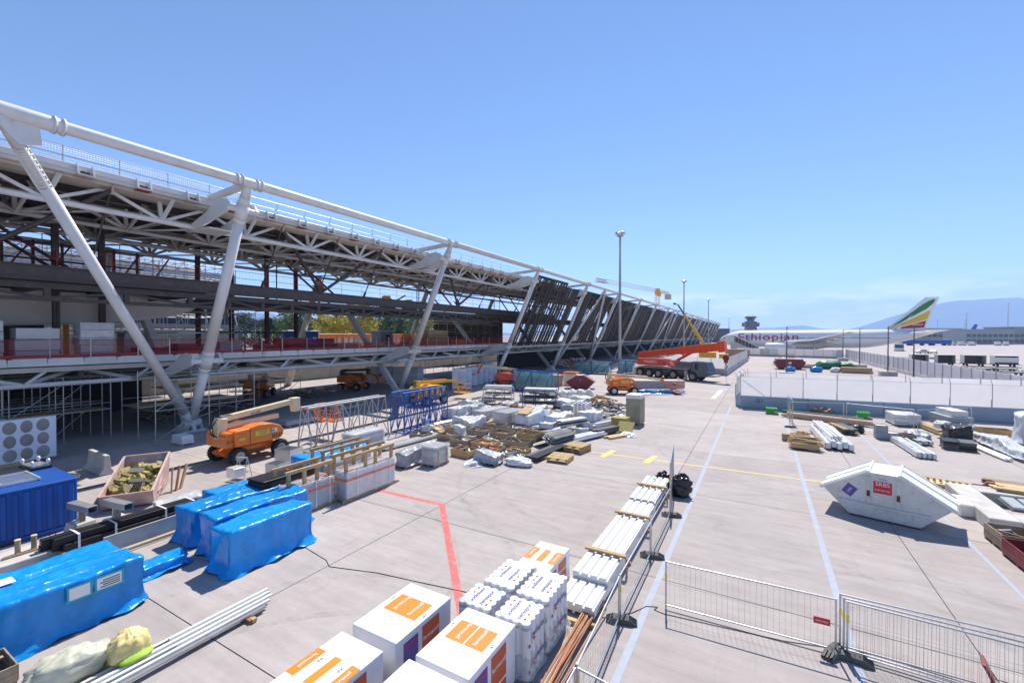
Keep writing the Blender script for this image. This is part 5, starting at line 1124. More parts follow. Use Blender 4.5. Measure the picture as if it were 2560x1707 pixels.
for i in range(7):
    b = MB(); n = 14; v = []
    for a in range(n + 1):
        for k in range(5):
            u = (a / n - .5) * 1.5; y_ = -1.1 + 2.2 * k / 4; v.append((u, y_ + .06 * i, .05 + i * .09 + .55 * math.exp(-(u / .55) ** 2) * (1 - .1 * i) + .035 * math.sin(a * 3.1) + .05 * noise.noise(Vector((u * 2, y_, i)))))
    b.add(v, [(a * 5 + k, a * 5 + k + 1, (a + 1) * 5 + k + 1, (a + 1) * 5 + k) for a in range(n) for k in range(4)]); o = b.build('sheet', 'galv' if i % 2 else 'dark_grey', cg); m_ = o.modifiers.new('solid', 'SOLIDIFY'); m_.thickness = .015
bars('long dark flat beams lying beside the yellow pallet', 'beam_bundle', 'beams', -10.5, 23.2, 4.2, 3, 1, .26, .12, ('black_steel', 'dark_grey'), R(-6), z0=.16)
for i, (x, y, rz, n, lab) in enumerate(((-9.45, 22.1, 4, 2, 'wooden pallet on the dark beams at the yard corner'), (-9.35, 24.4, -10, 3, 'stack of three pale wooden pallets near the yellow line'))):
    t = thing('pallet', lab, 'pallet', (x, y, 0), R(rz))
    for k in range(n):
        z = k * .145
        for s in (-.52, 0, .52): boxp('stringer', s - .05, s + .05, -.6, .6, z, z + .1, 'wood', t)
        for a in range(7): boxp('slat', -.6, .6, -.6 + a * .185, -.6 + a * .185 + .09, z + .1, z + .122, 'wood_pale', t)
bars('grey pipes wrapped in torn film beside the yellow-line pallets', 'pipe_bundle', 'pipes', -9.9, 27.4, 3.2, 5, 2, .16, .15, ('wrap_grey', 'galv', 'wrap_white'), R(-20), round_=True)
bars('black flat profiles stacked on a crate frame beside the olive panels', 'profile_bundle', 'metal profiles', -9.3, 29.4, 2.4, 4, 4, .16, .09, ('black_steel', 'dark_grey', 'hanger_steel'), R(-22))
bars('long wrapped profiles beside the tall wool block', 'profile_bundle', 'metal profiles', -10.0, 33.0, 4.0, 5, 2, .15, .12, ('wrap_grey', 'wrap_white', 'dark_grey'), R(-22))
bars('short timber planks on the ground before the olive panels', 'plank_stack', 'planks', -8.35, 28.9, 1.7, 3, 1, .17, .12, ('wood', 'wood_pale'), R(-28), z0=.02, blocks=False)
gb = thing('wool_block', 'tall grey-olive insulation block with white film cap standing alone', 'insulation', (-8.35, 34.1, 0), R(-4))
MB().bx(-.55, .55, -.6, .6, .1, 2.25).build('boards', 'wool_grey', gb, .03); MB().bx(-.575, .575, -.625, .625, 2.0, 2.31).build('film_cap', 'white_plastic', gb, .05, 2)
for s in (-.4, .4): boxp('bearer', s - .05, s + .05, -.6, .6, 0, .1, 'wood', gb)
for (x, y, z, rx, lab) in ((-8.9, 32.0, .1, 0, 'olive insulation boards stacked flat below the wool block'), (-8.15, 30.5, .12, 38, 'tilted olive insulation board lying before the stacked boards')):
    b = MB().box((0, 0, .36 if not rx else .3), (1.1, 1.0 if not rx else .95, .7 if not rx else .12), rot=Matrix.Rotation(R(rx), 3, 'X')); tag(setT(b.build('insulation_boards', 'mineral_wool'), (x, y, z), R(-5)), lab, 'insulation')
wrapped('thin white film scrap pile beside the tilted board', -7.75, 29.6, .9, .5, .12, 'wrap_white', 60, R(-10), pal=False)
heap('dark heap of pipe offcuts and rods near the tall wool block', 'scrap_heap', 'scrap heap', -12.3, 38.5, 2.6, 2.2, .75, 90, ('black_steel', 'dark_grey', 'galv', 'hanger_steel'), 5, (.5, 1.6), (.06, .14))
heap('heap of cardboard and wood offcuts behind the dark pipe heap', 'scrap_heap', 'scrap heap', -13.9, 42.5, 1.6, 1.4, .7, 45, ('cardboard', 'wood', 'wood_pale'), 6, (.3, .8), (.1, .3))
heap('scatter of bent rods and film between crates and wraps', 'scrap_heap', 'scrap heap', -19.2, 25.6, 1.5, 1.5, .35, 50, ('wrap_white', 'dark_grey', 'wood', 'galv'), 8, (.4, 1.2))
heap('jumble of boxes and black tubes by the shelf rack', 'scrap_heap', 'scrap heap', -19.5, 33.6, 1.6, 1.4, .8, 55, ('black_steel', 'cardboard', 'wood', 'dark_grey'), 9, (.3, 1.2))
heap('scatter of white plastic and timber by the open crates', 'scrap_heap', 'scrap heap', -11.9, 21.2, 1.0, .6, .22, 34, ('wrap_white', 'galv', 'dark_grey'), 10, (.2, .6))
def rack(label, x, y, lx, ly, h, mt, top):
    t = thing('metal_rack', label, 'rack', (x, y, 0), R(16))
    for sx_ in (-1, -.33, .33, 1):
        for s in (-1, 1): beamp('post', (sx_ * lx / 2, s * ly / 2, 0), (sx_ * lx / 2, s * ly / 2, h), .07, .07, mt, t)
    for z in (.5, 1.05, h):
        for s in (-1, 1): beamp('beam', (-lx / 2, s * ly / 2, z), (lx / 2, s * ly / 2, z), .06, .1, mt, t)
        MB().bx(-lx / 2 + .1, lx / 2 - .1, -ly / 2 + .05, ly / 2 - .05, z - .12, z + .1 if z < h else z + .22).build('load', top if z == h else ('black_steel' if z > 1 else 'dark_grey'), t, .05)
    return t
rack('galvanised storage rack with rolled sheet on top', -22.6, 37.3, 2.9, .9, 1.65, 'galv', 'alu'); rack('dark storage rack topped with a white board', -18.0, 37.2, 3.1, 1.0, 1.65, 'dark_grey', 'white_paint')
wrapped('grey wrapped low pallet beside the galvanised rack', -24.6, 37.6, 1.4, 2.2, .6, 'wrap_grey', 62, R(-5))
for i in range(5):
    b = MB().blob((0, 0, .42), (.5, .45, .5), 30 + i, .3, 18, 12, 1.8, .8); tag(setT(b.build('bulk_bag', 'sack_white'), (-19.6 + i * .85, 44.0 + i * .45, 0)), ('white bulk bag at the end of the row nearest the glass rack', 'second white bulk bag in the row from the glass rack', 'middle white bulk bag of the row before the maroon skip', 'fourth white bulk bag in the row from the glass rack', 'white bulk bag at the end of the row nearest the lift wheel')[i], 'bulk bag')
wrapped('wide white film covered stack behind the boxed pallet', -15.6, 38.6, 2.4, 2.0, .75, 'wrap_white', 64, R(-14)); wrapped('white film covered stack beside the cardboard heap', -16.0, 41.6, 2.6, 1.6, .7, 'wrap_white', 66, R(-10))
# glass racks
def glass_rack(label, x, y, lx, h, rz):
    t = thing('glass_rack', label, 'glass rack', (x, y, 0), rz)
    for sx_ in (-1, 0, 1):
        for s in (-.5, .5): rodp('post', (sx_ * lx / 2, s, 0), (sx_ * lx / 2, s, h), .05, 'blue_paint', t)
        rodp('cross_rail', (sx_ * lx / 2, -.5, h), (sx_ * lx / 2, .5, h), .05, 'blue_paint', t)
    for s in (-.5, .5):
        for z in (.08, h): rodp('rail', (-lx / 2, s, z), (lx / 2, s, z), .06, 'blue_paint', t)
        for i in range(4): a = -lx / 2 + lx * i / 4; rodp('brace', (a, s, .1), (a + lx / 4, s, h), .025, 'blue_paint', t, 6)
    for i in range(6):
        MB().box((0, -.4 + i * .15, h * .48 + .1), (lx * .94 - i * .1, .02, h * .82), rot=Matrix.Rotation(R(3), 3, 'X')).build('glass_pane', 'glass_teal', t)
    return t
glass_rack('blue rack of greenish glass panes beside the red-orange lift', -23.6, 47.2, 7.2, 2.5, R(-22)); glass_rack('blue rack of teal glass panes behind the maroon skip', -26.0, 75.0, 6.6, 2.1, R(5)); glass_rack('empty-looking blue rack at the foot of the tall mast', -20.6, 77.5, 2.6, 2.4, R(5))
def covered_skip(label, x, y, rz, mt, lid, sticker=True, white=False):
    t = thing('covered_skip', label, 'skip', (x, y, 0), rz)   # local x along, -y faces the viewer
    pr = [(-1.0, .06), (1.0, .06), (1.82, .9), (.46, 1.72), (-.46, 1.72), (-1.82, .9)]
    MB().prism(pr, -.85, .85).build('body', mt, t, .02)
    for a, b_, nm in (((-1.9, .86), (-.44, 1.76), 'lid'), ((.44, 1.76), (1.9, .86), 'lid')):
        MB().beam((a[0], 0, a[1]), (b_[0], 0, b_[1]), 1.86, .07).build(nm, lid, t, .015)
        dx, dz = b_[0] - a[0], b_[1] - a[1]; l = math.hypot(dx, dz); nx_, nz_ = -dz / l, dx / l
        for s in (-.87, .0, .87): beamp('lid_rib', (a[0] + nx_ * .06, s, a[1] + nz_ * .06), (b_[0] + nx_ * .06, s, b_[1] + nz_ * .06), .04, .03, lid, t)
        rodp('lid_hinge', (b_[0] if a[0] < 0 else a[0], -.95, 1.76), (b_[0] if a[0] < 0 else a[0], .95, 1.76), .05, lid, t, 10)
    boxp('top_plate', -.42, .42, -.86, .86, 1.721, 1.74, lid, t)
    for s in (-1, 1):
        boxp('side_band', -1.28, 1.28, s * .85 - .09, s * .85 + .09, .53, .57, mt, t)
        for x_ in (-.42, .42): boxp('side_rib', x_ - .06, x_ + .06, s * .85 - .05, s * .85 + .05, .582, 1.6, mt, t); rodp('lifting_lug', (x_, s * .9, .95), (x_, s * .97, .95), .045, 'rust', t, 10); boxp('lug_plate', x_ - .045, x_ + .045, s * .903 - .003, s * .903 + .003, .86, 1.08, 'rust', t)
    for x_ in (-1.0, .8): boxp('skid', x_, x_ + .2, -.8, .8, 0, .06, 'rust', t)
    if white:
        y_ = -.856
        boxp('red_sign', -.28, .24, y_ - .006, y_ - .001, 1.02, 1.46, 'print_red', t)
        text('SRBS', .2, 'print_white', t, (-.02, y_ - .012, 1.36), (R(90), 0, 0)); text('0 897 897 901', .075, 'print_white', t, (-.02, y_ - .012, 1.14), (R(90), 0, 0)); text('MA TARE', .05, 'print_black', t, (-.02, y_ - .004, 1.54), (R(90), 0, 0))
        MB().box((-.98, y_ - .003, .96), (.34, .006, .40), rot=Matrix.Rotation(R(32), 3, 'Y')).build('purple_sign', 'print_purple', t); text('LISA', .12, 'print_white', t, (-.98, y_ - .012, .96), (R(90), R(-55), 0))
    elif sticker: MB().lathe([(-.856, .19), (-.862, .19), (-.862, .001)], 16, 'y', (0, 0, 1.15)).build('round_emblem', 'print_blue', t); MB().box((0, -.866, 1.15), (.22, .004, .06), rot=Matrix.Rotation(R(40), 3, 'Y')).build('emblem_bar', 'print_white', t)
    return t
u = Vector((.967, -.255, 0)); n_ = Vector((.255, .967, 0)); c_ = Vector((2.99, 20.77, 0)) + u * .965 + n_ * .87
covered_skip('large white covered skip with red and purple stickers', c_.x, c_.y, math.atan2(-.255, .967), 'skip_white', 'white_paint', white=True)
covered_skip('maroon covered skip with a round blue emblem beside the cream-armed lift', -20.2, 53.6, R(20), 'maroon', 'pinkish')
# white brick and block packs at the undercroft edge
for i in range(7):
    t = thing('block_pack', ('tall white block pack at the undercroft corner', 'tall white block pack second along from the undercroft corner', 'tall white block pack in the middle of the row by the column', 'tall white block pack with blue-grey lid strip', 'tall white block pack just short of the third column', 'tall white block pack against the third column', 'tall white block pack at the far end of the row')[i], 'block pack', (-33.2 - .3 * i, 45.2 + i * 1.75, 0), R(28))
    for k in range(6):
        for q in range(2): boxp('block', -.8 + .81 * q, -.01 + .81 * q, -.75, .75, .12 + k * .42, .12 + k * .42 + .405, 'poly_pale', t)
    boxp('pallet', -.8, .8, -.75, .75, 0, .11, 'wood_old', t)
for i in range(4):
    t = thing('block_pack', ('white brick pack in deep shade nearest the pale wall', 'white brick pack in deep shade second from the pale wall', 'white brick pack in deep shade beside the dark lift', 'white brick pack in deep shade at the inner leg')[i], 'block pack', (-47.5 + 2.0 * i, 44.5 + i * .6, 0), R(10))
    for k in range(6): boxp('block', -.85, .85, -.8, .8, .12 + k * .38, .12 + k * .38 + .36, 'poly_pale', t)
    boxp('pallet', -.8, .8, -.75, .75, 0, .11, 'wood_old', t)
for i, (x, y, lab) in enumerate(((-46.8, 54, 'corrugated shelter roof of pale sheets in the undercroft shade'),)):
    t = thing('sheet_shelter', lab, 'shelter', (x, y, 0))
    for sx_ in (-3, 3):
        for sy_ in (-4, 4): rodp('post', (sx_, sy_, 0), (sx_, sy_, 2.9), .06, 'galv', t)
    for k in range(8): MB().beam((-3.2, -4 + k * 1.1, 2.9), (3.2, -4 + k * 1.1, 3.1), 1.04, .04).build('roof_sheet', 'rail_pale', t)
red_pile = heap('heap of red and white debris in the shade beyond the slatted facade', 'scrap_heap', 'scrap heap', -36, 92, 5, 9, 1.6, 120, ('red_paint', 'white_paint', 'wood', 'orange_paint', 'pale_panel'), 12, (.6, 2.4), (.15, .6))
bars('grey I-beams stacked behind the cream-armed lift', 'beam_bundle', 'beams', -11.2, 56.0, 6.2, 4, 2, .5, .5, ('grey_steel', 'pinkish', 'dark_grey'), R(-62), z0=.3, jit=.5)
bt = MB().wrap(6.0, .9, .3, 71, .2, .08, .2, .2); tag(setT(bt.build('blue_tarp', 'tarp_blue'), (-10.6, 53.6, 0), R(24)), 'crumpled strip of blue tarpaulin behind the cream-armed lift', 'tarpaulin')
for i, (x, y, h, lab) in enumerate(((-24.2, 54.5, 1.3, 'brown timber crate behind the maroon skip'), (-22.6, 56.5, 1.6, 'orange topped site box behind the maroon skip'))):
    t = thing('site_box', lab, 'box', (x, y, 0)); MB().bx(-.9, .9, -.7, .7, 0, h).build('body', 'wood' if i == 0 else 'white_paint', t, .02); MB().bx(-.95, .95, -.75, .75, h + .002, h + .22).build('lid', 'orange_paint' if i else 'wood', t, .04)
# loads by the first column and along the drain
for x, y, lx, ly, h, mt, lab in ((-31.5, 13.8, 1.3, .7, .5, 'poly_pale', 'pale blue boards on a pallet in the column shadow'), (-31.8, 17.0, .8, 3.0, .3, 'poly_pale', 'long pale boards on a pallet at the first column base'), (-31.0, 21.5, 1.2, 3.0, .35, 'grey_steel', 'grey sheets lying in the terminal shadow'), (-33, 27.5, 1, 3.4, .3, 'galv', 'galvanised channels lying in the terminal shadow')):
    t = thing('board_stack', lab, 'boards', (x, y, 0))
    for s in (-.4, .4): boxp('bearer', -lx / 2, lx / 2, s * ly - .06, s * ly + .06, 0, .1, 'wood', t)
    for k in range(4): boxp('board', -lx / 2 + .02 * k, lx / 2 - .01 * k, -ly / 2 + .03 * (k % 2), ly / 2 - .02 * k, .1 + h * k / 4, .1 + h * (k + .9) / 4, mt, t)
# things standing on the first-floor deck
DZ = 5.085
def deck(label, x, y, lx, ly, h, mt, n=4, name='deck_stack', cat='stack'):
    t = thing(name, label, cat, (x, y, DZ))
    for s in (-1, 1): boxp('bearer', -lx / 2, lx / 2, s * ly * .3 - .06, s * ly * .3 + .06, 0, .1, 'wood', t)
    for k in range(n): boxp('layer', -lx / 2 + rnd.uniform(0, .06), lx / 2 - rnd.uniform(0, .06), -ly / 2 + rnd.uniform(0, .08), ly / 2 - rnd.uniform(0, .08), .1 + h * k / n, .1 + h * (k + .94) / n, mt, t)
    return t
for x, y, lx, ly, h, mt, n, lab in ((-39.5, 7.0, 1.4, 1.7, 2.5, 'wrap_white', 4, 'white insulation stack on the deck by the left net posts'), (-39.6, 9.3, 1.3, 2.0, 2.1, 'card_white', 3, 'lower white insulation stack on the deck with torn film'), (-39.3, 12.0, 1.3, 1.8, 2.5, 'wrap_white', 5, 'white insulation stack on the deck beside the braced column'), (-38.6, 6.6, .9, .9, .8, 'cardboard', 3, 'cardboard stack behind the deck netting'),
        (-40, 15.5, 1.2, 2.2, .7, 'red_paint', 5, 'red formwork stack on the deck behind the first column'), (-41, 18.5, 1.5, 2.4, .6, 'dark_grey', 4, 'dark steel stack on the deck past the first column'), (-41, 21.5, 1.3, 2, 1.1, 'wrap_grey', 4, 'grey wrapped stack on the deck by the stair posts'), (-39.5, 24, 1.2, 1.8, .8, 'red_paint', 3, 'red formwork stack on the deck by the stair posts'), (-40.2, 28.5, 1.4, 4.2, .75, 'interior_dark', 4, 'long dark beam stack on the deck in the second bay'), (-40.2, 33.5, 1.4, 3.2, .8, 'wood_old', 4, 'weathered timber stack on the deck in the second bay'),
        (-41, 27.5, 1.2, 3.0, 1.4, 'red_paint', 3, 'tall red formwork table on the deck in the second bay'), (-40, 37.6, 1.4, 2.2, .8, 'wood', 5, 'brown timber stack on the deck behind the second column'), (-41.5, 50, 2.2, 4.6, 2.4, 'cardboard', 4, 'big tan plywood stack on the deck near the slatted facade'), (-42, 46, 1.8, 1.8, 1.6, 'orange_paint', 2, 'orange machine crate on the deck near the plywood')):
    deck(lab, x, y, lx, ly, h, mt, n)
heap('heap of dark rods and film on the deck before the grey cabin', 'rod_heap', 'scrap heap', -41, 40.5, 1.4, 3.2, .7, 60, ('black_steel', 'dark_grey', 'grey_steel'), 15, (.6, 2), (.05, .12)).location.z = DZ
heap('heap of grey and brown debris on the deck behind the first column', 'rod_heap', 'scrap heap', -43, 20, 1.6, 3.5, .9, 60, ('grey_steel', 'wood_old', 'dark_grey', 'red_paint'), 16, (.6, 2), (.06, .2)).location.z = DZ
for x, y, z, mt, lab in ((-43, 42.6, 10.02, 'yellow_paint', 'yellow and maroon lift machine on the upper gallery'), (-45, 49, 10.02, 'yellow_paint', 'yellow lift machine on the gallery by the slatted facade'), (-44, 47.5, DZ, 'yellow_paint', 'yellow lift machine on the deck near the slatted facade')):
    t = thing('scissor_lift', lab, 'lift', (x, y, z), R(70))
    MB().bx(-1, 1, -.5, .5, .15, .8).build('base', 'maroon', t, .04); MB().bx(-.6, .3, -.45, .45, .8, 2.0).build('hood', mt, t, .1, 2); MB().beam((-.2, 0, 1.9), (1.9, 0, .7), .3, .3).build('arm', mt, t); MB().beam((1.2, 0, 1.4), (2.6, 0, 2.2), .18, .2).build('arm', mt, t)
    for s in (-.7, .7):
        for q in (-.5, .5): rodp('wheel', (s, q - .1, .2), (s, q + .1, .2), .2, 'rubber', t, 12)
for y, h, mt, lab in ((31, 2.2, 'blue_paint', 'blue portable cabin standing beyond the deck'), (34.2, 2.2, 'blue_paint', 'second blue portable cabin by the far white leg')):
    t = thing('portable_toilet', lab, 'portable toilet', (-51, y + 3, DZ)); MB().bx(-.55, .55, -.55, .55, 0, h).build('body', mt, t, .03); MB().bx(-.6, .6, -.6, .6, h + .002, h + .15).build('roof', 'white_plastic', t, .03); boxp('vent_panel', .551, .556, -.3, .3, 1.2, 1.5, 'white_plastic', t)
sc_ = thing('site_cabins', 'row of orange stacked site cabins in front of the yellow trees', 'site cabins', (-88, 78, 0), R(-4))
for l in range(2):
    for i in range(5):
        y = -12 + i * 6.1; k = thing_part('cabin', sc_); MB().bx(-1.2, 1.2, y, y + 6.0, .1 + l * 3.6, 3.6 + l * 3.6).build('body', 'orange_paint', k, .05)
        for a in range(4): boxp('window', 1.201, 1.22, y + .4 + a * 1.4, y + 1.3 + a * 1.4, 1.3 + l * 3.6, 2.7 + l * 3.6, 'pale_panel', k)
gc = thing('guard_cabin', 'small grey cabin with dark window on the deck', 'cabin', (-49, 47.5, DZ)); MB().bx(-1, 1, -1.2, 1.2, 0, 2.3).build('body', 'cabin_grey', gc, .04); MB().bx(-1.1, 1.1, -1.3, 1.3, 2.302, 2.45).build('roof', 'white_paint', gc); boxp('window', 1.001, 1.015, -.4, .5, .9, 1.8, 'glass_dark', gc)

FS = [(-20.6, 24.4, 'between the blue cage and the crates'), (-17.2, 20.6, 'beside the long pale profiles'), (-12.3, 27.3, 'behind the corrugated pile'), (-10.9, 30.7, 'at the end of the black profiles'), (-20.9, 32.6, 'beside the grey film pallet'), (-14.2, 34.6, 'behind the upright panels'), (-17.2, 33.2, 'between two wrapped pallets'), (-22.3, 26.0, 'at the foot of the blue cage'), (-9.9, 35.6, 'behind the tall wool block'), (-18.4, 40.4, 'before the bulk bags'), (-13.2, 19.4, 'next to the square film pallet')]
for i, (x, y, wh) in enumerate(FS):
    b = MB().wrap(rnd.uniform(.7, 1.4), rnd.uniform(.5, 1.1), rnd.uniform(.18, .42), 200 + i, .09, .16, .16, .4, .0, .05)
    tag(setT(b.build('film_scrap', 'wrap_white'), (x, y, 0), rnd.uniform(0, 3)), 'crumpled white film scrap lying ' + wh, 'film')
for i, (x, y, rz, lab) in enumerate(((-17.9, 28.2, 20, 'long thin timber laths beside the big white film heap'), (-12.4, 28.2, -35, 'pale timber laths beside the small sack pallet'), (-21.6, 34.6, -15, 'timber laths at the shelf rack foot'), (-15.9, 35.2, 40, 'crossed timber laths behind the layered pallets'))):
    bars(lab, 'lath_bundle', 'timber laths', x, y, 2.6, 4, 2, .08, .06, ('wood', 'wood_pale', 'wood_old'), R(rz), .4)

MW = [(-20.3, 35.2, 1.2, 1.6, .6, 'film covered pallet between the two storage racks'), (-16.2, 33.0, 1.1, 1.8, .8, 'white film pallet behind the layered frame pallet'), (-12.2, 35.4, 1.6, 1.2, .6, 'low film pallet between upright panels and pipe heap'), (-20.6, 40.2, 1.8, 1.4, .7, 'white film pallet behind the dark storage rack'), (-10.6, 28.6, .9, 1.4, .4, 'small film pallet between pipes and black profiles'), (-22.4, 33.2, 1.0, 1.5, .55, 'small grey film pallet near the yellow lift'), (-14.6, 36.2, 1.5, 1.3, .65, 'torn film pallet beside the wide white stack'), (-17.6, 24.0, .7, .6, .62, 'film bundle dropped among the open crates')]
for i, (a, b_, lx, ly, h, lab) in enumerate(MW): wrapped(lab, a, b_, lx, ly, h, 'wrap_white' if i % 3 else 'wrap_grey', 301 + i, R(rnd.uniform(-20, 20)), pal=i % 2 == 0)
for i, (a, b_, l, rz, mt, lab) in enumerate(((-13.4, 29.9, 3.0, -30, ('galv', 'alu'), 'thin silver tubes across the yard beside the tube trestle'), (-20.0, 24.6, 3.2, 55, ('wood', 'wood_pale'), 'long pale planks by the blue transport cage'), (-11.6, 34.0, 3.4, -18, ('dark_grey', 'galv'), 'dark angle bars behind the long wrapped profiles'), (-17.2, 35.4, 3.0, 65, ('alu', 'white_paint'), 'white battens before the dark storage rack'))): bars(lab, 'bar_bundle', 'bars', a, b_, l, 6, 2, .07, .06, mt, R(rz), .5)
heap('scatter of grey mineral scraps round the open crates', 'scrap_heap', 'scrap heap', -15.4, 23.7, 2.6, 2.6, .25, 70, ('pale_panel', 'galv', 'wood_pale', 'wrap_white'), 61, (.2, .8))
heap('scatter of film and tubes along the yard middle', 'scrap_heap', 'scrap heap', -15.0, 33.0, 3.2, 2.6, .4, 80, ('wrap_white', 'galv', 'wood', 'dark_grey'), 62, (.3, 1.3))
for x, y, lx, ly, h, mt, n, lab in ((-39.6, 17.5, 1.1, 1.4, 1.0, 'red_paint', 3, 'red formwork pack on the deck between the first column and dark steel'), (-42.5, 15.5, 1.4, 2.0, 1.8, 'wrap_grey', 5, 'tall grey pack on the deck behind the red formwork'), (-40.6, 31.2, 1.2, 1.4, 1.3, 'dark_red_steel', 3, 'maroon steel pack on the deck in the second bay'), (-40.0, 43.6, 1.4, 2.0, .9, 'wood_old', 4, 'timber pack on the deck past the grey cabin'), (-42.5, 55.5, 2.0, 3.0, 1.6, 'dark_red_steel', 3, 'maroon steel pack on the deck beside the plywood'), (-39.8, 54.0, 1.2, 2.4, 1.0, 'orange_paint', 3, 'orange formwork pack on the deck before the slatted facade')): deck(lab, x, y, lx, ly, h, mt, n)
heap('dark heap of props and planks in the undercroft shade', 'prop_heap', 'scrap heap', -42.5, 20, 2.2, 5, 1.0, 90, ('dark_grey', 'galv', 'wood_old', 'rust'), 63, (.8, 2.8), (.06, .16))
heap('heap of planks and props under the deck beside the shaded lift', 'prop_heap', 'scrap heap', -44, 32.5, 1.8, 3, .8, 60, ('wood_old', 'galv', 'dark_grey'), 64, (.8, 2.6), (.06, .16))
# ------------------------------------------------------------------ storage on the right
heap('pallet heaped with pale timber offcuts on the blue line', 'timber_heap', 'timber', 2.35, 31.6, .3, .6, .75, 110, ('wood_pale', 'wood'), 21, (.9, 1.5), (.04, .08), -.15)
boxp('timber_box', -.68, .68, -.6, .6, .12, .42, 'wood', bpy.data.objects['timber_heap'])
heap('smaller heap of pale timber offcuts behind the big one', 'timber_heap', 'timber', 2.35, 33.3, .5, .5, .8, 60, ('wood_pale', 'wood'), 22, (.3, .9), (.04, .09))
tb = MB().bx(-.5, .5, -.3, .3, 0, .45).build('brown_box', 'wood_old', None, .01); tag(setT(tb, (1.75, 33.6, 0)), 'dark brown box beside the timber heaps', 'box')
wb = thing('wrapped_profiles', 'sloping bundle of white wrapped profiles beside the timber heaps', 'wrapped profiles', (4.0, 35, 0), R(3))
for i in range(5):
    MB().wrap(.26, 6.2, .34, 80 + i, .2, .02, .01, .03, .1 + .1 * (i % 2), 0).build('profile', 'wrap_white', wb).location.x = -.62 + i * .28
    MB().bx(-.11, .11, -3.13, -3.10, .12 + .1 * (i % 2), .42).build('end_cap', 'card_white', wb).location.x = -.62 + i * .28
for i in range(3): MB().beam((-.3 + i * .22, -2.2, .62), (-.5 + i * .2, 3.0, .66), .16, .16).build('profile', 'sheet_white', wb)
for y in (-2.2, 2): boxp('bearer', -.8, .7, y - .06, y + .06, 0, .1, 'wood_old', wb)
lw = thing('wrapped_profiles', 'long low white wrapped bundle lying alone on the concrete', 'wrapped profiles', (7.85, 34.4, 0), R(4))
for i in range(4): MB().wrap(.2, 4.6, .26, 90 + i, .2, .02, .01, .03, .07, 0).build('profile', 'wrap_white', lw).location.x = -.32 + i * .21
for y in (-1.7, 1.7): boxp('bearer', -.5, .5, y - .06, y + .06, 0, .07, 'wood_old', lw)
for x, y, n, lab in ((6.95, 37.2, 2, 'stack of two grey plastic bins with white contents'), (7.55, 37.3, 1, 'single grey plastic bin beside the stacked bins')):
    t = thing('plastic_bin', lab, 'bin', (x, y, 0))
    for k in range(n):
        for s in (-1, 1): boxp('wall', s * .3 - .015, s * .3 + .015, -.35, .35, .02 + k * .46, .46 + k * .46, 'cabin_grey', t); boxp('wall', -.284, .284, s * .35 - .015, s * .35 + .015, .02 + k * .46, .46 + k * .46, 'cabin_grey', t)
        boxp('floor', -.284, .284, -.33, .33, .02 + k * .46, .05 + k * .46, 'cabin_grey', t)
    boxp('contents', -.27, .27, -.32, .32, .3 + .46 * (n - 1), .42 + .46 * (n - 1), 'sack_white', t)
crate('brown crate tilted open beside the grey bins', 8.25, 37.0, .7, .6, .5, 'wood_old', R(5))
wrapped('black tank wrapped with pale ropes on the yard', 11.1, 38.9, 1.2, 1.1, .85, 'black_plastic', 95, R(4)); sack('pale film bundle on top of the black tank', 10.6, 39.6, .6, (.45, .4, .3), 'sack_white', 15, 0, False)
for i, x in enumerate((9.95, 10.7)): bars(('black wrapped slabs stacked nearer the white bundle', 'black wrapped slabs stacked nearer the bubble wrap')[i], 'slab_stack', 'slabs', x, 36.0, 1.2, 1, 5, .68, .085, ('black_steel', 'dark_grey', 'black_plastic'), R(-8), .06, z0=.08)
wrapped('white wrapped low pallet behind the black slabs', 9.0, 38.3, 1.1, 1.2, .4, 'wrap_white', 97, R(5)); bars('galvanised brackets on a low pallet near the white bundle', 'bracket_stack', 'metal parts', 8.75, 36.6, 1.3, 4, 2, .18, .1, ('galv', 'grey_steel'), R(10), .1, z0=.1)
bars('stack of yellow timber boards lying before the blue barrier', 'board_stack', 'timber boards', 10.75, 41.9, 3.4, 5, 2, .16, .12, ('wood_pale', 'wood', 'wood_old'), R(8), .3)
bars('white boards wrapped in film by the blue barrier', 'board_stack', 'boards', 9.5, 43.9, 2.0, 2, 5, .8, .15, ('white_paint', 'wrap_white'), R(4), .12, z0=.12)
bars('tall grey panel stack by the blue barrier', 'panel_stack', 'panels', 12.6, 45.6, 2.6, 1, 5, 1.5, .13, ('cabin_grey', 'galv'), R(10), .1, z0=.1)
bars('timber-topped white panel pack on the grey panel stack', 'panel_pack', 'panels', 12.7, 45.6, 2.0, 1, 2, 1.0, .2, ('white_paint', 'wood'), R(10), .05, z0=.78, blocks=False)
wrapped('long bubble wrapped pallet train at the yard edge', 12.6, 36.6, 1.0, 5.6, .65, 'wrap_white', 99, R(2)); wrapped('tall white film wrapped tower at the yard edge', 14.6, 39.4, 1.2, 1.3, 1.95, 'wrap_white', 101, 0)
bars('white plastic pipes beside the bubble wrapped train', 'pipe_bundle', 'pipes', 11.5, 36.0, 4.4, 3, 1, .16, .15, ('white_plastic', 'wrap_white'), R(6), .2, round_=True, z0=.03)
crate('timber crate of metal scraps beside the wrapped tower', 13.6, 41.2, 1.5, 1.0, .6, 'wood', R(4), (('galv', 'dark_grey', 'white_paint'), 24)); bars('dark pipe fittings on a pallet behind the black tank', 'fitting_stack', 'metal parts', 12.3, 40.6, 1.2, 5, 2, .16, .14, ('dark_grey', 'grey_steel'), R(20), .2, round_=True, z0=.12)
heap('loose grey metal offcuts before the panel stack', 'scrap_heap', 'scrap heap', 12.6, 43.4, 1.4, .8, .35, 40, ('galv', 'grey_steel', 'dark_grey'), 31, (.4, 1.4))
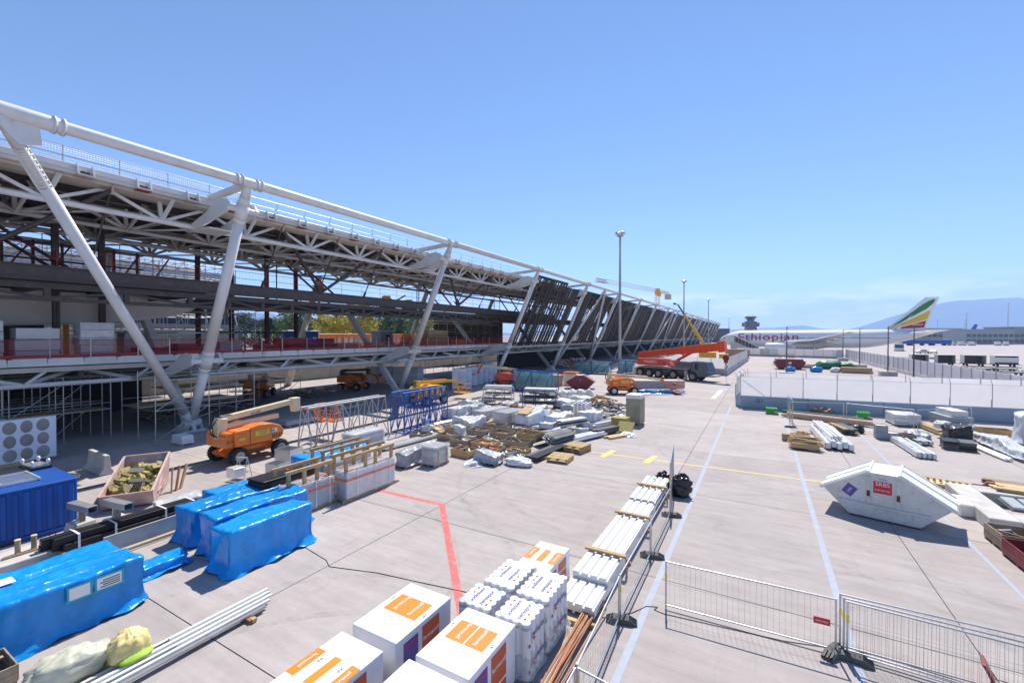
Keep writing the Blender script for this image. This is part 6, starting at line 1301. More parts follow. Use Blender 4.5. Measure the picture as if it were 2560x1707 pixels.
heap('dark rusty heap behind the mesh fence by the barrier', 'scrap_heap', 'scrap heap', 4.6, 46.0, .8, .6, .6, 45, ('rust', 'wood_old', 'wood_red'), 33, (.2, .9))
bars('long reddish timber beams lying behind the mesh fence', 'beam_bundle', 'timber beams', 4.5, 42.4, 5.4, 3, 2, .2, .16, ('wood_red', 'pinkish', 'wood'), R(73), .4)
bars('long green painted beam behind the reddish timbers', 'beam_bundle', 'beams', 4.4, 44.0, 5.6, 1, 1, .3, .25, ('green_tarp',), R(74), .1)
for x, y, lab in ((.9, 44.2, 'green plastic crate stack on a pallet beside the fence end'), (7.4, 45.4, 'green plastic crates by the long beams')):
    t = thing('green_crates', lab, 'crates', (x, y, 0)); boxp('pallet', -.5, .5, -.35, .35, 0, .12, 'wood_old', t)
    for k in range(2): MB().bx(-.45, .2 + .2 * k, -.3, .3, .12 + k * .2, .31 + k * .2).build('crate', 'green_plastic', t, .02)
    for k in range(4): boxp('rib', -.42 + k * .2, -.34 + k * .2, -.31, .31, .515, .56, 'green_plastic', t)
sack('black bin bag lying by the mesh fence posts', 5.9, 38.6, 0, (.45, .35, .33), 'black_plastic', 17, 0, False)
bars('black cable trays beside the white profile bundle', 'tray_stack', 'metal trays', 5.15, 38.5, 2.2, 3, 3, .3, .1, ('black_steel', 'dark_grey', 'wood'), R(15), .2)
for a, b_, lab in (((1.9, 38.4), (5.3, 39.6), 'tall mesh fence panel before the reddish beams'), ((5.45, 39.7), (8.9, 38.4), 'tall mesh fence panel behind the grey bins'), ((2.15, 39.2), (2.0, 42.6), 'tall mesh fence panel end-on beside the reddish beams'), ((9.05, 38.4), (12.6, 41.6), 'tall mesh fence panel behind the black tank')): fence_panel(lab, a, b_, 1.9)
fence_foot('rubber ballast block under the tall fence before the beams', 1.95, 38.35, R(10)); fence_foot('rubber ballast block under the tall fence by the grey bins', 8.95, 38.4, R(20))
pl = thing('pallet', 'pale wooden pallet lying upside down past the white skip', 'pallet', (7.4, 26.9, 0), R(-12)); pl2 = thing('pallet', 'wooden pallet on blocks tucked beside the white skip lid', 'pallet', (7.1, 25.0, 0), R(-8))
for t, mt in ((pl, 'wood_pale'), (pl2, 'wood')):
    for s in (-.5, 0, .5): boxp('stringer', -.8, .8, s - .05, s + .05, 0, .12, mt, t)
    for a in range(8): boxp('slat', -.8 + a * .212, -.8 + a * .212 + .11, -.56, .56, .12, .145, mt, t)
    for s in (-.5, .5): boxp('bottom_board', -.8, .8, s - .05, s + .05, .146, .17, mt, t)
bars('dark metal bars lying beside the upside-down pallet', 'bar_bundle', 'metal bars', 8.9, 27.4, 2.0, 4, 1, .08, .06, ('black_steel', 'dark_grey'), R(80), .1, z0=.02, blocks=False)
bars('pale timber boards stacked on the concrete blocks', 'board_stack', 'timber boards', 10.0, 25.3, 3.0, 6, 2, .14, .06, ('wood_pale', 'wood'), R(82), .2, z0=.52)
bars('reddish planks stacked past the concrete blocks', 'plank_stack', 'planks', 10.6, 27.6, 3.2, 5, 3, .16, .06, ('wood_red', 'wood_old'), R(84), .2)
cbk = thing('concrete_units', 'L-shaped run of pale concrete units at the apron edge', 'concrete units', (8.3, 23, 0), world=True)
MB().bx(6.95, 7.75, 21.3, 25.6, 0, .5).build('unit', 'concrete_block', cbk, .03); MB().bx(7.77, 12.5, 21.3, 22.3, 0, .49).build('unit', 'concrete_block', cbk, .03); MB().bx(7.77, 12.5, 24.7, 25.7, 0, .5).build('unit', 'concrete_block', cbk, .03); MB().bx(6.55, 7.3, 22.6, 23.9, 0, .48).build('unit', 'pale_panel', cbk, .05)
gs_ = thing('paving_slabs', 'grey ribbed slabs laid on the concrete units', 'slabs', (9.2, 22.6, .5), R(-3))
boxp('tray', -1.3, 1.6, -.2, 1.2, 0, .05, 'dark_grey', gs_)
for i in range(6): MB().bx(-1.25 + i * .46, -.87 + i * .46, -.18, 1.15, .05, .16).build('slab', 'cabin_grey', gs_, .03)
crate('red-edged wooden crate of scrap at the apron edge beside the concrete units', 7.1, 20.1, .95, 1.1, .55, 'wood_old', R(3), SC); crate('empty red-lined wooden crate nearest the apron corner', 7.1, 18.5, .98, 1.6, .55, 'maroon', R(3))
bars('scrap boards lying in front of the concrete units', 'board_stack', 'boards', 8.6, 20.8, 2.6, 5, 1, .2, .05, ('wood', 'pale_panel', 'dark_grey'), R(65), .3, z0=.02, blocks=False)
# ------------------------------------------------------------------ fenced compound
def sheet_fence(label, p, q, zb, zt, base='barrier_blue', bw=.35, sheet=True, n=None, stays=False, tall=None):
    p, q = Vector((*p, 0)), Vector((*q, 0)); d = q - p; l = d.length
    t = thing('sheeted_fence', label, 'fence', p, math.atan2(d.y, d.x)); n = n or max(1, round(l / 2.6))
    if base:
        for i in range(max(1, round(l / 5.2))):
            m_ = max(1, round(l / 5.2)); a, b_ = l * i / m_ + .01, l * (i + 1) / m_ - .01
            b = MB().bx(a, b_, -bw / 2, bw / 2, 0, zb); 
            b.build('barrier_unit', base, t, .03)
            for k in range(3): boxp('rib', a, b_, -bw / 2 - .03, -bw / 2 - .001, zb * (.22 + .26 * k), zb * (.22 + .26 * k) + .05, base, t)
    if sheet:
        for i in range(n):
            a, b_ = l * i / n + .02, l * (i + 1) / n - .02; nx_, nz_ = 8, 5; v = []
            for k in range(nz_ + 1):
                for j in range(nx_ + 1): v.append((a + (b_ - a) * j / nx_, .10 + .07 * noise.noise(Vector((p.x + a + j * .5, k * .8, p.y))) * math.sin(math.pi * j / nx_), zb + .02 + (zt - zb) * k / nz_ - .04 * (k == nz_) * math.sin(math.pi * j / nx_)))
            b = MB().add(v, [(k * (nx_ + 1) + j, k * (nx_ + 1) + j + 1, (k + 1) * (nx_ + 1) + j + 1, (k + 1) * (nx_ + 1) + j) for k in range(nz_) for j in range(nx_)], True); b.build('white_sheet', 'fence_sheet', t)
    for i in range(n + 1):
        x = min(l - .03, max(.03, l * i / n)); rodp('post', (x, -.03, zb * .5 if base else 0), (x, -.03, zt + .05), .028, 'grey_steel', t, 6); rodp('post_top', (x, -.03, zt + .05), (x, .25, zt + .4), .022, 'grey_steel', t, 6)
    rodp('top_wire', (0, -.03, zt), (l, -.03, zt), .012, 'grey_steel', t, 5)
    if stays:
        rodp('stay', (.2, -.06, zt - .3), (2.0, -.3, zb + .1), .025, 'grey_steel', t, 6)
    return t
fA = sheet_fence('white sheeted fence on pale blue steel barriers facing the storage yard', (-1.65, 46.8), (36, 51.0), 1.12, 2.9, stays=True); text('G1', .5, 'print_blue', fA, (1.6, -.215, .72), (R(90), 0, 0))
sheet_fence('second white sheeted fence row behind the blue barrier row', (-1.2, 53.6), (36, 57.6), 1.0, 2.85, 'wall_grey'); sheet_fence('short sheeted fence return closing the compound corner', (-1.9, 47.4), (-1.4, 53.4), 1.12, 2.8)
cm = MB().bx(-.3, .3, -.3, .3, 0, 1.5).build('concrete_pier', 'concrete_block', None, .03); tag(setT(cm, (-2.1, 54.4, 0)), 'squat concrete pier at the compound corner', 'pier')
sheet_fence('low white sheeted fence behind the red-orange crane hook', (-14.5, 86.5), (-5.2, 83.0), 1.1, 2.9, 'wall_grey'); sheet_fence('side fence with white sheeting beside the open apron', (-5.1, 83), (-3.0, 136), .9, 2.9, 'wall_grey', n=18)
def panel_wall(label, p, q, h, n, gates=()):
    p, q = Vector((*p, 0)), Vector((*q, 0)); d = q - p; l = d.length; t = thing('panel_wall', label, 'wall', p, math.atan2(d.y, d.x))
    for i in range(n): boxp('wall_panel', l * i / n + .02, l * (i + 1) / n - .02, -.06, .06, .62, h, 'fence_sheet' if i not in gates else 'pale_panel', t); boxp('plinth_unit', l * i / n + .01, l * (i + 1) / n - .01, -.2, .2, 0, .6, 'wall_grey', t); rodp('post', (l * i / n, -.09, 0), (l * i / n, -.09, h + .05), .04, 'grey_steel', t, 6)
    return t
panel_wall('far pale wall with twin gates below the aircraft', (-7, 167), (21, 158.5), 2.6, 12, (3, 4)); panel_wall('long grey wall running away along the right of the compound', (21.5, 158), (22.6, 58.5), 2.8, 32)
rs = thing('heaped_skip', 'maroon skip heaped with timber inside the fenced compound', 'skip', (5.0, 104.5, 0), R(8)); skp = [(-1.9, .1), (1.9, .1), (2.7, 1.3), (2.2, 2.0), (-2.2, 2.0), (-2.7, 1.3)]; MB().prism(skp, -1, 1).build('body', 'maroon', rs, .04); MB().bx(-2.3, 2.3, -1.1, 1.1, 2.0, 2.15).build('lid', 'pinkish', rs, .03); MB().lathe([(-1.001, .3), (-1.01, .3), (-1.01, .001)], 14, 'y', (0, 0, 1.3)).build('emblem', 'print_white', rs)
heap('pale timber heap beside the maroon heaped skip', 'timber_heap', 'timber', 5.2, 108, 2.4, 1.5, 3.0, 70, ('wood', 'wood_old', 'pale_panel'), 41, (.8, 2.4), (.1, .3))
gt = MB().blob((0, 0, .8), (2.2, 1.5, 1.0), 44, .3, 24, 14, 2, .8); tag(setT(gt.build('green_tarp_pile', 'green_tarp'), (12.0, 109, 0)), 'big pile under a dark green tarpaulin in the compound', 'tarpaulin'); gt = MB().blob((0, 0, .6), (1.4, 1.2, .8), 45, .3, 20, 12, 2, .8); tag(setT(gt.build('green_tarp_pile', 'green_tarp'), (15.0, 108.5, 0)), 'smaller pile under green tarpaulin beside the big one', 'tarpaulin')
for x, y, s_, mt, lab in ((4.9, 97.5, .8, 'tarp_blue', 'blue tarpaulin bundle at the slim lamp post'), (9.0, 98.5, .9, 'tarp_blue', 'blue tarpaulin bundle near the timber crates'), (12.0, 99.5, .8, 'sack_white', 'white bulk bag among the compound stores')):
    b = MB().blob((0, 0, s_ * .5), (s_ * 1.1, s_ * .8, s_ * .7), int(x * 3), .35, 18, 12, 2.4, .7); tag(setT(b.build('tarp_bundle', mt), (x, y, 0)), lab, 'bundle')
bars('long timber crate stack in the compound', 'crate_stack', 'timber', 15.0, 99.5, 4.4, 4, 3, .4, .3, ('wood', 'cardboard'), R(85), .2); bars('white film covered boards behind the green piles', 'board_stack', 'boards', 9, 111, 3, 4, 3, .4, .25, ('white_paint', 'wood'), R(70), .2)
bars('timber crates at the crane end of the far wall', 'crate_stack', 'timber', -6.0, 150, 6, 4, 5, .7, .5, ('wood', 'cardboard'), R(80), .3)
# ------------------------------------------------------------------ aircraft
nose, tail = Vector((-14.06, 189.6, 0)), Vector((46.8, 181.5, 0)); rzp = math.atan2(tail.y - nose.y, tail.x - nose.x)
AP = thing('airliner', 'white twin-engine airliner with green yellow red tail stripes', 'aircraft', nose, rzp)
SEC = [(0, .05, 4.75), (.35, .7, 4.8), (.9, 1.15, 4.9), (1.8, 1.65, 5.05), (3, 2.12, 5.22), (4.6, 2.6, 5.42), (6.6, 2.95, 5.55), (9, 3.1, 5.6), (20, 3.1, 5.6), (30, 3.1, 5.6), (41, 3.1, 5.6), (45, 3.0, 5.72), (49, 2.65, 6.1), (53, 2.05, 6.65), (57, 1.35, 7.25), (60.2, .65, 7.75), (61.3, .3, 7.95), (61.4, .02, 7.95)]
def fus(x):
    for a, b_ in zip(SEC, SEC[1:]):
        if a[0] <= x <= b_[0]: k = (x - a[0]) / (b_[0] - a[0]); return a[1] + (b_[1] - a[1]) * k, a[2] + (b_[2] - a[2]) * k
b = MB(); n = 32; v = [(x, -r * math.cos(2 * math.pi * i / n), z + r * math.sin(2 * math.pi * i / n)) for x, r, z in SEC for i in range(n)]
b.add(v, [(j * n + i, j * n + (i + 1) % n, (j + 1) * n + (i + 1) % n, (j + 1) * n + i) for j in range(len(SEC) - 1) for i in range(n)], True); b.build('fuselage', 'plane_white', AP)
def side(x, z, o=.03):
    r, zc = fus(x); return -math.sqrt(max(.01, r * r - (z - zc) ** 2)) - o
cu = bpy.data.curves.new('t', 'FONT'); cu.body = 'Ethiopian'; cu.size = 4.0; cu.resolution_u = 4; cu.offset = .03; cu.space_character = 1.1; tt = bpy.data.objects.new('t', cu); C.objects.link(tt); bpy.context.view_layer.update()
me = bpy.data.meshes.new_from_object(tt.evaluated_get(bpy.context.evaluated_depsgraph_get())); bpy.data.objects.remove(tt)
bm_ = bmesh.new(); bm_.from_mesh(me)
xs = [v_.co.x for v_ in bm_.verts]; kx = 19.0 / (max(xs) - min(xs)); x0 = min(xs)
for k in range(24): bmesh.ops.bisect_plane(bm_, geom=bm_.verts[:] + bm_.edges[:] + bm_.faces[:], plane_co=(0, -1.2 + k * .2, 0), plane_no=(0, 1, 0))
for v_ in bm_.verts:
    X_, Z_ = 7.2 + (v_.co.x - x0) * kx, 5.0 + v_.co.y * .95; v_.co = (X_, side(X_, Z_, .03), Z_)
bm_.to_mesh(me); bm_.free(); me.materials.clear(); me.materials.append(M['plane_magenta']); o = bpy.data.objects.new('lettering', me); C.objects.link(o); adopt(o, AP)
wn = 0
for i in range(90):
    x = 6.0 + i * .5
    if 19.2 < x < 20.2 or 28 < x < 29 or 38 < x < 39: continue
    z = 5.95; y = side(x, z, .015); MB().box((x, y, z), (.26, .03, .36)).build('window', 'glass_dark', AP)
for x in (5.2, 20.0, 31, 44.5):
    for dx in (-.5, .5): boxp('door_line', x + dx - .02, x + dx + .02, side(x, 5.5, .02) - .02, side(x, 5.5, .02) + .02, 4.7, 6.5, 'plane_grey', AP)
MB().prism([(1.55, 5.75), (2.5, 5.75), (2.9, 6.3), (2.3, 6.35)], -1.62, 1.62).build('cockpit_window', 'glass_dark', AP)
def wing(name, pts_root, pts_tip, y0, y1, z0, z1, th0, th1, mt):
    for s in (-1, 1):
        v = []
        for (xa, xb), y, z, th in ((pts_root, y0, z0, th0), (pts_tip, y1, z1, th1)):
            for f, t_ in ((0, 0), (.12, .5), (.4, .55), (1, 0), (.4, -.35), (.12, -.3)): v.append((xa + (xb - xa) * f, s * y, z + th * t_))
        MB().add(v, [(i, (i + 1) % 6, 6 + (i + 1) % 6, 6 + i) for i in range(6)] + [tuple(range(6, 12)), tuple(range(5, -1, -1))]).build(name, mt, AP)
wing('wing', (19.5, 33.5), (29.5, 34.5), 2.4, 10, 4.3, 4.9, 1.6, 1.0, 'plane_grey'); wing('wing_outer', (29.5, 34.5), (39.5, 41.2), 10, 29.5, 4.9, 7.6, 1.0, .3, 'plane_grey'); wing('tailplane', (53, 59.2), (60.6, 63.2), 1.2, 10.6, 7.2, 8.4, .7, .25, 'plane_white')
for s in (-1, 1):
    e = MB().lathe([(17.2, 1.35), (17.0, 1.55), (17.3, 1.75), (19, 1.85), (22, 1.75), (23.6, 1.35), (23.5, 1.2)], 28, 'x', (0, s * 9.8, 2.5)); e.build('engine_nacelle', 'plane_white', AP); MB().lathe([(17.6, 1.5), (17.6, .4), (17.2, .001)], 24, 'x', (0, s * 9.8, 2.5)).build('engine_fan', 'dark_grey', AP); MB().lathe([(23.3, 1.1), (25.2, .7), (26.2, .001)], 20, 'x', (0, s * 9.8, 2.5)).build('engine_core', 'plane_grey', AP)
    MB().prism([(19, 4.0), (24.5, 3.9), (27, 4.9), (24, 4.9)], s * 9.8 - .2, s * 9.8 + .2).build('pylon', 'plane_white', AP)
    for i in range(3): wheel_x = 29.5 + i * 1.4; rodp('gear_wheel', (wheel_x, s * 5.1, .65), (wheel_x, s * 6.0, .65), .65, 'rubber', AP, 16)
    rodp('gear_leg', (30.9, s * 5.5, .6), (30.9, s * 5.0, 4.4), .2, 'galv', AP)
    for i in range(3): MB().blob((34 + i * 2.2, s * (8 + 6 * i), 4.5 + .8 * i), (2.4, .3, .4), 3, .02, 10, 8).build('flap_fairing', 'plane_grey', AP)
MB().blob((27, 0, 3.4), (8.5, 2.9, 1.6), 2, .02, 20, 12).build('belly_fairing', 'plane_white', AP)
for s in (-.3, .3): rodp('gear_wheel', (5.8, s - .15, .5), (5.8, s + .15, .5), .5, 'rubber', AP, 14)
rodp('gear_leg', (5.8, 0, .5), (5.8, 0, 3.2), .14, 'galv', AP)
FB, FT = [(46.5, 8.3), (58.2, 8.9)], [(57.6, 18.6), (62.0, 18.7)]
fin = MB(); fin.add([(49.2, -.05, 8.4), (52, -.42, 8.3), (58.8, -.06, 8.7), (62.1, -.04, 18.6), (60.2, -.14, 18.6), (58.9, -.03, 18.6), (49.2, .05, 8.4), (52, .42, 8.3), (58.8, .06, 8.7), (62.1, .04, 18.6), (60.2, .14, 18.6), (58.9, .03, 18.6)],
    [(0, 1, 4, 5), (1, 2, 3, 4), (6, 11, 10, 7), (7, 10, 9, 8), (0, 5, 11, 6), (2, 8, 9, 3), (5, 4, 3, 9, 10, 11)]); fin.build('tail_fin', 'plane_white', AP)
def finy(x, z):
    k = (z - 8.4) / 10.2; le = 49.2 + (58.9 - 49.2) * k; mid = 52 + 8.2 * k; te = 58.8 + 3.3 * k; m_ = .42 + (.14 - .42) * k
    if x < mid: y = .05 + (m_ - .05) * (x - le) / (mid - le)
    else: y = m_ + (.06 - m_) * (x - mid) / (te - mid)
    return y
def fmap(x, z):
    k = (z - 8.4) / 10.2; o_, n2, te = 46 + 11.6 * k, 49.2 + 9.7 * k, 58.8 + 3.3 * k; return (n2 + (x - o_) * (te - n2) / (te - o_), z)
def stripe(lower, upper, mt):
    lower, upper = [fmap(*p_) for p_ in lower], [fmap(*p_) for p_ in upper]
    for s in (-1, 1):
        b = MB(); n_s = len(lower)
        v = [(x, s * (finy(x, z) + .05), z) for x, z in lower] + [(x, s * (finy(x, z) + .05), z) for x, z in upper]
        b.add(v, [(i, i + 1, n_s + i + 1, n_s + i) for i in range(n_s - 1)]); b.build('tail_stripe', mt, AP)
stripe([(47.2, 8.9), (51, 10.9), (55, 13.0), (58.6, 15.0), (60.4, 16.6), (61.0, 17.8)], [(47.25, 8.95), (50.8, 11.5), (54.2, 14.1), (57.2, 16.4), (59.0, 17.5), (60.4, 18.0)], 'plane_green')
stripe([(47.8, 8.85), (52, 9.9), (56, 10.9), (59.2, 11.9)], [(47.9, 9.0), (51.6, 10.7), (55.4, 12.5), (60.0, 14.6)], 'plane_yellow'); stripe([(49.2, 8.75), (53, 9.0), (56, 9.1), (58.6, 9.2)], [(49.3, 8.85), (52.6, 9.7), (55.8, 10.5), (59.0, 11.4)], 'plane_red')
stv = thing('boarding_stairs', 'covered white boarding stairs at the airliner nose', 'stairs', nose + Vector((4.2, -4.5, 0)), rzp + R(8))
MB().prism([(0, 0), (9, 0), (9, 1.0), (1.6, 4.5), (0, 4.5)], -.9, .9).build('stair_body', 'plane_grey', stv); MB().prism([(-1.2, 4.6), (1.4, 4.6), (9.2, .9), (9.2, 2.4), (1.4, 6.8), (-1.2, 6.8)], -1.1, -1.02).build('side_panel', 'glass_dark', stv)
MB().beam((1.2, 0, 6.9), (9.4, 0, 2.4), 2.3, .25).build('canopy', 'plane_white', stv, .06); MB().bx(-1.6, 1.3, -1.2, 1.2, 4.4, 7.0).build('head_box', 'pale_panel', stv, .08)
for i in range(7): beamp('canopy_rib', (1.6 + i * 1.1, -1.12, 6.6 - i * .62), (1.6 + i * 1.1, -1.12, 4.6 - i * .55), .08, .06, 'white_paint', stv)
# ------------------------------------------------------------------ apron traffic and far buildings
bus = thing('apron_bus', 'low green-roofed apron bus on the far stand', 'bus', (53.5, 255, 0), R(80)); MB().prism([(-6.5, .35), (6.5, .35), (6.7, 1.2), (6.4, 2.9), (-6.4, 2.9), (-6.6, 1.2)], -1.6, 1.6).build('body', 'white_paint', bus, .15, 2); MB().bx(-6.4, 6.4, -1.58, 1.58, 2.88, 3.15).build('roof', 'green_plastic', bus, .1)
for s in (-1, 1):
    for i in range(6): boxp('side_window', -5.8 + i * 2, -4.2 + i * 2, s * 1.605 - .01, s * 1.605 + .01, 1.3, 2.6, 'glass_dark', bus)
for s in (-1, 1): MB().prism([(s * 6.5, 1.35), (s * 6.66, 1.35), (s * 6.5, 2.7), (s * 6.36, 2.7)], -1.4, 1.4).build('windscreen', 'glass_dark', bus)
for x in (-4, 4):
    for s in (-1.4, 1.4): rodp('wheel', (x, s - .15, .45), (x, s + .15, .45), .45, 'rubber', bus, 14)
def car(label, x, y, rz, mt='white_paint'):
    t = thing('parked_car', label, 'car', (x, y, 0), rz); MB().prism([(-2.1, .3), (2.1, .3), (2.15, .75), (1.2, .95), (.6, 1.45), (-1.2, 1.5), (-1.9, 1.0), (-2.15, .9)], -.85, .85).build('body', mt, t, .08, 2)
    for s in (-1, 1): MB().prism([(-1.1, 1.0), (1.0, .98), (.55, 1.38), (-1.0, 1.42)], s * .86 - .004, s * .86 + .004).build('side_window', 'glass_dark', t)
    for xx in (-1.3, 1.3):
        for s in (-.75, .75): rodp('wheel', (xx, s - .1, .32), (xx, s + .1, .32), .32, 'rubber', t, 14)
    return t
car('white saloon car on the far stand before a dark-windowed car', 53.2, 220.3, R(20)); car('second white car just behind the saloon on the far stand', 56.6, 221.5, R(70))
for i, (x, w_, mt) in enumerate(((32.4, 3.0, 'dark_grey'), (36.9, 3.0, 'dark_grey'), (41.6, 3.6, 'dark_grey'), (46.5, 3.7, 'pale_panel'))):
    t = thing('cargo_trailer', ('open grey cargo trailer nearest the long grey wall', 'open grey cargo trailer second from the long grey wall', 'open grey cargo trailer beside the closed pale one', 'closed pale cargo trailer at the end of the trailer row')[i], 'cargo trailer', (x, 137, 0), R(2))
    for s in (-1, 1): boxp('end_wall', s * w_ / 2 - .05, s * w_ / 2 + .05, -1, 1, .55, 2.3, 'pale_panel', t)
    boxp('back_wall', -w_ / 2 + .06, w_ / 2 - .06, .9, 1.0, .55, 2.3, mt, t); boxp('roof', -w_ / 2 - .05, w_ / 2 + .05, -1.02, 1.02, 2.302, 2.4, 'pale_panel', t); boxp('bed', -w_ / 2 - .2, w_ / 2 + .2, -1, 1, .42, .54, 'black_steel', t)
    if i == 3: boxp('curtain', -w_ / 2 + .06, w_ / 2 - .06, -1.0, -.9, .9, 2.0, 'white_paint', t)
    for xx in (-w_ * .35, w_ * .35):
        for s in (-.8, .8): rodp('wheel', (xx, s - .1, .22), (xx, s + .1, .22), .22, 'rubber', t, 12)
    beamp('drawbar', (w_ / 2 + .2, 0, .45), (w_ / 2 + 1.1, 0, .3), .08, .08, 'black_steel', t)
dolly = None
dl = ['nearest the grey wall', 'with a raised drawbar', 'with a rusty deck', 'beside a taller one', 'at the far corner', 'with crossed bars', 'in the middle rank', 'with a bent rail', 'behind the sheeted fence', 'next to a gap', 'with dark rollers', 'close to the closed trailer']
for i in range(12):
    x, y = 33 + (i % 6) * 3.6 + .5 * (i // 6), 116 - 10 * (i // 6) + (i % 3) * 1.2
    if dolly is None:
        dolly = t = thing('baggage_dolly', 'empty dark baggage dolly in the parked ranks beyond the grey wall', 'baggage dolly', (x, y, 0), R(-8), 'baggage dollies in ranks')
        boxp('deck', -1.5, 1.5, -.8, .8, .4, .52, 'dark_grey', t)
        for k in range(6): rodp('roller', (-1.3 + k * .52, -.75, .55), (-1.3 + k * .52, .75, .55), .06, 'grey_steel', t, 8)
        for xx in (-1.1, 1.1):
            for s in (-.65, .65): rodp('wheel', (xx, s - .08, .2), (xx, s + .08, .2), .2, 'rubber', t, 12)
        for s in (-.8, .8): rodp('side_rail', (-1.5, s, .8), (1.5, s, .8), .04, 'dark_grey', t, 6); rodp('rail_post', (-1.5, s, .5), (-1.5, s, .8), .04, 'dark_grey', t, 6); rodp('rail_post', (1.5, s, .5), (1.5, s, .8), .04, 'dark_grey', t, 6)
        beamp('drawbar', (1.5, 0, .45), (2.4, 0, .75), .07, .07, 'dark_grey', t)
    else: copy_tree(dolly, (x, y, 0), R(-8 + 5 * (i % 4)))
def px(xpx, dep): return xw((xpx - 1280) / 1100 * dep, dep)
ctw = thing('control_tower', 'dark grey airport control tower with flared cab beyond the airliner', 'control tower', (*px(1876, 700), 0), R(29))
MB().bx(-6.5, 6.5, -6.5, 6.5, 0, 29).build('shaft', 'dark_grey', ctw); MB().bx(-11.5, -6.6, -5, 5, 21, 27).build('side_box', 'dark_grey', ctw); MB().bx(6.6, 11.5, -5, 5, 21, 27).build('side_box', 'dark_grey', ctw)
MB().lathe([(29, 5), (31, 5.2), (35.2, 8.2), (36.5, 8.4), (37, 8.3), (37, .01)], 12, 'z').build('cab', 'crane_grey', ctw); MB().lathe([(31.6, 5.75), (34.8, 8.0)], 12, 'z').build('cab_glass', 'glass_dark', ctw)
for x in (-3, 3): rodp('antenna', (x, 0, 37), (x, 0, 40), .12, 'dark_grey', ctw, 5)
def far_building(label, xp, dep, w_, d_, h, mt, nwin, band='glass_dark', rz=29.46):
    t = thing('airport_building', label, 'building', (*px(xp, dep), 0), R(rz)); MB().bx(-w_ / 2, w_ / 2, 0, d_, 0, h).build('wall', mt, t); MB().bx(-w_ / 2 - .5, w_ / 2 + .5, -.5, d_ + .5, h, h + .5).build('roof', 'cabin_grey', t)
    for l in range(max(1, int(h / 4.5))):
        for i in range(nwin): a = -w_ / 2 + w_ * (i + .12) / nwin; boxp('window', a, a + w_ / nwin * .76, -.06, .0 - .005, 1.4 + l * 4.2, 3.6 + l * 4.2, band, t)
    return t
far_building('long low grey pier building right of the tail', 2330, 400, 70, 20, 10, 'cabin_grey', 14); far_building('pale glazed pier end with flat roof far right', 2475, 330, 36, 18, 11, 'cabin_grey', 9); far_building('dark tall block at the far right edge', 2590, 340, 34, 22, 13, 'cabin_grey', 8); far_building('grey round-cornered hall behind the tailplane', 2360, 470, 40, 24, 14, 'cladding', 8); far_building('distant grey cargo sheds beyond the terminal end', 1830, 480, 60, 25, 9, 'cabin_grey', 10); far_building('lattice-fronted grey shed beyond the slatted facade', 1795, 420, 22, 20, 13, 'dark_grey', 7)
for i, (xp, dep, l) in enumerate(((2290, 300, 16), (2345, 300, 16))):
    t = thing('articulated_trailer', ('long dark blue trailer parked under the tailplane', 'long dark blue trailer beside the white vans')[i], 'trailer', (*px(xp, dep), 0), R(29)); MB().bx(-l / 2, l / 2, -1.3, 1.3, 1, 3.9).build('box', 'container_blue', t); MB().bx(-l / 2, l / 2, -1.31, 1.31, 3.902, 4.1).build('roof', 'pale_panel', t)
    for xx in (-5, -3.6, 4): rodp('wheel', (xx, -1.3, .5), (xx, 1.3, .5), .5, 'rubber', t, 12)
for i, (xp, dep, mt) in enumerate(((2380, 300, 'white_paint'), (2405, 302, 'white_paint'), (2430, 299, 'white_paint'), (2495, 297, 'white_paint'), (2515, 299, 'pale_panel'))):
    x, y = px(xp, dep); t = thing('service_van', ('white service van next to the blue trailers', 'white service van with a dark gap beside it', 'white service van before the pier', 'white van below the pale pier end', 'pale van beside the white one under the pier end')[i], 'van', (x, y, 0), R(29 + 8 * i)); MB().prism([(-2.8, .4), (2.8, .4), (2.9, 1.2), (2.2, 1.5), (1.6, 2.6), (-2.8, 2.7)], -1.05, 1.05).build('body', mt, t, .12, 2)
    for s in (-1, 1): MB().prism([(.2, 1.5), (2.0, 1.5), (1.5, 2.3), (.2, 2.3)], s * 1.06 - .004, s * 1.06 + .004).build('side_window', 'glass_dark', t)
    for xx in (-1.8, 1.8): rodp('wheel', (xx, -1.05, .4), (xx, 1.05, .4), .4, 'rubber', t, 12)
for i, (xp, dep, h) in enumerate(((2416, 460, 31), (2519, 400, 36), (2343, 620, 30), (1862, 520, 30), (1822, 460, 26), (2412, 470, 24))): mast(('distant floodlight mast behind the pier', 'distant floodlight mast at the pale pier end', 'distant thin mast behind the tail fin', 'distant thin mast by the control tower', 'distant thin mast at the end of the slatted facade', 'short distant mast beside the pier mast')[i], *px(xp, dep), h, .35)
ft = thing('parked_aircraft', 'blue and white tail of a distant parked aircraft', 'aircraft', (*px(2432, 480), 0), R(29)); MB().prism([(-6, 8), (1, 8), (5, 19), (1.5, 19)], -.2, .2).build('tail_fin', 'container_blue', ft); MB().lathe([(-24, .4), (-20, 1.9), (-4, 2.0), (4, .6)], 16, 'x', (0, 0, 6.5)).build('fuselage', 'plane_white', ft); rodp('gear_leg', (-16, 0, 0), (-16, 0, 5), .3, 'galv', ft); rodp('gear_leg', (-6, 0, 0), (-6, 0, 5), .3, 'galv', ft)
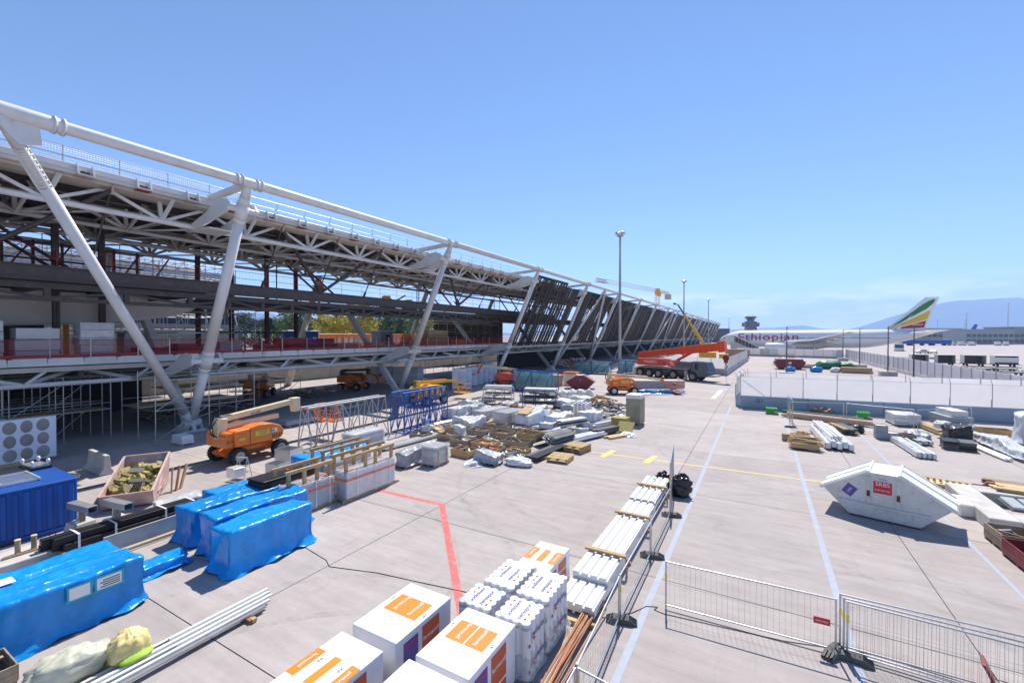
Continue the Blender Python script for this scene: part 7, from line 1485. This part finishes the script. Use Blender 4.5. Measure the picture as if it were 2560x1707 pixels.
# ------------------------------------------------------------------ trees and hills
def tree(label, xp, dep, h, rx, mt, seed, conifer=False, group=None, n=1700):
    r_ = random.Random(seed); x, y = px(xp, dep); t = thing('tree', label, 'tree', (x, y, 0), r_.uniform(0, 6))
    tr_ = MB(); tr_.rod((0, 0, 0), (0, 0, h * .45), h * .03, 8, h * .018); tr_.rod((0, 0, h * .45), (0, 0, h * (.95 if conifer else .7)), h * .018, 6, h * .006)
    for i in range(7):
        a = r_.uniform(0, 6.28); z = h * r_.uniform(.3, .6); tr_.rod((0, 0, z), (math.cos(a) * rx * .6, math.sin(a) * rx * .6, z + h * .15), h * .009, 5, h * .003)
    tr_.build('trunk', 'bark', t); b = MB()
    cl = []
    for i in range(26):
        a = r_.uniform(0, 6.28); f = r_.random(); zz = h * (.22 + .74 * f); rr = rx * ((1.05 - f) if conifer else math.sqrt(max(.05, 1 - ((f - .42) / .6) ** 2))) * r_.uniform(.35, .95); cl.append((math.cos(a) * rr, math.sin(a) * rr, zz, rx * r_.uniform(.18, .34) * (.6 if conifer else 1)))
    for i in range(n):
        cx, cy, cz, cr2 = r_.choice(cl); d = Vector((r_.gauss(0, 1), r_.gauss(0, 1), r_.gauss(0, .8))); d = d.normalized() * cr2 * r_.random() ** .4; p = Vector((cx, cy, cz)) + d; s_ = h * r_.uniform(.012, .026)
        q = Vector((r_.gauss(0, 1), r_.gauss(0, 1), r_.gauss(0, 1))).normalized(); u_ = q.orthogonal().normalized() * s_; w2 = q.cross(u_).normalized() * s_ * .8
        b.add([p - u_, p - w2 * .7, p + u_, p + w2], [(0, 1, 2, 3)])
    b.build('crown', mt, t); return t
TR = [(612, 150, 15, 5, 'leaf_dark', 0), (648, 158, 13.5, 4.5, 'leaf_dark', 0), (676, 160, 13.5, 3, 'leaf_dark', 1), (715, 165, 16, 5, 'leaf_green', 0), (748, 150, 18.5, 6.5, 'leaf_green', 0), (785, 156, 18, 6.5, 'leaf_green', 0), (812, 132, 13.5, 4.6, 'leaf_yellow', 0), (838, 150, 14.5, 3.6, 'leaf_dark', 1), (862, 135, 15, 5, 'leaf_yellow', 0), (896, 132, 17, 6, 'leaf_yellow', 0), (925, 145, 16, 5, 'leaf_dark', 0), (950, 160, 16.5, 6, 'leaf_green', 0), (985, 140, 12.5, 4.6, 'leaf_dark', 0), (1018, 152, 14.5, 5.5, 'leaf_green', 0), (1050, 160, 13.5, 5, 'leaf_yellow', 0), (1085, 165, 13, 5, 'leaf_green', 0), (875, 190, 17.5, 8, 'leaf_green', 0), (990, 200, 17.5, 9, 'leaf_green', 0), (1120, 175, 12.5, 5, 'leaf_yellow', 0), (690, 195, 14, 7, 'leaf_green', 0)]
TL = ['dark pine nearest the old clad terminal', 'dark pine second from the old clad terminal', 'small pointed fir between pine and broadleaf', 'mid green tree left of the far white leg', 'big bright green tree behind the blue toilets', 'big green tree beside the far white leg', 'round yellow tree closest to the blue toilets', 'dark fir between the yellow trees', 'yellow blossoming tree left of the tallest yellow one', 'tallest yellow tree behind the grey cabin', 'dark broad tree just past the tallest yellow tree', 'soft green tree behind the inner leg', 'low dark tree over the orange cabins', 'mid green tree over the last orange cabin', 'yellow tree past the orange cabins', 'green tree near the second column top', 'hazy green tree behind the yellow ones', 'hazy broad green tree behind the low dark tree', 'yellow-green tree closest to the second column', 'hazy green tree behind the small fir']
for i, ((xp, dep, h, rx, mt, cn), lab) in enumerate(zip(TR, TL)): tree(lab, xp, dep, h, rx * 1.22, mt, 100 + i, bool(cn), n=2300)
b = MB(); r_ = random.Random(5)
for i in range(3400):
    u_ = r_.random(); xp = 2330 + 420 * u_; dep = 640 + 120 * r_.random(); top = 6 + 9 * (.5 + .5 * noise.noise(Vector((xp * .012, 0, 0)))) ; x, y = px(xp, dep); z = top * r_.random() ** .5; s_ = r_.uniform(.9, 2.2); q = Vector((r_.gauss(0, 1), r_.gauss(0, 1), r_.gauss(0, 1))).normalized(); a = q.orthogonal().normalized() * s_; c2 = q.cross(a).normalized() * s_; p = Vector((x, y, z + 1)); b.add([p - a, p - c2, p + a, p + c2], [(0, 1, 2, 3)])
stuff(tag(b.build('distant_wood', 'leaf_green'), 'far belt of trees behind the pier buildings', 'wood'))
b = MB()
for i in range(5200):
    xp = 480 + 760 * r_.random(); dep = 230 + 60 * r_.random(); x, y = px(xp, dep); z = 15 * r_.random() ** .5; s_ = r_.uniform(.5, 1.3); q = Vector((r_.gauss(0, 1), r_.gauss(0, 1), r_.gauss(0, 1))).normalized(); a = q.orthogonal().normalized() * s_; c2 = q.cross(a).normalized() * s_; p = Vector((x, y, z + 1)); b.add([p - a, p - c2, p + a, p + c2], [(0, 1, 2, 3)])
stuff(tag(b.build('distant_wood', 'leaf_dark'), 'far belt of trees behind the yellow trees', 'wood'))
def hills(name, ridge, dep, back):
    b = MB(); v = []; pts = []
    for (a, c2), (a2, d2) in zip(ridge, ridge[1:]):
        m_ = max(2, int((a2 - a) / 14))
        for k in range(m_): pts.append((a + (a2 - a) * k / m_, c2 + (d2 - c2) * k / m_))
    for xp, yp in pts:
        z = 6.8 + (838.4 - yp) / 1100 * dep; z += z * .03 * noise.noise(Vector((xp * .05, 1, dep * .001)))
        for f, zz in ((.62, 0), (.70, .12), (.80, .36), (.90, .68), (.97, .92), (1, 1), (1.06, .7), (1.15, 0)):
            d = dep * (1 + (f - 1) * back); x, y = px(xp, d); j = noise.noise(Vector((xp * .03, f * 9, 3)))
            v.append((x, y, max(-1, z * zz * (1 + .22 * j * (zz < .95)))))
    k = 8; m_ = len(pts)
    b.add(v, [(i * k + j, (i + 1) * k + j, (i + 1) * k + j + 1, i * k + j + 1) for i in range(m_ - 1) for j in range(k - 1)], True); return struct(b.build(name, 'hill'))
hills('mountain', [(2060, 836), (2110, 826), (2155, 815), (2200, 801), (2240, 788), (2300, 771), (2345, 759), (2400, 752), (2470, 748), (2527, 744), (2560, 747), (2650, 741), (2740, 748), (2850, 768), (3000, 800), (3200, 838)], 7500, .7)
hills('hills', [(1500, 836), (1700, 828), (1800, 826), (1840, 823), (1900, 820), (1950, 818), (1985, 814), (2005, 813), (2022, 815), (2050, 821), (2100, 825), (2300, 828), (2560, 830)], 9000, .5)
hills('hills', [(-300, 838), (-100, 815), (120, 800), (300, 788), (480, 790), (560, 784), (620, 780), (660, 783), (700, 791), (740, 797), (800, 799), (850, 804), (930, 812), (1000, 819), (1100, 828), (1300, 833), (1500, 836)], 7000, .7)
# ------------------------------------------------------------------ air
hz = MB().bx(-16000, 19000, -320, 15000, -1.6, 760)
o = stuff(hz.build('haze', 'hill')); m = bpy.data.materials.new('haze'); m.use_nodes = True; t = m.node_tree; t.nodes.clear(); pv = N('ShaderNodeVolumePrincipled', t); pv.inputs['Color'].default_value = (.40, .60, 1, 1); pv.inputs['Density'].default_value = 1.3e-4; pv.inputs['Anisotropy'].default_value = .15
ou = N('ShaderNodeOutputMaterial', t); t.links.new(pv.outputs[0], ou.inputs['Volume']); o.data.materials.clear(); o.data.materials.append(m)
tag(o, 'thin pale summer haze filling the air over the airfield', 'haze')
